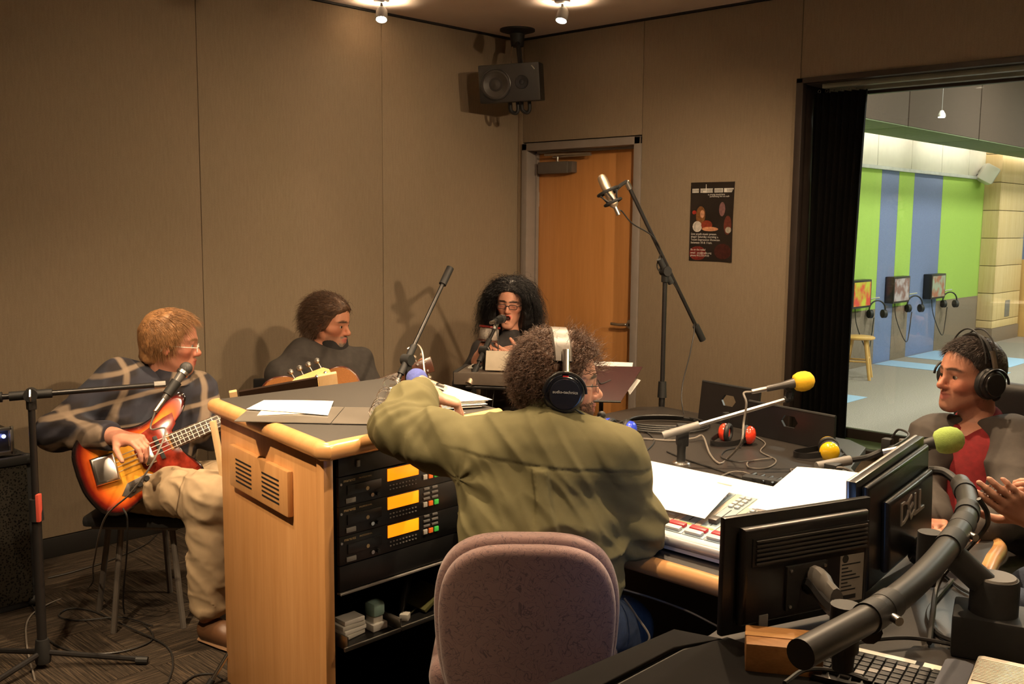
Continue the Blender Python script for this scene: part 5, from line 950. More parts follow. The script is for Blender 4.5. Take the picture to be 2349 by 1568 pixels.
# ---------------------------------------------------------------- anatomy
class Head:
    """frame: columns forward, left, up; c = centre between the ears at eye level"""
    def __init__(s, c, fwd, up=(0, 0, 1), sc=1.0, wide=1.0):
        f = nrm(fwd); u = np.asarray(up, float); l = nrm(np.cross(u, f)); u = np.cross(f, l); s.M = np.stack([f, l, u], 1); s.c = np.asarray(c, float); s.s = sc; s.w = wide
    def p(s, x, y, z): return s.c + s.M @ (V(x, y * s.w, z) * s.s)
    def loc(s, P): q = (np.asarray(P) - s.c) @ s.M / s.s; q[..., 1] /= s.w; return q
    def build(s, S_, female=False, open_=0.0, closed=False, nose=1.0, jaw=1.0, chin=1.0, smile=0.0):
        k = s.s; p = s.p; M = s.M
        E = lambda x, y, z, a, b, c, kk=.02, op=1: S_.ell(p(x, y, z), (a * k, b * k * s.w, c * k), M, kk * k, op)
        jd = -.020 * open_
        E(-.014, 0, .030, .096, .077, .088, .02); E(.028, 0, .036, .060, .062, .058, .03); E(.034, 0, -.035, .053, .058, .072, .03)
        for y in (-1, 1):
            S_.rc(p(-.004, y * .051 * jaw, -.055), p(.066, y * .019 * jaw, -.096 + jd), .017 * k, .016 * k, .025 * k)
            S_.rc(p(.054, y * .041, -.022), p(.03, y * .06, -.018), .021 * k, .014 * k, .02 * k)
            S_.rc(p(.084, y * .007, .021), p(.064, y * .048, .022), .0115 * k, .010 * k, .014 * k)
        S_.rc(p(.072, -.008, -.099 + jd), p(.072, .008, -.099 + jd), .020 * k * chin, .020 * k * chin, .02 * k)
        E(.06, 0, -.07 + jd * .5, .032, .036, .03, .02)
        for y in (-1, 1): E(.101, y * .031, -.001, .019, .020, .0125, .014, -1)
        for y in (-1, 1): (E(.0712, y * .031, .0085 if not closed else .002, .0152, .0165, .0088 if not closed else .0145, .003), E(.0700, y * .031, -.0095, .0140, .0160, .0065, .003))     # upper lids
        S_.rc(p(.083, 0, .010), p(.083 + .023 * nose, 0, -.028), .0075 * k, .0105 * k, .012 * k); S_.ell(p(.083 + .022 * nose, 0, -.033), (.0125 * k, .0115 * k, .0105 * k), M, .008 * k)
        for y in (-1, 1): E(.081 + .013 * nose, y * .0125, -.037, .010, .0075, .0078, .008)
        for y in (-1, 1):
            S_.rc(p(.080 - .004 * smile, y * (.023 + .004 * smile), -.0645 + jd * .5 + .006 * smile), p(.0955, y * .004, -.058), .0052 * k, .0066 * k, .006 * k); S_.rc(p(.080 - .004 * smile, y * (.022 + .004 * smile), -.067 + jd * .6 + .0055 * smile), p(.0925, y * .004, -.0735 + jd), .0052 * k, .0075 * k, .006 * k)
        if smile:
            for y in (-1, 1): E(.064, y * .040, -.034, .020, .018, .018, .012)
        if open_: E(.092, 0, -.066 + jd * .5, .026, .018, .010 + .010 * open_, .004, -1)
        else:
            for y in (-1, 1): S_.rc(p(.1045, 0, -.0658), p(.088 - .006 * smile, y * (.024 + .006 * smile), -.0662 + .007 * smile), .0026 * k, .0016 * k, .003 * k, -1)
        for y in (-1, 1):
            A = M @ rz(y * .35) @ ry(-.15)
            S_.ell(p(-.012, y * .080, -.012), (.019 * k, .007 * k, .031 * k), A, .008 * k); S_.ell(p(-.004, y * .0885, -.008), (.0105 * k, .006 * k, .018 * k), A, .004 * k, -1)
        return s
    def tint(s, P, skin, lip=(.42, .13, .10), beard=None, bcol=(.05, .035, .025), brow=None, flush=.25):
        q = s.loc(P); x, y, z = q[:, 0], q[:, 1], q[:, 2]; C = np.tile(np.asarray(skin, np.float32), (len(P), 1))
        def mix(w, c):
            w = np.clip(w, 0, 1)[:, None]; C[:] = C * (1 - w) + np.asarray(c, np.float32) * w
        near = (np.abs(x) < .16) & (np.abs(y) < .11) & (np.abs(z) < .15)
        red = np.asarray(skin) * V(1.0, .62, .55)
        for cx_, cy_, cz_, r in ((.10, 0, -.034, .02), (.06, .045, -.03, .028), (.06, -.045, -.03, .028), (-.01, .085, -.01, .03), (-.01, -.085, -.01, .03)):
            mix(flush * 2 * np.exp(-((x - cx_) ** 2 + (y - cy_) ** 2 + (z - cz_) ** 2) / r ** 2) * near, red)
        if beard is not None: mix(np.clip(beard(x, y, z), 0, 1) * near, bcol)
        w = np.clip(1.3 - np.sqrt((y / .021) ** 2 + ((z + .066) / .0115) ** 2), 0, 1) * 3 * (x > .078) * near; mix(w, lip)
        if brow is not None:
            t = np.abs(y); w = np.clip(1.4 - np.sqrt(((t - .031) / .023) ** 2 + ((z - .0215 - .004 * np.cos((t - .03) * 60)) / .0052) ** 2), 0, 1) * 2.2 * (x > .05) * near; mix(w, brow)
        return C
    def eyes(s, parent, iris=(.06, .035, .02), closed=False):
        if closed: return
        for y in (-1, 1):
            g = G(); g.sph((0, 0, 0), .0117 * s.s, 16, M=np.eye(3)); vv = g.v[0]
            g.v[0] = vv[:, [2, 0, 1]] @ s.M.T + s.p(.0733, y * .031, -.0005)
            for i, f in enumerate(g.f):
                cc = vv[[q for q in f]].mean(0); zz = cc[2] / (.0117 * s.s); g.mi[i] = 2 if zz > .95 else 1 if zz > .80 else 0
            part(parent, 'eye', g, [M_eyew, eye_mat(iris), M_pupil])
M_eyew = mat('eye_white', (.40, .35, .31), .25); M_pupil = mat('pupil', (.004, .004, .004), .1)
_em = {}
def eye_mat(c):
    if c not in _em: _em[c] = mat('iris', c, .2)
    return _em[c]
def hand(S_, wrist, fwd, palm, right, curl=(.5, .5, .5, .5), thumb=(.5, .3), spread=.06, sc=1.0, bend=None):
    """five separate fingers; palm = direction the palm faces; returns finger tip positions"""
    f = nrm(fwd); n = np.asarray(palm, float); n = nrm(n - f * (n @ f)); t = np.cross(n, f) * (1 if right else -1)   # toward the thumb
    w = np.asarray(wrist, float); tips = []
    offs = (.030, .0105, -.010, -.029); kl = (.088, .092, .087, .078); fl = (.074, .083, .077, .060); rr = (.0098, .0101, .0096, .0086)
    S_.rc(w - f * .03 * sc, w + f * .02 * sc, .026 * sc, .025 * sc, .02)
    kn = []
    for o, L in zip(offs, kl):
        b = w + (f * .012 + t * o * .62) * sc; K = w + (f * L + t * o - n * .002) * sc; S_.rc(b, K, .0145 * sc, .0112 * sc, .011); kn.append(K)
    S_.rc(w + (f * .02 + t * .018 + n * .006) * sc, w + (f * .05 + t * .026 + n * .006) * sc, .016 * sc, .013 * sc, .012)
    for i in range(4):
        cu = curl[i]; cu = (cu, cu * 1.15, cu * .7) if np.isscalar(cu) else cu
        a = 0; p = kn[i]; sd = t * spread * (1.5 - i); r = rr[i] * sc
        for j, fr in enumerate((.46, .30, .24)):
            a += cu[j]; d = nrm((f + sd) * math.cos(a) + n * math.sin(a)); q = p + d * fl[i] * fr * sc; S_.rc(p, q, r, r * .92, .0035 if j or True else .008); p = q; r *= .92
        tips.append(p)
    a0, a1 = thumb
    p = w + (f * .022 + t * .030 + n * .008) * sc; d = nrm(t * math.cos(a0) + f * (.75 + .3 * a0) + n * math.sin(a0) * .9); q = p + d * .042 * sc; S_.rc(p, q, .0135 * sc, .0112 * sc, .008)
    d2 = nrm(d + n * a1 * .8 - t * a1 * .7 + f * .25); q2 = q + d2 * .032 * sc; S_.rc(q, q2, .0106 * sc, .0096 * sc, .004); d3 = nrm(d2 + n * a1 * .5 - t * a1 * .4); q3 = q2 + d3 * .024 * sc; S_.rc(q2, q3, .0096 * sc, .0082 * sc, .004); tips.append(q3)
    return tips
def limb(S_, pts, rads, k=.02):
    for i in range(len(pts) - 1): S_.rc(pts[i], pts[i + 1], rads[i], rads[i + 1], k)
def tbox(c, lat, up, r, S_, k=.05):
    """torso slab: lateral axis lat, vertical axis up"""
    l = nrm(lat); u = np.asarray(up, float); u = nrm(u - l * (u @ l)); d = np.cross(u, l); S_.ell(c, r, np.stack([l, d, u], 1), k)
def folds(amp, comps, seed=0):
    """relief of soft creases: comps = list of (direction-scale matrix rows, weight)"""
    def f(P, D):
        r = 0
        for i, (fr, w) in enumerate(comps):
            q = vnoise(P * np.asarray(fr, np.float32) + 3.1 * i, seed + i); r = r + w * (1 - 2 * np.abs(q)) if w > 0 else r + w * q
        return -amp * r
    return f
def strands(name, parent, roots, dirs, length, m, curl=.006, cfreq=18., r=.0009, seg=7, grav=.4, rnd=.25, seed=1, wave=None):
    """hair strands as thin tapered three sided tubes, one mesh"""
    rng = np.random.default_rng(seed); n = len(roots); L = length * (1 + .35 * rng.standard_normal(n)).clip(.45, 1.7) if np.isscalar(length) else np.asarray(length) * (1 + .2 * rng.standard_normal(n)).clip(.5, 1.5)
    d = dirs + rnd * rng.standard_normal((n, 3)); d /= np.linalg.norm(d, axis=1, keepdims=True)
    ax = rng.standard_normal((n, 3)); ax -= d * (ax * d).sum(1, keepdims=True); ax /= np.linalg.norm(ax, axis=1, keepdims=True); bx = np.cross(d, ax); ph = rng.random(n) * 6.28
    p = roots.copy(); dd = d.copy(); rings = []
    for i in range(seg + 1):
        t = i / seg; off = curl * t ** .6 * (np.cos(ph + cfreq * t)[:, None] * ax + np.sin(ph + cfreq * t)[:, None] * bx)
        q = p + off; w = r * (1 - .75 * t)
        rings.append(np.stack([q + w * (math.cos(a) * ax + math.sin(a) * bx) for a in (0, 2.094, 4.189)], 1))
        p = p + dd * (L / seg)[:, None]; dd = dd + V(0, 0, -1) * grav / seg; dd /= np.linalg.norm(dd, axis=1, keepdims=True)
    R_ = np.stack(rings, 1); v = R_.reshape(-1, 3); b = (np.arange(n) * (seg + 1) * 3)[:, None]; fs = []
    for i in range(seg):
        for k in range(3): a0, a1 = i * 3 + k, i * 3 + (k + 1) % 3; fs.append(np.stack([b[:, 0] + a0, b[:, 0] + a1, b[:, 0] + a1 + 3, b[:, 0] + a0 + 3], 1))
    f = np.vstack(fs); me = bpy.data.meshes.new(name); me.vertices.add(len(v)); base = root_loc(parent); me.vertices.foreach_set('co', (v - base).astype(np.float32).ravel()); nf = len(f)
    me.loops.add(nf * 4); me.polygons.add(nf); me.loops.foreach_set('vertex_index', f.astype(np.int32).ravel()); me.polygons.foreach_set('loop_start', np.arange(0, nf * 4, 4, dtype=np.int32)); me.polygons.foreach_set('use_smooth', np.ones(nf, bool)); me.update(calc_edges=True)
    me.materials.append(m); o = bpy.data.objects.new(name, me); COL.objects.link(o); o.parent = parent; o['kind'] = 'stuff'; return o
def scalp(H, n, keep, r=(.098, .080, .092), c=(-.014, 0, .030), seed=3):
    """random points on the cranium where keep(x,y,z) holds, in head units; returns world points, normals, local points"""
    rng = np.random.default_rng(seed); u = rng.standard_normal((n * 4, 3)); u /= np.linalg.norm(u, axis=1, keepdims=True); q = u * V(*r) + V(*c); m = keep(q[:, 0], q[:, 1], q[:, 2]); q = q[m][:n]; u = u[m][:n]
    nn = u / V(*r); nn /= np.linalg.norm(nn, axis=1, keepdims=True)
    return H.c + (q * V(1, H.w, 1) * H.s) @ H.M.T, nn @ H.M.T, q
M_skin = vcol('skin', .5, .12, .08, 500)

# ---------------------------------------------------------------- people
def hairline(q, zz=(-.13, -.05, -.02, .03, .06, .085, .13), xx=(-.06, -.03, .012, .036, .06, .085, .2)): return np.interp(q[..., 2], zz, xx)
def hair_cap(T, H, m, th=.012, zlow=-.075, amp=.003, fr=60, h=.004, hl=None, extra=None, seed=5, label=None):
    s = S(); k = H.s; s.ell(H.p(-.015, 0, .032), ((.098 + th) * k, (.079 + th * .8) * k * H.w, (.091 + th) * k), H.M, .01); s.rc(H.p(-.05, 0, -.02), H.p(-.06, 0, -.06), (.058 + th * .4) * k, (.05 + th * .3) * k, .03)
    if extra: extra(s)
    hl = hl or (lambda q: hairline(q))
    s.rcut(lambda P: (lambda q: ((hl(q) - q[:, 0]) * .7 * k))(H.loc(P)).astype(np.float32), .008); s.rcut(lambda P: ((H.loc(P)[:, 2] - zlow) * k).astype(np.float32), .02)
    for y in (-1, 1): s.ell(H.p(-.006, y * .09, -.014), (.022 * k, .02, .03 * k), H.M, .006, -1)
    s.marg = amp * 1.5 + .004
    s.disp = lambda P, D: -amp * (vnoise(P * fr, seed) + .5 * vnoise(P * fr * 2.3, seed + 1)).astype(np.float32)
    return sdf_obj('hair', s, H.c - .22, H.c + .22, h, m, T, None, label)
def keep_hair(zlow, hl=None): return lambda x, y, z: (x < (hl or hairline)(np.stack([x, y, z], -1)) - .004) & (z > zlow)
def glasses(T, H, m, lens_w=.023, lens_h=.015, x=.098, z=-.004, rimless=False, rt=.0013):
    t = thing('glasses', H.p(x, 0, z), GL_LABEL[0], 'glasses')
    for y in (-1, 1):
        c = (x, y * .032, z); pts = [H.p(c[0] - abs(a_) * .0, c[1] + lens_w * math.copysign(abs(math.cos(a)) ** .6, math.cos(a)), c[2] + lens_h * math.copysign(abs(math.sin(a)) ** .6, math.sin(a))) for a in np.linspace(0, 2 * PI, 24, endpoint=False) for a_ in (0,)]
        part(t, 'rim', G().tube(pts, rt * (.45 if rimless else 1), 6, closed=True), m); n = len(pts); b_ = [q - H.M[:, 0] * .0012 for q in pts]
        part(t, 'lens', G().raw(pts + b_, [tuple(range(n)), tuple(range(2 * n - 1, n - 1, -1))]), M_lens, smooth=False); part(t, 'temple', G().tube(bez([H.p(x - .002, y * (.032 + lens_w), z + .006), H.p(.05, y * .077, z + .007), H.p(-.012, y * .083, z + .006), H.p(-.028, y * .082, z - .016)]), .0016, 6), m)
    part(t, 'bridge', G().tube(bez([H.p(x, .010, z + .003), H.p(x + .004, 0, z + .007), H.p(x, -.010, z + .003)]), rt, 6), m); return t
GL_LABEL = ['']
M_lens, nt, b = new_mat('spectacle_lens'); out = nt.nodes['Material Output']; tr = N(nt, 'ShaderNodeBsdfTransparent'); gl = N(nt, 'ShaderNodeBsdfGlossy'); gl.inputs['Roughness'].default_value = .02; mx = N(nt, 'ShaderNodeMixShader'); mx.inputs[0].default_value = .10; nt.links.new(tr.outputs[0], mx.inputs[1]); nt.links.new(gl.outputs[0], mx.inputs[2]); nt.links.new(mx.outputs[0], out.inputs[0])
def shoe(T, heel, toe, m, sole):
    heel = V(*heel); toe = V(*toe); s = S(); s.rc(heel + V(0, 0, .045), toe + V(0, 0, .038), .042, .036, .02); s.rc(heel + V(0, 0, .06), heel * .6 + toe * .4 + V(0, 0, .06), .042, .038, .03); s.plane((heel[0], heel[1], .012), (0, 0, -1), .004)
    sdf_obj('shoe', s, np.minimum(heel, toe) - .1 * V(1, 1, 0), np.maximum(heel, toe) + V(.1, .1, .14), .006, m, T); d = toe - heel; part(T, 'shoe_sole', G().tube([heel - nrm(d) * .03 + V(0, 0, .012), heel * .5 + toe * .5 + V(0, 0, .012), toe + nrm(d) * .03 + V(0, 0, .012)], [.04, .042, .036], 12, True, False, None).xf(np.diag([1, 1, .3]), (0, 0, .0075)), sole)
def cap_hdphones(T_parent_lab, H, cup_m, band_m, label, r=.048, band_r=.118, band_w=.02, tilt=0., pad=.020):
    t = thing('headphones', H.p(0, 0, .12), label, 'headphones'); k = H.s
    A = lambda x, y, z: H.p(x, y, z)
    for y in (-1, 1):
        o = H.M[:, 1] * y; c = A(-.004, y * .083, -.012); cu = part(t, 'ear_cup', G().lathe([(r * .9, 0), (r, .12), (r, .5), (r * .86, .72), (r * .80, .74), (r * .76, .95), (.001, 1)], c + o * pad * .7, c + o * (pad + .026), 32), cup_m)
        part(cu, 'cushion', G().tube([c + o * pad * .45 + (H.M[:, 0] * math.cos(a) + H.M[:, 2] * math.sin(a)) * r * .84 for a in np.linspace(0, 2 * PI, 28, endpoint=False)], .0145, 10, closed=True), M_black)
        part(cu, 'yoke', G().tube([c + o * (pad + .018) + (H.M[:, 0] * math.cos(a) + H.M[:, 2] * math.sin(a)) * r * 1.08 for a in np.linspace(.05, PI - .05, 18)], .0042, 6), M_blackg)
        part(cu, 'slider', G().tube([c + o * (pad + .014) + H.M[:, 2] * r * 1.02, A(-.004, y * .094, r + .05)], .006, 8, flat=1.6), M_chrome)
    g = G(); v = []; f = []; n = 28
    for i in range(n + 1):
        a = PI * (.13 + .74 * i / n); q = V(-.004 + tilt * math.sin(a), .100 * math.cos(a), .02 + band_r * math.sin(a)); nn = nrm(V(0, math.cos(a), math.sin(a)))
        for du, dn_ in ((-band_w, 0), (-band_w * .8, .007), (band_w * .8, .007), (band_w, 0), (band_w * .8, -.004), (-band_w * .8, -.004)): w = q + nn * dn_; v.append(H.p(w[0] + du, w[1], w[2]))
    for i in range(n):
        for j in range(6): f.append((i * 6 + j, i * 6 + (j + 1) % 6, i * 6 + 6 + (j + 1) % 6, i * 6 + 6 + j))
    f += [tuple(range(5, -1, -1)), tuple(range(n * 6, n * 6 + 6))]; part(t, 'headband', g.raw(v, f), band_m); return t
def flat(col): return lambda P: np.tile(np.asarray(col, np.float32), (len(P), 1))
# ======== operator in the olive shirt, seen from behind
T = thing('person', (3.12, -3.2, 0), 'seated person in an olive shirt with curly brown hair, seen from behind', 'person')
H = Head((3.079, -3.059, 1.198), RR * .99 + FF * .07 + V(0, 0, -.05), (0, 0, 1), 1.0)
nk = V(*(3.094, -3.107, 1.074)); shL = V(*(2.932, -3.242, 1.028)); shR = V(*(3.231, -3.016, 1.002)); elL = V(*(2.696, -3.326, 1.045)); wrL = V(*(2.602, -3.139, 1.115)); elR = V(*(3.282, -2.984, 0.814)); wrR = V(*(3.091, -2.838, 0.696)); ch = V(*(3.096, -3.157, 0.930)); be = V(*(3.148, -3.224, 0.727)); pv = V(*(3.158, -3.237, 0.589)); hipL, hipR = pv - RR * .1, pv + RR * .1
knL = V(*(2.866, -3.013, 0.438)); knR = V(*(3.196, -2.913, 0.479)); knL[2] = .56; anL = knL + FF * .05 - V(0, 0, .48); anR = knR + FF * .03 - V(0, 0, knR[2] - .09)
s = S(); H.build(s, nose=1.05); s.rc(H.p(-.03, 0, -.06), nk - V(0, 0, .02), .056, .066, .03); tbox(ch, RR, V(0, 0, 1), (.19, .115, .19), s); tbox(be, RR, V(0, 0, 1), (.18, .125, .2), s); s.rc(shL, shR, .065, .065, .05); limb(s, [shL, elL, wrL], [.056, .045, .031]); limb(s, [shR, elR, wrR], [.056, .045, .031]); limb(s, [hipL, knL, anL], [.085, .06, .04], .03); limb(s, [hipR, knR, anR], [.085, .06, .04], .03)
hf_ = nrm(RR * .85 + FF * .35 - V(0, 0, .33)); hand(s, wrL + hf_ * .012, hf_, V(-.25 * RR[0], -.25 * RR[1], -1), False, (.75, .85, .9, .95), (.7, .6), sc=1.08); hand(s, wrR, FF - V(0, 0, .05), V(0, 0, -1), True, (.3, .35, .4, .45))
beard = lambda x, y, z: 1.0 * ((z < -.05) & (x > .035) & (np.abs(z + .066) > .009)) * .75 + .55 * ((z < -.062) & (x > .0))
skinA = (.50, .27, .185)
sdf_obj('body', s, (2.2, -3.6, .02), (3.6, -2.4, 1.45), .0042, M_skin, T, lambda P: H.tint(P, skinA, beard=beard, bcol=(.09, .05, .035), brow=(.06, .035, .02)))
H.eyes(T)
M_ol = mat('olive_cotton', (.118, .106, .052), .88, 0, .12, 9, .10, 600, spec=.15)
s = S(); tbox(ch + FF * .0, RR, V(0, 0, 1), (.222, .142, .205), s, .06); tbox(be, RR, V(0, 0, 1), (.222, .152, .22), s, .08); s.rc(shL + V(0, 0, -.01), nk + V(0, 0, -.035) - RR * .03, .082, .075, .05); s.rc(shR + V(0, 0, -.01), nk + V(0, 0, -.035) + RR * .03, .086, .075, .05); tbox((shL + shR) / 2 - V(0, 0, .055), shR - shL, V(0, 0, 1), (.22, .115, .1), s, .06)
mL = (shL + elL) / 2 + V(0, 0, -.018); limb(s, [shL - V(0, 0, .02), mL, elL], [.088, .083, .072], .035); limb(s, [elL, (elL + wrL) / 2 + V(0, 0, .008), wrL - nrm(wrL - elL) * .012], [.072, .066, .050], .03); limb(s, [shR, elR], [.085, .078], .05); limb(s, [elR, wrR - nrm(wrR - elR) * .04], [.075, .055], .03)
s.cuff(wrL - nrm(wrL - elL) * .008, wrL - elL); s.plane(be - V(0, 0, .19), (0, 0, -1), .01); s.ell(nk + V(0, 0, .03) + FF * .01, (.068, .068, .05), None, .01, -1)
armp = shL - RR * .045 - V(0, 0, .075)
def fold_op(P, D):
    u = (P - ch) @ RR.astype(np.float32); v = P[:, 2] - ch[2]; w = (P - ch) @ FF.astype(np.float32); back = np.clip(-w * 14, 0, 1)
    ys = .085 - .10 * (u + .05) - .25 * np.minimum(u - .02, 0) * 0; yoke = np.clip((v - ys) * 260, 0, 1) * back; seam = np.exp(-((v - ys) / .0035) ** 2) * back
    up = -.005 - .12 * (v - .06); pl = np.clip(4 - 3 * np.abs(u - up) / (.017 + np.clip(-v - .0, 0, .3) * .12), 0, 1) * np.clip((ys - v) * 200, 0, 1) * np.clip((v + .13) * 18, 0, 1) * back
    q = P - armp.astype(np.float32); r = np.sqrt((q * q).sum(1)) + 1e-5; th = np.arctan2(q[:, 2], (q @ RR.astype(np.float32))); rad = np.exp(-(r / .20) ** 2) * np.clip(r * 14 - .8, 0, 1) * np.sin(th * 7 + 3 * vnoise(P * 6, 3))
    q2 = P - elL.astype(np.float32); r2 = np.sqrt((q2 * q2).sum(1)); e2 = np.exp(-(r2 / .11) ** 2) * np.sin((q2 @ nrm(wrL - shL).astype(np.float32)) * 150 + 4 * vnoise(P * 9, 5))
    q3 = P - elR.astype(np.float32); r3 = np.sqrt((q3 * q3).sum(1)); e3 = np.exp(-(r3 / .13) ** 2) * np.sin(q3[:, 2] * 95 + u * 50 + 4 * vnoise(P * 8, 6))
    n1_ = vnoise(P * np.array([7, 7, 15], np.float32), 11); n2_ = 1 - 2 * np.abs(vnoise(P * np.array([6, 6, 11], np.float32) + (P[:, [2, 2, 0]] * np.array([4, -4, 3], np.float32)), 12)); low = np.clip(.05 - v, 0, .2) * 5
    return (-.0025 * yoke + .002 * seam - .009 * pl - .007 * rad - .005 * e2 - .006 * e3 - .008 * n1_ - .010 * np.clip(n2_, 0, 1) * (low + .25) - .007 * np.clip(1 - 2.5 * np.abs(vnoise(P * np.array([5, 5, 6], np.float32) + (u * 9 + v * 7)[:, None], 14)), 0, 1) - .002 * vnoise(P * 26, 4)).astype(np.float32)
s.disp = fold_op; s.marg = .02
sh_ = sdf_obj('shirt', s, (2.2, -3.65, .55), (3.65, -2.5, 1.25), .0042, M_ol, T)
cc_ = nk + V(0, 0, .052) + FF * .012; part(T, 'collar', G().grid(lambda u, v: cc_ + (RR * math.cos(2 * PI * u) * .080 + FF * math.sin(2 * PI * u) * .076) * (1 - .10 * v) + V(0, 0, -.02 + .05 * v + .012 * math.cos(2 * PI * u + 1.8)), 40, 5, .006), M_ol)
part(T, 'cuff', G().cyl(wrL - nrm(wrL - elL) * .055, wrL - nrm(wrL - elL) * .006, .053, .047, 24), M_ol)
M_jean = mat('blue_jeans', (.15, .19, .25), .85, 0, .2, 40, .12, 500); s = S(); tbox(pv, RR, V(0, 0, 1), (.20, .14, .12), s, .06); limb(s, [hipL, knL, anL], [.10, .082, .065], .04); limb(s, [hipR, knR, anR], [.10, .082, .065], .04); s.plane(V(0, 0, .1), (0, 0, -1)); s.disp = folds(.003, [((14, 14, 20), 1)]); sdf_obj('jeans', s, (2.6, -3.6, .05), (3.7, -2.5, .75), .008, M_jean, T)
for an in (anL, anR): shoe(T, (an[0], an[1], 0), tuple(an + FF * .17), M_black, M_grey)
M_hb = mat('brown_hair', (.075, .034, .016), .5, 0, .35, 80, spec=.5); hlo = lambda q: hairline(q, xx=(-.05, -.03, .02, .035, .05, .07, .2))
hair_cap(T, H, M_hb, .020, -.10, .009, 45, .0045, hlo, seed=8)
r0, n0, q0 = scalp(H, 9000, lambda x, y, z: keep_hair(-.085, hlo)(x, y, z) & ~((np.abs(x + .004) < .03) & (z > .03)), (.117, .094, .110), seed=2); strands('hair_strands', T, r0, n0 * .45 - H.M[:, 0] * .25 - V(0, 0, .2), .030, M_hb, .0075, 9, .0009, 7, .9, .22, 4)
r0, n0, q0 = scalp(H, 500, lambda x, y, z: (z > .035) & (x > -.0), (.115, .093, .108), seed=9); strands('hair_strands', T, r0, n0 + V(0, 0, .3) + H.M[:, 0] * .5, .04, M_hb, .006, 7, .0008, 7, -.1, .4, 5)
r0, n0, q0 = scalp(H, 900, lambda x, y, z: (z < -.045) & (x > .03) & (np.abs(y) < .06) & (x < .088), (.055, .058, .066), (.036, 0, -.048), seed=12); strands('beard', T, r0, n0 - V(0, 0, .4), .014, mat('beard_hair', (.07, .035, .02), .6), .002, 6, .0006, 4, .5, .3, 6)
GL_LABEL[0] = 'rimless glasses on the operator face'; glasses(T, H, M_blackg, rimless=True)
M_cupd = mat('headphone_navy', (.012, .014, .022), .22, 0, .05, coat=.5); M_bandg = mat('headband_grey', (.11, .095, .08), .38, 0, .05)
hp = cap_hdphones(T, H, M_cupd, M_bandg, 'big black closed headphones on the operator head', .053, .126, .026, -.012, .024)
o_ = -H.M[:, 1]; c_ = H.p(-.004, -.083, -.012) + o_ * .0505; Mh = np.stack([H.M[:, 0], H.M[:, 2], o_], 1); part(hp, 'maker_print', G().text('audio-technica', .0115, Mh, c_ + H.M[:, 2] * .006, .0006), mat('silver_print', (.5, .48, .45), .4), 'small silver audio-technica lettering', smooth=False); part(hp, 'red_mark', G().box(c_ + H.M[:, 2] * .046 - o_ * .012, (.016, .006, .004), .001, Mh), mat('red_mark', (.7, .03, .03), .4))
part(hp, 'mic_stub', G().tube(bez([H.p(.03, -.105, -.055), H.p(.08, -.07, -.085), H.p(.115, -.02, -.088)]), .0028, 6), M_black); part(hp, 'mic_foam', G().sph(H.p(.118, -.012, -.086), .0125, 12), M_black)
# ---- office chair
CH = thing('office_chair', (3.27, -3.36, 0), 'mauve patterned office chair with rounded back in the foreground', 'chair'); cb_ = V(*(3.272, -3.396, 0.663)); bM = np.stack([RR, FF, V(0, 0, 1)], 1)
m_mv, nt, b = new_mat('mauve_fabric'); tc = N(nt, 'ShaderNodeTexCoord'); nz = N(nt, 'ShaderNodeTexNoise', i_Scale=28.0, i_Detail=1.0, i_Distortion=2.5); nt.links.new(tc.outputs['Object'], nz.inputs['Vector']); r_ = ramp(nt, [(.47, (.175, .10, .092)), (.497, (.075, .042, .048)), (.503, (.075, .042, .048)), (.53, (.18, .104, .096))]); nt.links.new(nz.outputs['Fac'], r_.inputs[0]); nt.links.new(r_.outputs[0], b.inputs['Base Color']); b.inputs['Roughness'].default_value = .85; b.inputs['Sheen Weight'].default_value = .3
n2 = N(nt, 'ShaderNodeTexNoise', i_Scale=500.0); nt.links.new(tc.outputs['Object'], n2.inputs['Vector']); bp = N(nt, 'ShaderNodeBump', i_Strength=.4, i_Distance=.002); nt.links.new(n2.outputs['Fac'], bp.inputs['Height']); nt.links.new(bp.outputs[0], b.inputs['Normal'])
def chair_back(off, th, grow):
    s = S()
    def f(P):
        q = (P - cb_.astype(np.float32)) @ bM.astype(np.float32); u, w, v = q[:, 0] / 1.0, q[:, 1] - off - .35 * q[:, 0] ** 2 * 1.5 , q[:, 2]
        a = .232 + grow; top = .205 + grow; vv = np.where(v > 0, v / top, v / (.33 + grow)); uu = u / (a * (1 - .05 * np.clip(-v, 0, 1) * 4)); e = (np.abs(uu) ** 3.2 + np.abs(vv) ** 2.6) ** (1 / 2.9); d2 = (e - 1) * .2
        d2 = d2 + .0; g_ = np.maximum(d2 + .018, 0) ** 2 + np.maximum(np.abs(w) - th + .018, 0) ** 2
        return (np.sqrt(g_) - .018 + np.minimum(np.maximum(d2 + .018, np.abs(w) - th + .018), 0)).astype(np.float32)
    s.p.append((f, .01, 1)); s.marg = .02; return s
sdf_obj('back_shell', chair_back(0, .026, -.012), cb_ - .45, cb_ + .35, .006, m_mv, CH); sdf_obj('back_cushion', chair_back(.05, .032, .002), cb_ - .45, cb_ + .35, .006, m_mv, CH)
sc0 = cb_ + FF * .30; s = S(); s.box((sc0[0], sc0[1], .475), (.25, .25, .05), .045, bM); sdf_obj('seat', s, (sc0[0] - .4, sc0[1] - .4, .38), (sc0[0] + .4, sc0[1] + .4, .56), .01, m_mv, CH)
part(CH, 'back_bar', G().tube(bez([cb_ + V(0, 0, -.2), cb_ + V(0, 0, -.36) - FF * .02, V(sc0[0], sc0[1], .40)]), .02, 8), M_black); part(CH, 'gas_column', G().cyl((sc0[0], sc0[1], .12), (sc0[0], sc0[1], .43), .025), M_black)
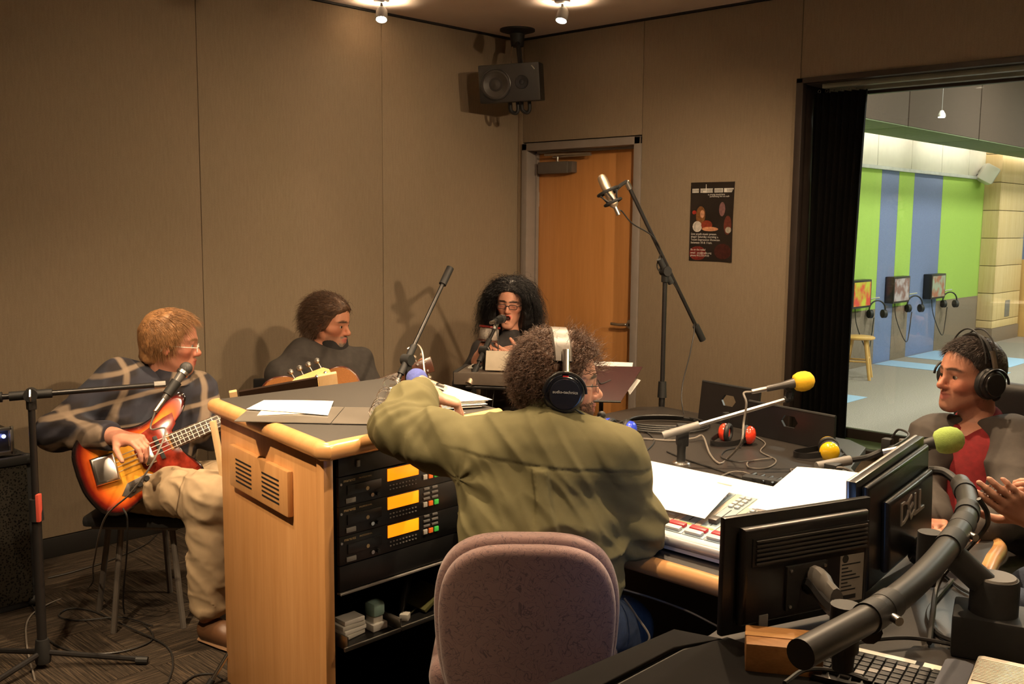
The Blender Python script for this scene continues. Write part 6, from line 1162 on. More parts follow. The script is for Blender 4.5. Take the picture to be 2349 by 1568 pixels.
for k in range(5):
    a = k * 2 * PI / 5 + .3; e_ = V(sc0[0] + .27 * math.cos(a), sc0[1] + .27 * math.sin(a), .075); lg = part(CH, 'base_leg', G().tube([(sc0[0], sc0[1], .12), e_], .02, 8), M_black); part(lg, 'caster', G().cyl(e_ + V(-.015, 0, -.045), e_ + V(.015, 0, -.045), .03), M_blackg)

# ======== bassist
T = thing('person', (1.03, -3.25, 0), 'seated bass player in a dark plaid shirt and khaki trousers', 'person')
H = Head((1.122, -3.199, 1.144), RR * .95 + FF * .25 + V(0, 0, -.12), (0, 0, 1), 1.04)
Fc = nrm(RR * .8 - FF * .45); Lc = V(-Fc[1], Fc[0], 0)
nk = V(*(1.100, -3.199, 1.014)); shR = V(*(1.016, -3.366, 0.997)); shL = V(*(1.088, -3.073, 0.922)); elR = V(*(0.945, -3.590, 0.810)); wrR = V(*(1.242, -3.499, 0.825)); elL = V(*(1.188, -3.058, 0.768)); wrL = V(*(1.318, -2.971, 0.875)); ch = V(*(1.031, -3.251, 0.845)); be = V(*(1.034, -3.278, 0.668)); pv = V(*(1.025, -3.311, 0.518)); pv[2] = .56
latB = nrm(shR - shL); knR = V(*(1.469, -3.238, 0.583)); knL = V(*(1.321, -3.032, 0.577)); anR = V(*(1.440, -3.239, 0.238)); anR[2] = .1; anL = V(*(1.333, -3.020, 0.162)); anL[2] = .1; hR = pv + latB * .09; hL = pv - latB * .09
s = S(); H.build(s, nose=.95); s.rc(H.p(-.03, 0, -.06), nk - V(0, 0, .03), .056, .064, .03); tbox(ch, latB, V(0, 0, 1), (.17, .105, .18), s); tbox(be, latB, V(0, 0, 1), (.16, .115, .16), s); s.rc(shR, shL, .06, .06, .05); limb(s, [shR, elR, wrR], [.055, .044, .03]); limb(s, [shL, elL, wrL], [.055, .044, .03]); limb(s, [hR, knR, anR], [.08, .055, .04], .03); limb(s, [hL, knL, anL], [.08, .055, .04], .03)
fw_ = nrm(V(*(1.399, -3.434, 0.813)) - wrR); hand(s, wrR + fw_ * .015, fw_, V(*(-fw_)) * .2 - V(0, 0, .7) - Fc * .6, True, (.55, .65, .75, .8), (.3, .3), sc=1.12); hand(s, wrL, nrm(RR * .7 + V(0, 0, .5)), Fc, False, (.8, .8, .8, .8))
sdf_obj('body', s, (.6, -3.9, .02), (1.9, -2.6, 1.4), .0052, M_skin, T, lambda P: H.tint(P, (.50, .225, .15), brow=(.25, .12, .06), flush=.4)); H.eyes(T, (.1, .12, .14))
m_pl, nt, b = new_mat('plaid_flannel'); tc = N(nt, 'ShaderNodeTexCoord'); cmb = None
def band(axis, per, off, w, col, prev):
    sp_ = N(nt, 'ShaderNodeVectorMath', operation='DOT_PRODUCT'); sp_.inputs[1].default_value = axis; nt.links.new(tc.outputs['Object'], sp_.inputs[0]); nz_ = N(nt, 'ShaderNodeTexNoise', i_Scale=7.0); nt.links.new(tc.outputs['Object'], nz_.inputs['Vector'])
    ma = N(nt, 'ShaderNodeMath', operation='MULTIPLY_ADD'); nt.links.new(nz_.outputs['Fac'], ma.inputs[0]); ma.inputs[1].default_value = .03; nt.links.new(sp_.outputs['Value'], ma.inputs[2])
    pp = N(nt, 'ShaderNodeMath', operation='PINGPONG'); a2 = N(nt, 'ShaderNodeMath', operation='ADD'); a2.inputs[1].default_value = off; nt.links.new(ma.outputs[0], a2.inputs[0]); nt.links.new(a2.outputs[0], pp.inputs[0]); pp.inputs[1].default_value = per / 2
    mr = N(nt, 'ShaderNodeMapRange'); nt.links.new(pp.outputs[0], mr.inputs[0]); mr.inputs[1].default_value = w; mr.inputs[2].default_value = w * .45; mr.inputs[3].default_value = 0; mr.inputs[4].default_value = .75
    mx_ = N(nt, 'ShaderNodeMix', data_type='RGBA'); nt.links.new(mr.outputs[0], mx_.inputs[0]); mx_.inputs[7].default_value = (*col, 1)
    if prev is None: mx_.inputs[6].default_value = (.018, .014, .016, 1)
    else: nt.links.new(prev, mx_.inputs[6])
    return mx_.outputs[2]
ax1 = tuple(latB * .9 + Fc * .35); ax2 = tuple(V(0, 0, 1) + .25 * latB)
pv_ = band(ax1, .115, .055, .028, (.035, .04, .06), None); pv_ = band(ax2, .115, .055, .028, (.03, .03, .045), pv_); pv_ = band(ax2, .115, .0, .0125, (.27, .20, .14), pv_); pv_ = band(ax1, .115, .0, .0125, (.27, .20, .14), pv_); nt.links.new(pv_, b.inputs['Base Color']); b.inputs['Roughness'].default_value = .9
s = S(); tbox(ch, latB, V(0, 0, 1), (.205, .14, .2), s, .06); tbox(be, latB, V(0, 0, 1), (.195, .15, .18), s, .07); s.rc(shR, nk - V(0, 0, .04), .078, .068, .05); s.rc(shL, nk - V(0, 0, .04), .075, .068, .05); limb(s, [shR, elR, wrR - nrm(wrR - elR) * .02], [.08, .072, .052], .04); limb(s, [shL, elL, wrL], [.078, .068, .05], .04)
s.cuff(wrR - nrm(wrR - elR) * .015, wrR - elR); s.plane(V(0, 0, .5), (0, 0, -1), .01); s.ell(nk + V(0, 0, .045) + Fc * .02, (.06, .06, .05), None, .01, -1)
def fold_b(P, D):
    q = P - elR.astype(np.float32); r = np.sqrt((q * q).sum(1)); e = np.exp(-(r / .12) ** 2) * np.sin(q @ nrm(shR - wrR).astype(np.float32) * 130 + 3 * vnoise(P * 9, 2))
    return (-.006 * e - .006 * (1 - 2 * np.abs(vnoise(P * np.array([8, 8, 11], np.float32), 21))) - .002 * vnoise(P * 25, 22)).astype(np.float32)
s.disp = fold_b; s.marg = .018; sdf_obj('plaid_shirt', s, (.6, -3.9, .4), (1.8, -2.6, 1.25), .006, m_pl, T)
cc2 = nk + V(0, 0, .0) + Fc * .01; part(T, 'collar', G().grid(lambda u, v: cc2 + (Lc * math.cos(2 * PI * u) * .077 + Fc * math.sin(2 * PI * u) * .075) * (1 - .12 * v) + V(0, 0, -.02 + .055 * v - .02 * math.sin(2 * PI * u)), 36, 5, .006), m_pl)
M_kh = mat('khaki_twill', (.37, .275, .17), .88, 0, .08, 20, .08, 600, spec=.2); s = S(); tbox(pv, latB, V(0, 0, 1), (.185, .145, .115), s, .06); limb(s, [hR, knR, anR + V(0, 0, .06)], [.098, .086, .075], .05); limb(s, [hL, knL, anL + V(0, 0, .06)], [.098, .086, .075], .05); s.plane(V(0, 0, .12), (0, 0, -1))
s.disp = lambda P, D: (-.008 * np.clip(1 - 2.2 * np.abs(vnoise(P * np.array([9, 9, 13], np.float32) + P[:, [1, 2, 0]] * 5, 31)), -.3, 1) - .004 * np.clip(1 - 2.5 * np.abs(vnoise(P * np.array([16, 16, 26], np.float32) + P[:, [2, 0, 1]] * 9, 33)), 0, 1)).astype(np.float32); s.marg = .02; sdf_obj('khaki_trousers', s, (.6, -3.8, .05), (1.9, -2.6, .8), .0065, M_kh, T)
M_bsh = mat('brown_leather', (.11, .05, .022), .45); M_sole = mat('tan_sole', (.25, .14, .07), .7)
shoe(T, (anR[0], anR[1], 0), tuple(anR * V(1, 1, 0) + nrm(RR * .8 - FF * .55) * .19), M_bsh, M_sole); shoe(T, (anL[0], anL[1], 0), tuple(anL * V(1, 1, 0) + RR * .18), M_bsh, M_sole)
M_hg = mat('ginger_hair', (.30, .15, .06), .5, 0, .3, 60); hlb = lambda q: hairline(q, xx=(-.05, -.02, .018, .042, .058, .072, .2)); hair_cap(T, H, M_hg, .010, -.085, .004, 55, .0055, hlb, seed=15)
r0, n0, q0 = scalp(H, 7000, keep_hair(-.08, hlb), (.110, .089, .103), seed=5); strands('hair_strands', T, r0, n0 * .10 + H.M[:, 0] * .40 - H.M[:, 2] * .9 * np.clip(1 - q0[:, 2:3] * 9, .1, 1), .032, M_hg, .0012, 3, .0008, 4, .9, .07, 7)
GL_LABEL[0] = 'thin white framed glasses on the bass player face'; glasses(T, H, M_white, .022, .013, x=.101, z=-.010)
# ---- stool
c = V(1.035, -3.27, 0); st = thing('metal_stool', c, 'black seated stool with grey metal legs under the bass player', 'stool'); part(st, 'seat', G().box(c + V(0, 0, .452), (.40, .38, .045), .018, rz(.75)), M_black); part(st, 'seat_frame', G().box(c + V(0, 0, .424), (.34, .34, .014), .004, rz(.75)), M_grey)
for p in ((1.25, -3.25), (.83, -3.41), (.85, -3.10), (1.10, -3.47), ): part(st, 'leg', G().tube([(p[0], p[1], .0), (c[0] + (p[0] - c[0]) * .72, c[1] + (p[1] - c[1]) * .72, .42)], .012, 10), mat('leg_grey', (.17, .15, .13), .4, .5))
# ---- bass guitar
tail = V(*(1.160, -3.606, 0.653)); hs = V(*(1.363, -2.618, 0.979)); u_ = nrm(hs - tail); nb = -FF * .8 + RR * .55 + V(0, 0, .35); nb = nrm(nb - u_ * (nb @ u_)); v_ = np.cross(nb, u_); BM = np.stack([u_, v_, nb], 1); BO = tail + u_ * .25; bp3 = lambda a, b_, c_: BO + BM @ V(a, b_, c_); BL = np.linalg.norm(hs - BO)
bg = thing('bass_guitar', BO - V(0, 0, .2), 'sunburst electric bass with chrome covers on the player lap', 'bass guitar')
ol = [(-.25, .02), (-.235, .10), (-.19, .155), (-.12, .163), (-.04, .128), (.03, .112), (.10, .125), (.17, .163), (.222, .172), (.238, .145), (.21, .10), (.165, .068), (.14, .04), (.14, -.035), (.15, -.07), (.175, -.11), (.185, -.15), (.165, -.178), (.11, -.168), (.05, -.138), (-.02, -.138), (-.09, -.168), (-.16, -.182), (-.22, -.145), (-.25, -.06)]
OL = bez([V(a, b_, 0) for a, b_ in ol] + [V(*ol[0], 0)], 5)[:-1][:, :2]; nO = len(OL); cen = V(-.03, -.005)
rings = [(.955, -.02, 1.0), (.985, -.0165, 1.0), (1.0, -.008, 1), (1.0, .008, 1), (.985, .0165, .99), (.955, .02, .93), (.88, .0205, .80), (.76, .0205, .62), (.62, .0205, .45), (.45, .0205, .3), (.25, .0205, .1)]
vv, ff, cv = [], [], []
def burst(r):
    return np.array([np.interp(r, (0, .35, .52, .66, .77, .88), ch_) for ch_ in ((.85, .85, .80, .62, .20, .008), (.42, .38, .22, .06, .012, .005), (.05, .04, .02, .012, .006, .005))])
for sc0_, h_, r_ in rings:
    for q in OL: p = cen + (q - cen) * sc0_; vv.append(bp3(p[0], p[1], h_)); cv.append(burst(r_))
for i in range(len(rings) - 1):
    for k in range(nO): ff.append((i * nO + k, i * nO + (k + 1) % nO, (i + 1) * nO + (k + 1) % nO, (i + 1) * nO + k))
vv.append(bp3(cen[0], cen[1], .0205)); cv.append(burst(0)); lastr = (len(rings) - 1) * nO
for k in range(nO): ff.append((lastr + k, lastr + (k + 1) % nO, len(vv) - 1))
ff.append(tuple(range(nO - 1, -1, -1)))
bo = part(bg, 'body', G().raw(vv, ff), vcol('sunburst', .12, 0, 0, 60, .6)); ca = bo.data.color_attributes.new('Col', 'FLOAT_COLOR', 'POINT'); ca.data.foreach_set('color', np.hstack([np.array(cv), np.ones((len(cv), 1))]).astype(np.float32).ravel())
bo.data.materials[0].node_tree.nodes['Principled BSDF'].inputs['Coat Weight'].default_value = .6
bbx = lambda a0, a1, b0_, b1_, h0, h1, b=.002: G().box(((a0 + a1) / 2, (b0_ + b1_) / 2, (h0 + h1) / 2), (a1 - a0, b1_ - b0_, h1 - h0), b).xf(BM, BO)
pg = [(-.02, -.055), (-.03, .02), (.0, .07), (.06, .085), (.12, .10), (.16, .105), (.155, .06), (.13, .04), (.13, -.04), (.145, -.08), (.165, -.13), (.12, -.145), (.06, -.12), (.01, -.09)]
part(bg, 'pickguard', G().prism(pg, .003, b=.0008).xf(BM, bp3(0, 0, .0205)), mat('red_tortoise', (.20, .022, .012), .15, 0, .5, 30, coat=.4))
part(bg, 'bridge_cover', G().prism([(-.205, -.045), (-.115, -.058), (-.10, .05), (-.19, .06)], .03, b=.012).xf(BM, bp3(0, 0, .0205)), M_chrome, 'chrome bridge cover'); part(bg, 'pickup_cover', G().prism([(-.012, -.05), (.03, -.05), (.03, .05), (-.012, .05)], .026, b=.006).xf(BM, bp3(0, 0, .0205)), M_chrome, 'chrome pickup cover')
part(bg, 'pickup', bbx(.052, .068, -.05, .045, .0235, .030), M_black); cpl = part(bg, 'control_plate', G().prism([(-.10, -.08), (-.02, -.075), (.01, -.095), (-.02, -.12), (-.11, -.135), (-.135, -.115)], .003, b=.0008).xf(BM, bp3(0, 0, .0205)), M_chrome)
for a_, b_ in ((-.03, -.093), (-.062, -.103), (-.092, -.112)): part(cpl, 'knob', G().lathe([(.012, 0), (.0115, .8), (.009, 1)], bp3(a_, b_, .022), bp3(a_, b_, .038), 16), M_black)
NL = BL - .18
nkp = part(bg, 'neck', G().prism([(.10, -.032), (NL, -.021), (NL, .021), (.10, .032)], .016, b=.004).xf(BM, bp3(0, 0, .012)), M_maple); part(bg, 'fingerboard', G().prism([(.11, -.031), (NL, -.0205), (NL, .0205), (.11, .031)], .006, b=.001).xf(BM, bp3(0, 0, .028)), mat('rosewood', (.05, .028, .016), .35))
SL = NL + .155; fr_ = [SL * (1 - 2 ** (-i / 12)) for i in range(1, 20)]
for i, f_ in enumerate(fr_):
    a_ = NL - f_
    if a_ > .115: part(nkp, 'fret', bbx(a_ - .0012, a_ + .0012, -.021 - .0085 * (f_ / .6), .021 + .0085 * (f_ / .6), .034, .0355, 0), M_steel)
    if i + 1 in (3, 5, 7, 9, 12, 15, 17) and a_ > .10: mid = a_ + .5 * (fr_[i] - (fr_[i - 1] if i else 0)); part(nkp, 'inlay', G().cyl(bp3(mid, 0, .034), bp3(mid, 0, .0346), .0032, n=10), M_champ)
for k in range(4): y0_ = -.0225 + k * .015; part(bg, 'string', G().cyl(bp3(-.13, y0_ * 1.25, .036), bp3(NL + .005, y0_ * .72, .0365), .0012 + .0003 * k, n=6), M_steel)
hd_ = part(bg, 'headstock', G().prism([(NL - .01, -.022), (NL + .03, -.034), (NL + .10, -.038), (NL + .17, -.036), (NL + .20, -.015), (NL + .197, .018), (NL + .175, .035), (NL + .05, .040), (NL + .015, .03), (NL - .01, .022)], .014, b=.003).xf(BM, bp3(0, 0, .006)), wood('headstock_maple', (.60, .32, .09), (.72, .42, .15), .25, 'Y', 2, .4))
for k in range(4):
    a_ = NL + .045 + k * .042; tn = part(hd_, 'tuner_post', G().lathe([(.0085, 0), (.0085, .7), (.004, 1)], bp3(a_, .008, .02), bp3(a_, .008, .034), 14), M_chrome); part(tn, 'tuner_shaft', G().cyl(bp3(a_, .03, .008), bp3(a_ - .004, .062, .008), .003), M_steel); part(tn, 'tuner_key', G().lathe([(.004, 0), (.013, .3), (.014, .7), (.006, 1)], bp3(a_ - .004, .058, .008), bp3(a_ - .006, .083, .008), 12).xf(np.eye(3)), M_steel)
# ======== guitarist
M_blk0 = mat('near_black_knit', (.018, .016, .016), .9)
T = thing('person', (.7, -2.1, 0), 'seated guitarist in a charcoal top with wavy brown hair and grey goatee', 'person')
H = Head((0.757, -2.156, 1.128), RR * .90 - FF * .32 + V(0, 0, -.16), (0, 0, 1), 1.03); Fg = nrm(RR * .75 - FF * .55); Lg = V(-Fg[1], Fg[0], 0)
nk = V(*(0.752, -2.142, 0.994)); shR = V(*(0.714, -2.292, 0.977)); shL = V(*(0.781, -2.000, 0.921)); elR = V(*(0.714, -2.432, 0.890)); wrR = V(*(0.967, -2.370, 0.813)); elL = V(*(0.918, -1.997, 0.740)); wrL = V(*(1.129, -2.011, 0.862)); ch = V(*(0.780, -2.157, 0.820)); be = V(*(0.798, -2.173, 0.623)); pv = V(ch[0], ch[1], .52); lat = nrm(shR - shL); knR = pv + Fg * .42 + lat * .1; knL = pv + Fg * .42 - lat * .14; anR = V(knR[0], knR[1], .1); anL = V(knL[0], knL[1], .1)
s = S(); H.build(s, nose=1.08, chin=1.05); s.rc(H.p(-.03, 0, -.06), nk - V(0, 0, .05), .054, .06, .03); tbox(ch, lat, V(0, 0, 1), (.16, .1, .17), s); tbox(be, lat, V(0, 0, 1), (.15, .1, .16), s); tbox(pv, lat, V(0, 0, 1), (.15, .11, .1), s, .06); s.rc(shR, shL, .055, .055, .05); limb(s, [shR, elR, wrR], [.05, .042, .03]); limb(s, [shL, elL, wrL], [.05, .042, .03]); limb(s, [pv + lat * .08, knR, anR], [.075, .055, .04], .03); limb(s, [pv - lat * .08, knL, anL], [.075, .055, .04], .03)
hfd = nrm(RR * .75 + V(0, 0, .42) + FF * .1); tips = hand(s, wrL, hfd, nrm(-FF * .7 + RR * -.3 + V(0, 0, .2)), False, (.95, .95, (.15, .2, .1), (.1, .15, .1)), (.4, .4), sc=1.05, spread=.1); hand(s, wrR, nrm(RR - V(0, 0, .2)), -Fg, True, (.5, .5, .5, .5))
gob = lambda x, y, z: .85 * ((z < -.082) & (x > .055) & (np.abs(y) < .034)) + .8 * ((z > -.0575) & (z < -.046) & (x > .075) & (np.abs(y) < .03)) + .35 * ((z < -.05) & (x > .02))
sdf_obj('body', s, (.1, -2.7, .02), (1.6, -1.6, 1.35), .0055, M_skin, T, lambda P: H.tint(P, (.50, .22, .13), beard=gob, bcol=(.17, .13, .10), brow=(.06, .035, .02), flush=.3)); H.eyes(T)
M_char = mat('charcoal_knit', (.050, .043, .038), .85, 0, .15, 40, .3, 500); s = S(); tbox(ch, lat, V(0, 0, 1), (.185, .125, .19), s, .05); tbox(be, lat, V(0, 0, 1), (.18, .125, .18), s, .07); s.rc(shR, nk - V(0, 0, .04), .07, .06, .05); s.rc(shL, nk - V(0, 0, .04), .068, .06, .05); limb(s, [shR, elR, wrR], [.07, .06, .042], .04); limb(s, [shL, elL, wrL - nrm(wrL - elL) * .02], [.068, .06, .045], .04); s.rc(nk - V(0, 0, .05), nk + V(0, 0, .005) + Fg * .01, .07, .06, .02); s.plane(V(0, 0, .5), (0, 0, -1)); s.cuff(wrL - nrm(wrL - elL) * .012, wrL - elL)
s.disp = lambda P, D: (-.005 * (1 - 2 * np.abs(vnoise(P * np.array([9, 9, 12], np.float32) + P[:, [2, 0, 1]] * 4, 41)))).astype(np.float32); s.marg = .016; sdf_obj('charcoal_top', s, (.1, -2.7, .4), (1.5, -1.6, 1.2), .007, M_char, T)
s = S(); tbox(pv, lat, V(0, 0, 1), (.17, .13, .11), s, .06); limb(s, [pv + lat * .08, knR, anR], [.09, .075, .06], .04); limb(s, [pv - lat * .08, knL, anL], [.09, .075, .06], .04); s.plane(V(0, 0, .1), (0, 0, -1)); sdf_obj('dark_trousers', s, (.1, -2.8, .05), (1.6, -1.5, .7), .012, M_char, T)
for an in (anR, anL): shoe(T, (an[0], an[1], 0), tuple(an * V(1, 1, 0) + Fg * .17), M_black, M_grey)
M_hw = mat('wavy_brown_hair', (.095, .048, .024), .5, 0, .4, 60); hlg = lambda q: hairline(q, xx=(-.045, -.02, .022, .045, .066, .09, .2)); hair_cap(T, H, M_hw, .020, -.10, .005, 38, .006, hlg, seed=25)
r0, n0, q0 = scalp(H, 5500, keep_hair(-.07, hlg), (.121, .098, .114), seed=6); strands('hair_strands', T, r0, n0 * .35 - H.M[:, 0] * .6 - V(0, 0, .25), .052, M_hw, .006, 8, .0009, 6, 1.4, .14, 8)
r0, n0, q0 = scalp(H, 1300, lambda x, y, z: (x < -.05) & (z < .01) & (z > -.07), (.108, .088, .10), seed=16); strands('hair_strands', T, r0, n0 * .6 - V(0, 0, .8), .08, mat('grey_brown_hair', (.13, .08, .05), .5, 0, .3), .008, 9, .0009, 7, .6, .2, 9)
ccg = nk + V(0, 0, .03) + Fg * .01; part(T, 'turtleneck', G().grid(lambda u, v: ccg + (Lg * math.cos(2 * PI * u) * .072 + Fg * math.sin(2 * PI * u) * .070) * (1 - .12 * v) + V(0, 0, -.03 + .065 * v - .012 * math.sin(2 * PI * u)), 32, 5, .008), M_blk0)
for y in (-1, 1): part(T, 'cardigan_edge', G().tube(bez([nk + Lg * y * .085 + V(0, 0, -.02), nk + Lg * y * .10 + Fg * .09 - V(0, 0, .09), ch + Lg * y * .05 + Fg * .125 + V(0, 0, .0), ch + Lg * y * .01 + Fg * .13 - V(0, 0, .1)]), .013, 8, flat=.6), M_blk0)
# ---- acoustic guitar
go = V(*(1.049, -2.321, 0.803)); hsg = V(*(1.223, -2.024, 0.917)); gu = nrm(hsg - go); gn = -FF * .75 + RR * .5 + V(0, 0, .25); gn = nrm(gn - gu * (gn @ gu)); gv = np.cross(gn, gu); GM = np.stack([gu, gv, gn], 1); GO = go - gu * .12; gp = lambda a, b_, c_: GO + GM @ V(a, b_, c_); GL_ = np.linalg.norm(hsg - GO)
ag = thing('acoustic_guitar', GO - V(0, 0, .2), 'dark red acoustic guitar held by the guitarist', 'guitar'); gol = [(-.25, 0), (-.235, .12), (-.17, .19), (-.08, .185), (-.01, .135), (.05, .125), (.12, .145), (.19, .135), (.235, .08), (.24, 0)]; gol = gol + [(a, -b_) for a, b_ in gol[-2:0:-1]]
GOL = bez([V(a, b_, 0) for a, b_ in gol] + [V(*gol[0], 0)], 4)[:-1]; part(ag, 'body', G().prism([tuple(q[:2]) for q in GOL], .10, b=.006).xf(GM, gp(0, 0, -.09)), mat('mahogany', (.10, .022, .010), .18, 0, .2, 14, coat=.5)); part(ag, 'soundboard', G().prism([tuple(q[:2] * .965) for q in GOL], .002).xf(GM, gp(0, 0, .0105)), mat('spruce_top', (.36, .15, .05), .2, 0, .15, 20, coat=.4, stretch=(1, 12, 12)))
part(ag, 'neck', G().prism([(.2, -.028), (GL_ - .06, -.022), (GL_ - .06, .022), (.2, .028)], .018, b=.004).xf(GM, gp(0, 0, .002)), mat('rosewood_neck', (.06, .03, .018), .3)); part(ag, 'headstock', G().prism([(GL_ - .07, -.022), (GL_ - .02, -.034), (GL_ + .11, -.038), (GL_ + .115, .038), (GL_ - .02, .034), (GL_ - .07, .022)], .015, b=.003).xf(GM, gp(0, 0, .0)), mat('dark_headstock', (.09, .03, .015), .2, coat=.4))
for k in range(3):
    for s_ in (-1, 1): a_ = GL_ + .005 + k * .036; tn = part(ag, 'tuner', G().cyl(gp(a_, .022 * s_, .014), gp(a_, .022 * s_, .026), .0055), M_chrome); part(tn, 'tuner_button', G().sph(gp(a_, .058 * s_, .005), .011, 10), M_champ); part(tn, 'tuner_shaft', G().cyl(gp(a_, .03 * s_, .005), gp(a_, .055 * s_, .005), .003), M_steel)
for k in range(6): part(ag, 'string', G().cyl(gp(-.12, -.027 + k * .0108, .022), gp(GL_ - .05, -.018 + k * .0072, .023), .0009, n=5), M_champ)
gc = thing('guitarist_chair', (.62, -2.2, 0), 'black chair whose backrest shows behind the guitarist elbow', 'chair'); cq = [V(*(0.372, -2.366, 0.822)), V(*(0.441, -2.203, 0.822))]; cd = nrm((cq[1] - cq[0]) * V(1, 1, 0)); part(gc, 'backrest', G().box((0, 0, 0), (.44, .03, .20), .01).xf(np.stack([cd, V(-cd[1], cd[0], 0), V(0, 0, 1)], 1), cq[0] + cd * .22 - V(0, 0, .10)), M_black); part(gc, 'seat', G().box((pv[0], pv[1], .40), (.42, .42, .05), .015, rz(.7)), M_black)
for k in range(4): a_ = k * PI / 2 + 1.5; part(gc, 'leg', G().cyl((pv[0] + .26 * math.cos(a_), pv[1] + .26 * math.sin(a_), 0), (pv[0] + .2 * math.cos(a_), pv[1] + .2 * math.sin(a_), .4), .012), M_grey)
part(gc, 'back_post', G().cyl(V(cq[0][0], cq[0][1], .4), cq[0] - V(0, 0, .05), .012), M_grey)
# ======== singer
T = thing('person', (1.02, -1.1, 0), 'singer with long curly black hair and glasses at the keyboard', 'person')
H = Head((1.058, -1.160, 1.194), -FF * .95 - RR * .16 - V(0, 0, .10), nrm(V(0, 0, 1) + RR * .06), .96); Fs = nrm(-FF * .95 - RR * .1); Ls = V(-Fs[1], Fs[0], 0); lat = -Ls
nk = V(*(1.057, -1.152, 0.999)); shR = V(*(0.972, -1.286, 0.929)); shL = V(*(1.189, -1.052, 0.922)); elR = V(*(0.965, -1.432, 0.761)); wrR = V(*(1.155, -1.502, 0.926)); elL = V(*(1.324, -1.119, 0.745)); wrL = V(*(1.340, -1.354, 0.917)); ch = V(*(1.079, -1.169, 0.770)); be = V(*(1.096, -1.184, 0.577)); pv = V(ch[0], ch[1], .54); knR = pv + Fs * .4 - Ls * .12; knL = pv + Fs * .4 + Ls * .12; anR = V(knR[0], knR[1], .1) - Fs * .05; anL = V(knL[0], knL[1], .1) - Fs * .05
s = S(); H.build(s, open_=1.0, closed=True, nose=.95, jaw=.94, chin=.9); s.rc(H.p(-.03, 0, -.06), nk - V(0, 0, .04), .046, .05, .03); tbox(ch, lat, V(0, 0, 1), (.145, .095, .16), s); tbox(be, lat, V(0, 0, 1), (.135, .095, .16), s); tbox(pv, lat, V(0, 0, 1), (.15, .11, .1), s, .06); s.rc(shR, shL, .05, .05, .05); limb(s, [shR, elR, wrR], [.045, .037, .026]); limb(s, [shL, elL, wrL], [.045, .037, .026]); limb(s, [pv - Ls * .08, knR, anR], [.075, .052, .036], .03); limb(s, [pv + Ls * .08, knL, anL], [.075, .052, .036], .03)
cab = V(*(1.220, -1.487, 1.062)); hR_ = nrm(V(*(1.201, -1.512, 1.021)) - wrR + V(0, 0, .0)); hand(s, wrR, hR_, nrm(RR * .9 - V(0, 0, .1)), True, (1.1, 1.15, 1.2, 1.2), (.7, .7), sc=1.0); hL_ = nrm(-RR * .95 + V(0, 0, .28)); hand(s, wrL, hL_, nrm(V(0, 0, .75) - FF * .7 + RR * .0), False, (.12, .1, .15, .2), (.15, .15), spread=.13, sc=1.05)
sdf_obj('body', s, (.4, -1.9, .02), (1.7, -.5, 1.4), .0052, M_skin, T, lambda P: H.tint(P, (.56, .27, .18), lip=(.5, .07, .06), brow=(.02, .012, .01), flush=.25)); part(T, 'mouth_cavity', G().sph(H.p(.062, 0, -.077), .017, 12), mat('mouth_dark', (.04, .008, .008), .5))
M_blk = mat('black_knit', (.030, .026, .026), .85, 0, .2, 40, .3, 500); s = S(); tbox(ch, lat, V(0, 0, 1), (.165, .115, .175), s, .05); tbox(be, lat, V(0, 0, 1), (.155, .115, .17), s, .07); s.rc(shR, nk - V(0, 0, .04), .058, .052, .05); s.rc(shL, nk - V(0, 0, .04), .058, .052, .05); limb(s, [shR, elR, wrR - nrm(wrR - elR) * .04], [.058, .05, .036], .04); limb(s, [shL, elL, wrL - nrm(wrL - elL) * .04], [.058, .05, .036], .04); s.rc(nk - V(0, 0, .05), nk + V(0, 0, .012), .058, .053, .02); s.plane(V(0, 0, .5), (0, 0, -1))
s.disp = lambda P, D: (-.004 * (1 - 2 * np.abs(vnoise(P * 11, 51)))).astype(np.float32); s.marg = .014; sdf_obj('black_top', s, (.4, -1.9, .4), (1.7, -.5, 1.2), .0075, M_blk, T)
s = S(); tbox(pv, lat, V(0, 0, 1), (.17, .13, .11), s, .06); limb(s, [pv - Ls * .08, knR, anR], [.088, .07, .055], .04); limb(s, [pv + Ls * .08, knL, anL], [.088, .07, .055], .04); s.plane(V(0, 0, .1), (0, 0, -1)); sdf_obj('dark_trousers', s, (.4, -2.0, .05), (1.8, -.4, .7), .012, M_blk, T)
for an in (anR, anL): shoe(T, (an[0], an[1], 0), tuple(an * V(1, 1, 0) + Fs * .15), M_black, M_grey)
M_hk = mat('black_hair', (.006, .0045, .0045), .42, 0, .3, 60); hls = lambda q: hairline(q, zz=(-.4, -.05, -.0, .03, .055, .075, .13), xx=(.012, .012, .018, .035, .052, .07, .2))
def ex_s(s_):
    for y in (-1, 1): s_.rc(H.p(-.03, y * .072, .04), H.p(-.035, y * .10, -.10), .05, .052, .04); s_.rc(H.p(-.035, y * .10, -.10), H.p(-.03, y * .115, -.22), .052, .036, .04)
    s_.rc(H.p(-.06, 0, .0), H.p(-.075, 0, -.2), .075, .08, .04)
s = S(); s.ell(H.p(-.018, 0, .036), (.118 * .96, .104 * .96, .108 * .96), H.M, .02); ex_s(s); s.rcut(lambda P: ((lambda q: np.where(np.abs(q[:, 1]) < .074, (hls(q) - q[:, 0]), .03 + (np.abs(q[:, 1]) - .074)) * .7)(H.loc(P))).astype(np.float32), .012); s.marg = .022; s.disp = lambda P, D: (-.006 * vnoise(P * 32, 61) - .003 * vnoise(P * 70, 62)).astype(np.float32); sdf_obj('hair', s, H.c - .36, H.c + .26, .006, M_hk, T)
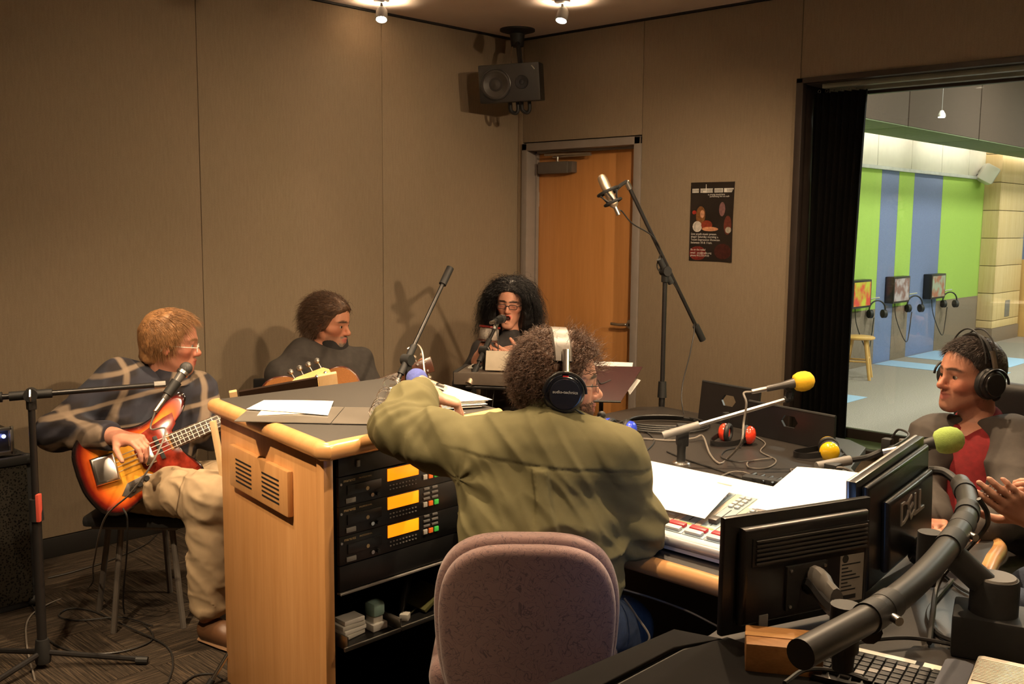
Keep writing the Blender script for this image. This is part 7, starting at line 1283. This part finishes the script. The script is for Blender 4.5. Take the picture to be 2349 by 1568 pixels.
r0, n0, q0 = scalp(H, 4800, keep_hair(-.03, lambda q: hairline(q, xx=(-.01, .0, .006, .022, .045, .076, .2))), (.121, .108, .113), seed=7); strands('hair_strands', T, r0, n0 * .5 - V(0, 0, .4) - H.M[:, 0] * .5 + H.M[:, 1] * (np.sign(q0[:, 1:2]) * np.clip(q0[:, 0:1] * 28 + .6, 0, 2.2)), .24, M_hk, .017, 26, .0011, 18, 5.0, .2, 10)
GL_LABEL[0] = 'dark framed glasses on the singer face'; glasses(T, H, M_black, .024, .0125, x=.100, z=-.004, rt=.0018)
# ---- cabasa in her hand
cbz = thing('cabasa', cab, 'steel beaded cabasa shaker in the singer raised hand', 'shaker'); ca_ = nrm(V(*(1.209, -1.489, 1.113)) - V(*(1.209, -1.507, 1.005))); part(cbz, 'bead_drum', G().lathe([(.046, 0), (.05, .1), (.05, .9), (.046, 1)], cab - ca_ * .033, cab + ca_ * .03, 28), mat('steel_beads', (.55, .50, .45), .35, .7, .45, 320, .8, 500)); part(cbz, 'rim_disc', G().cyl(cab + ca_ * .03, cab + ca_ * .04, .056, n=28), mat('red_disc', (.22, .02, .015), .4)); part(cbz, 'base_disc', G().cyl(cab - ca_ * .042, cab - ca_ * .033, .054, n=28), mat('dark_disc', (.08, .03, .02), .5)); part(cbz, 'handle', G().cyl(cab - ca_ * .15, cab - ca_ * .04, .014, n=14), M_pw2)
sg = thing('singer_stool', (pv[0], pv[1], 0), 'plain black stool under the singer', 'stool'); part(sg, 'seat', G().cyl((pv[0], pv[1], .40), (pv[0], pv[1], .435), .17, n=24), M_black)
for k in range(4): a_ = k * PI / 2 + .4; part(sg, 'leg', G().cyl((pv[0] + .2 * math.cos(a_), pv[1] + .2 * math.sin(a_), 0), (pv[0] + .13 * math.cos(a_), pv[1] + .13 * math.sin(a_), .4), .012), M_grey)
# ======== man in the red pullover
T = thing('person', (3.76, -1.62, 0), 'smiling man in a red pullover and charcoal jacket by the window', 'person')
H = Head((3.694, -1.685, 1.140), -RR * .95 - FF * .22 + V(0, 0, .03), (0, 0, 1), 1.0); Fr = nrm(-RR * .72 - FF * .6); Lr = V(-Fr[1], Fr[0], 0); lat = -Lr
nk = V(*(3.717, -1.639, 0.954)); shR = V(*(3.613, -1.717, 0.912)); shL = V(*(3.843, -1.689, 0.930)); ch = V(*(3.739, -1.687, 0.781)); be = V(*(3.768, -1.731, 0.606)); pv = V(be[0] + .02, be[1] + .03, .55); elR = V(*(3.599, -1.865, 0.770)); wrR = V(*(3.756, -2.068, 0.743)); elL = V(*(3.941, -1.884, 0.785)); wrL = V(*(3.896, -2.141, 0.756)); knR = pv + Fr * .36 - Lr * .12; knL = pv + Fr * .36 + Lr * .14; anR = V(knR[0], knR[1], .1); anL = V(knL[0], knL[1], .1)
s = S(); H.build(s, nose=1.12, chin=1.05, smile=1.0); s.rc(H.p(-.03, 0, -.06), nk - V(0, 0, .03), .056, .063, .03); tbox(ch, lat, V(0, 0, 1), (.17, .1, .18), s); tbox(be, lat, V(0, 0, 1), (.16, .11, .17), s); tbox(pv, lat, V(0, 0, 1), (.16, .12, .1), s, .06); s.rc(shR, shL, .055, .055, .05); limb(s, [shR, elR, wrR], [.05, .042, .03]); limb(s, [shL, elL, wrL], [.05, .042, .03]); limb(s, [pv - Ls * .0 - Lr * .08, knR, anR], [.08, .055, .04], .03); limb(s, [pv + Lr * .08, knL, anL], [.08, .055, .04], .03); hand(s, wrR, nrm(Fr - Lr * -.4), V(0, 0, -1), True, (.4, .4, .4, .4)); hand(s, wrL, nrm(Fr - Lr * .5), V(0, 0, -1), False, (.4, .4, .4, .4))
stub = lambda x, y, z: .22 * ((z < -.045) & (x > .0))
sdf_obj('body', s, (3.2, -2.5, .02), (4.4, -1.1, 1.42), .0052, M_skin, T, lambda P: H.tint(P, (.52, .235, .15), beard=stub, bcol=(.15, .08, .06), brow=(.06, .03, .02), flush=.4)); H.eyes(T)
M_redp = mat('red_fleece', (.20, .009, .011), .9, 0, .15, 60, .15, 500); s = S(); tbox(ch, lat, V(0, 0, 1), (.185, .12, .2), s, .05); tbox(be, lat, V(0, 0, 1), (.175, .13, .19), s, .07); s.rc(shR, nk - V(0, 0, .03), .066, .066, .05); s.rc(shL, nk - V(0, 0, .03), .066, .066, .05); s.rc(nk - V(0, 0, .05), nk + V(0, 0, .02) - Fr * .012, .082, .074, .03); s.ell(nk + V(0, 0, .05) + Fr * .045, (.052, .052, .062), None, .01, -1); s.plane(V(0, 0, .5), (0, 0, -1)); s.disp = lambda P, D: (-.004 * (1 - 2 * np.abs(vnoise(P * 10, 71)))).astype(np.float32); s.marg = .014; sdf_obj('red_pullover', s, (3.2, -2.4, .45), (4.4, -1.1, 1.25), .006, M_redp, T)
zt_ = nk + Fr * .072 - V(0, 0, .03); zb_ = ch + Fr * .116 + V(0, 0, .03); part(T, 'zip', G().tube(bez([zt_, (zt_ + zb_) / 2 + Fr * .014, zb_]), .004, 6), M_grey)
M_jk = mat('charcoal_jacket', (.048, .039, .033), .85, 0, .15, 30, .12, 500); s = S(); tbox(ch - Fr * .01, lat, V(0, 0, 1), (.215, .145, .21), s, .05); tbox(be, lat, V(0, 0, 1), (.205, .155, .2), s, .07); s.rc(shR, nk - V(0, 0, .05), .078, .07, .05); s.rc(shL, nk - V(0, 0, .05), .08, .07, .05); s.rc(nk - Fr * .06 + Lr * .05 - V(0, 0, .02), nk - Fr * .05 - Lr * .08 - V(0, 0, .02), .04, .05, .03)
oa, ob = nk + V(0, 0, .03), ch + Fr * .14 - V(0, 0, .18)
def jopen(P):
    q = P - ch.astype(np.float32); l = q @ Lr.astype(np.float32); f_ = q @ Fr.astype(np.float32); w = np.interp(q[:, 2], (-.28, -.10, .06, .16, .34), (-.02, .02, .10, .13, .16)); return np.maximum(np.abs(l + .01) - w, -(f_ - .02)).astype(np.float32)
s.rcut(jopen, .012); s.ell(nk + V(0, 0, .05), (.085, .085, .09), None, .02, -1); limb(s, [shR, elR, wrR], [.085, .075, .055], .05); limb(s, [shL, elL, wrL], [.088, .078, .055], .05); s.plane(V(0, 0, .5), (0, 0, -1)); s.disp = lambda P, D: (-.009 * (1 - 2 * np.abs(vnoise(P * np.array([7, 7, 9], np.float32) + P[:, [2, 0, 1]] * 3, 81))) - .003 * vnoise(P * 24, 2)).astype(np.float32); s.marg = .024; sdf_obj('charcoal_jacket', s, (3.1, -2.5, .45), (4.5, -1.0, 1.25), .0065, M_jk, T)
for y in (-1, 1): part(T, 'lapel', G().tube(bez([nk + Lr * y * .075 - Fr * .03 + V(0, 0, .015), nk + Lr * y * .115 + Fr * .055 - V(0, 0, .06), ch + Lr * y * .115 + Fr * .125 + V(0, 0, .02), ch + Lr * y * .035 + Fr * .16 - V(0, 0, .12)]), [.022] * 9 + [.026] * 8 + [.018] * 8, 10, flat=.5), M_jk)
s = S(); tbox(pv, lat, V(0, 0, 1), (.18, .14, .11), s, .06); limb(s, [pv - Lr * .08, knR, anR], [.09, .075, .06], .04); limb(s, [pv + Lr * .08, knL, anL], [.09, .075, .06], .04); s.plane(V(0, 0, .1), (0, 0, -1)); sdf_obj('trousers', s, (3.1, -2.6, .05), (4.5, -1.0, .7), .012, M_jk, T)
for an in (anR, anL): shoe(T, (an[0], an[1], 0), tuple(an * V(1, 1, 0) + Fr * .16), M_black, M_grey)
M_hd = mat('dark_brown_hair', (.030, .015, .009), .5, 0, .3, 60); hlr = lambda q: hairline(q, xx=(-.05, -.02, .012, .028, .046, .078, .2)); hair_cap(T, H, M_hd, .011, -.085, .003, 55, .005, hlr, seed=35)
r0, n0, q0 = scalp(H, 7000, keep_hair(-.08, hlr), (.111, .090, .104), seed=11); strands('hair_strands', T, r0, n0 * .10 + H.M[:, 0] * .5 - H.M[:, 2] * .8 * np.clip(1 - q0[:, 2:3] * 10, 0, 1), .022, M_hd, .0012, 3, .0008, 4, 1.2, .07, 11)
h2 = cap_hdphones(T, H, M_blackg, M_black, 'black open headphones with twin wire bands on the smiling man', .046, .118, .007, .0, .02)
for dx in (-.022, .02): part(h2, 'wire_band', G().tube([H.p(-.004 + dx, .098 * math.cos(a), .02 + .138 * math.sin(a)) for a in np.linspace(.25, PI - .25, 24)], .0028, 6), M_black)
wc = thing('guest_chair', (pv[0] - Fr[0] * .05, pv[1] - Fr[1] * .05, 0), 'black padded chair behind the man in the red pullover', 'chair'); bk0 = pv - Fr * .24; s = S(); s.box((bk0[0], bk0[1], .83), (.25, .035, .27), .03, np.stack([Lr, Fr, V(0, 0, 1)], 1)); sdf_obj('backrest', s, bk0 - V(.4, .4, 0), bk0 + V(.4, .4, .7), .01, M_black, wc); part(wc, 'seat', G().box((pv[0], pv[1], .41), (.48, .46, .07), .02, np.stack([Lr, Fr, V(0, 0, 1)], 1)), M_black); part(wc, 'armrest', G().tube(bez([bk0 + Lr * .27 + V(0, 0, .18), pv + Lr * .28 + V(0, 0, .16), pv + Lr * .28 + Fr * .12 + V(0, 0, .15)]), .02, 8), M_black); part(wc, 'column', G().cyl((pv[0], pv[1], .05), (pv[0], pv[1], .39), .03), M_black); part(wc, 'foot_disc', G().cyl((pv[0], pv[1], 0), (pv[0], pv[1], .05), .26, .1, 24), M_black)
# ======== visitor cut by the right edge: hands, dark sleeves, jeans
T = thing('person', (4.45, -2.25, 0), 'person at the right edge with joined hands and blue jeans', 'person'); wA = V(*(4.127, -2.452, 0.911)); wB = V(*(4.084, -2.274, 0.888)); pv = V(4.50, -2.2, .52); Fv = nrm(V(-.75, -.3, 0)); Lv = V(-Fv[1], Fv[0], 0); ch = pv + V(.05, 0, .38); nk = ch + V(0, 0, .23); H = Head(nk + V(-.02, 0, .16), Fv, (0, 0, 1), 1.0); shA, shB = ch + Lv * .17 + V(0, 0, .15), ch - Lv * .17 + V(0, 0, .15); elA = V(4.42, -2.50, .80); elB = V(4.30, -2.05, .82)
knA = V(*(4.071, -2.364, 0.756)); knA[2] = .60; knB = knA + V(.0, .22, 0); anA = V(knA[0] + .05, knA[1], .1); anB = V(knB[0] + .05, knB[1], .1)
s = S(); H.build(s); s.rc(H.p(-.03, 0, -.06), nk - V(0, 0, .03), .055, .06, .03); tbox(ch, Lv, V(0, 0, 1), (.17, .1, .18), s); tbox(pv + V(0, 0, .15), Lv, V(0, 0, 1), (.16, .11, .17), s); tbox(pv, Lv, V(0, 0, 1), (.16, .12, .1), s, .06); s.rc(shA, shB, .055, .055, .05); limb(s, [shA, elA, wA], [.05, .042, .031]); limb(s, [shB, elB, wB], [.05, .042, .031]); limb(s, [pv + Lv * .08, knA, anA], [.08, .055, .04], .03); limb(s, [pv - Lv * .08, knB, anB], [.08, .055, .04], .03)
dA = nrm(V(*(4.069, -2.551, 0.983)) - wA); dB = nrm(V(*(4.023, -2.404, 0.961)) - wB); hand(s, wA, dA, nrm(FF * .8 + V(0, 0, .3)), False, (.18, .2, .22, .25), (.35, .3), spread=.03); hand(s, wB, dB, nrm(-FF * .7 + V(0, 0, .5)), True, (.7, .5, .55, .6), (.4, .4), spread=.05)
sdf_obj('body', s, (3.8, -2.8, .02), (4.95, -1.75, 1.5), .005, M_skin, T, lambda P: H.tint(P, (.55, .28, .19), brow=(.06, .04, .03))); H.eyes(T)
s = S(); tbox(ch, Lv, V(0, 0, 1), (.2, .13, .2), s, .05); tbox(pv + V(0, 0, .15), Lv, V(0, 0, 1), (.19, .14, .18), s, .06); s.rc(shA, nk - V(0, 0, .04), .068, .06, .05); s.rc(shB, nk - V(0, 0, .04), .068, .06, .05); limb(s, [shA, elA, wA - dA * .05], [.068, .06, .044], .04); limb(s, [shB, elB, wB - dB * .05], [.068, .06, .044], .04); s.plane(V(0, 0, .48), (0, 0, -1)); sdf_obj('dark_sweater', s, (3.8, -2.8, .4), (4.95, -1.75, 1.25), .009, M_blk, T)
M_jn = mat('dark_jeans', (.020, .030, .055), .85, 0, .2, 40, .3, 400); s = S(); tbox(pv, Lv, V(0, 0, 1), (.18, .14, .11), s, .06); limb(s, [pv + Lv * .08, knA, anA], [.09, .078, .06], .04); limb(s, [pv - Lv * .08, knB, anB], [.09, .078, .06], .04); s.plane(V(0, 0, .1), (0, 0, -1)); s.disp = folds(.003, [((14, 14, 20), 1)]); sdf_obj('jeans', s, (3.7, -2.9, .05), (4.95, -1.7, .75), .008, M_jn, T)
hair_cap(T, H, M_hd, .012, -.08, .003, 55, .008, seed=45)
for an in (anA, anB): shoe(T, (an[0], an[1], 0), tuple(an * V(1, 1, 0) + Fv * .16), M_black, M_grey)
vc = thing('guest_chair', (pv[0], pv[1], 0), 'dark chair under the person at the right edge', 'chair'); part(vc, 'seat', G().box((pv[0] + .02, pv[1], .38), (.44, .44, .06), .02), M_black); part(vc, 'backrest', G().box(pv - Fv * .22 + V(0, 0, .25), (.05, .42, .4), .02, rz(.38)), M_black); part(vc, 'column', G().cyl((pv[0], pv[1], .05), (pv[0], pv[1], .36), .03), M_black); part(vc, 'foot_disc', G().cyl((pv[0], pv[1], 0), (pv[0], pv[1], .05), .24, .1, 24), M_black)
# grey upright and steel plate seen between desk and window
um = thing('steel_upright', (3.270, -1.088, 0.742), 'grey steel upright standing behind the second screen', 'post'); ub = V(*(3.454, -1.578, 0.817)); part(um, 'post', G().box((ub[0], ub[1], .42), (.045, .03, .84 + .06), .004, rz(.75)), mat('steel_grey', (.20, .18, .16), .4, .4)); part(um, 'foot_plate', G().box((ub[0], ub[1], .004), (.12, .1, .008), .002, rz(.75)), M_grey); part(um, 'slot_strip', G().box((ub[0] + .017, ub[1] - .015, .6), (.004, .004, .45), 0, rz(.75)), M_black)

# ---------------------------------------------------------------- ceiling spot lamps of the studio
M_bulb = mat('halogen_face', (1, .9, .7), .4, emis=(1, .86, .62), es=60)
for i, (x, y, ax, ay, az, w, cone, bl) in enumerate(SPOTS):
    p = V(x, y, 2.80); d = nrm(V(ax, ay, az) - p)
    lab = ['lit halogen ceiling spot left of the hanging loudspeaker', 'lit halogen ceiling spot above the door'][i] if i < 2 else None
    t = thing('ceiling_spot', (x, y, CEIL), lab or 'halogen ceiling spot out of view over the studio', 'lamp', None if i < 2 else 'ceiling spots out of view')
    part(t, 'canopy', G().lathe([(.045, 0), (.045, .6), (.03, 1)], (x, y, CEIL), (x, y, CEIL - .02), 20), M_grey)
    part(t, 'stem', G().cyl((x, y, CEIL - .015), tuple(p - d * .02 + V(0, 0, .01)), .008), M_grey)
    part(t, 'housing', G().lathe([(.02, 0), (.032, .25), (.036, 1), (.031, 1), (.029, .8)], p - d * .05, p + d * .03, 20, False), M_grey)
    part(t, 'bulb', G().lathe([(.028, 0), (.027, .5), (.012, 1)], p + d * .012, p + d * .024, 18), M_bulb)
    L = light('spot_light', t, 'SPOT', p + d * .04, w, WARM, spot_size=math.radians(cone), spot_blend=bl, shadow_soft_size=.022); aim(L, p, (ax, ay, az))
    U = light('ceiling_fill_light', t, 'SPOT', V(x, y, 2.80) - d * .055 + V(0, 0, -.01), 26 if i < 2 else 60, WARM, spot_size=math.radians(165), spot_blend=.3, shadow_soft_size=.03); U.rotation_euler = (PI, 0, 0)  # upward fill added at each spot to brighten the ceiling
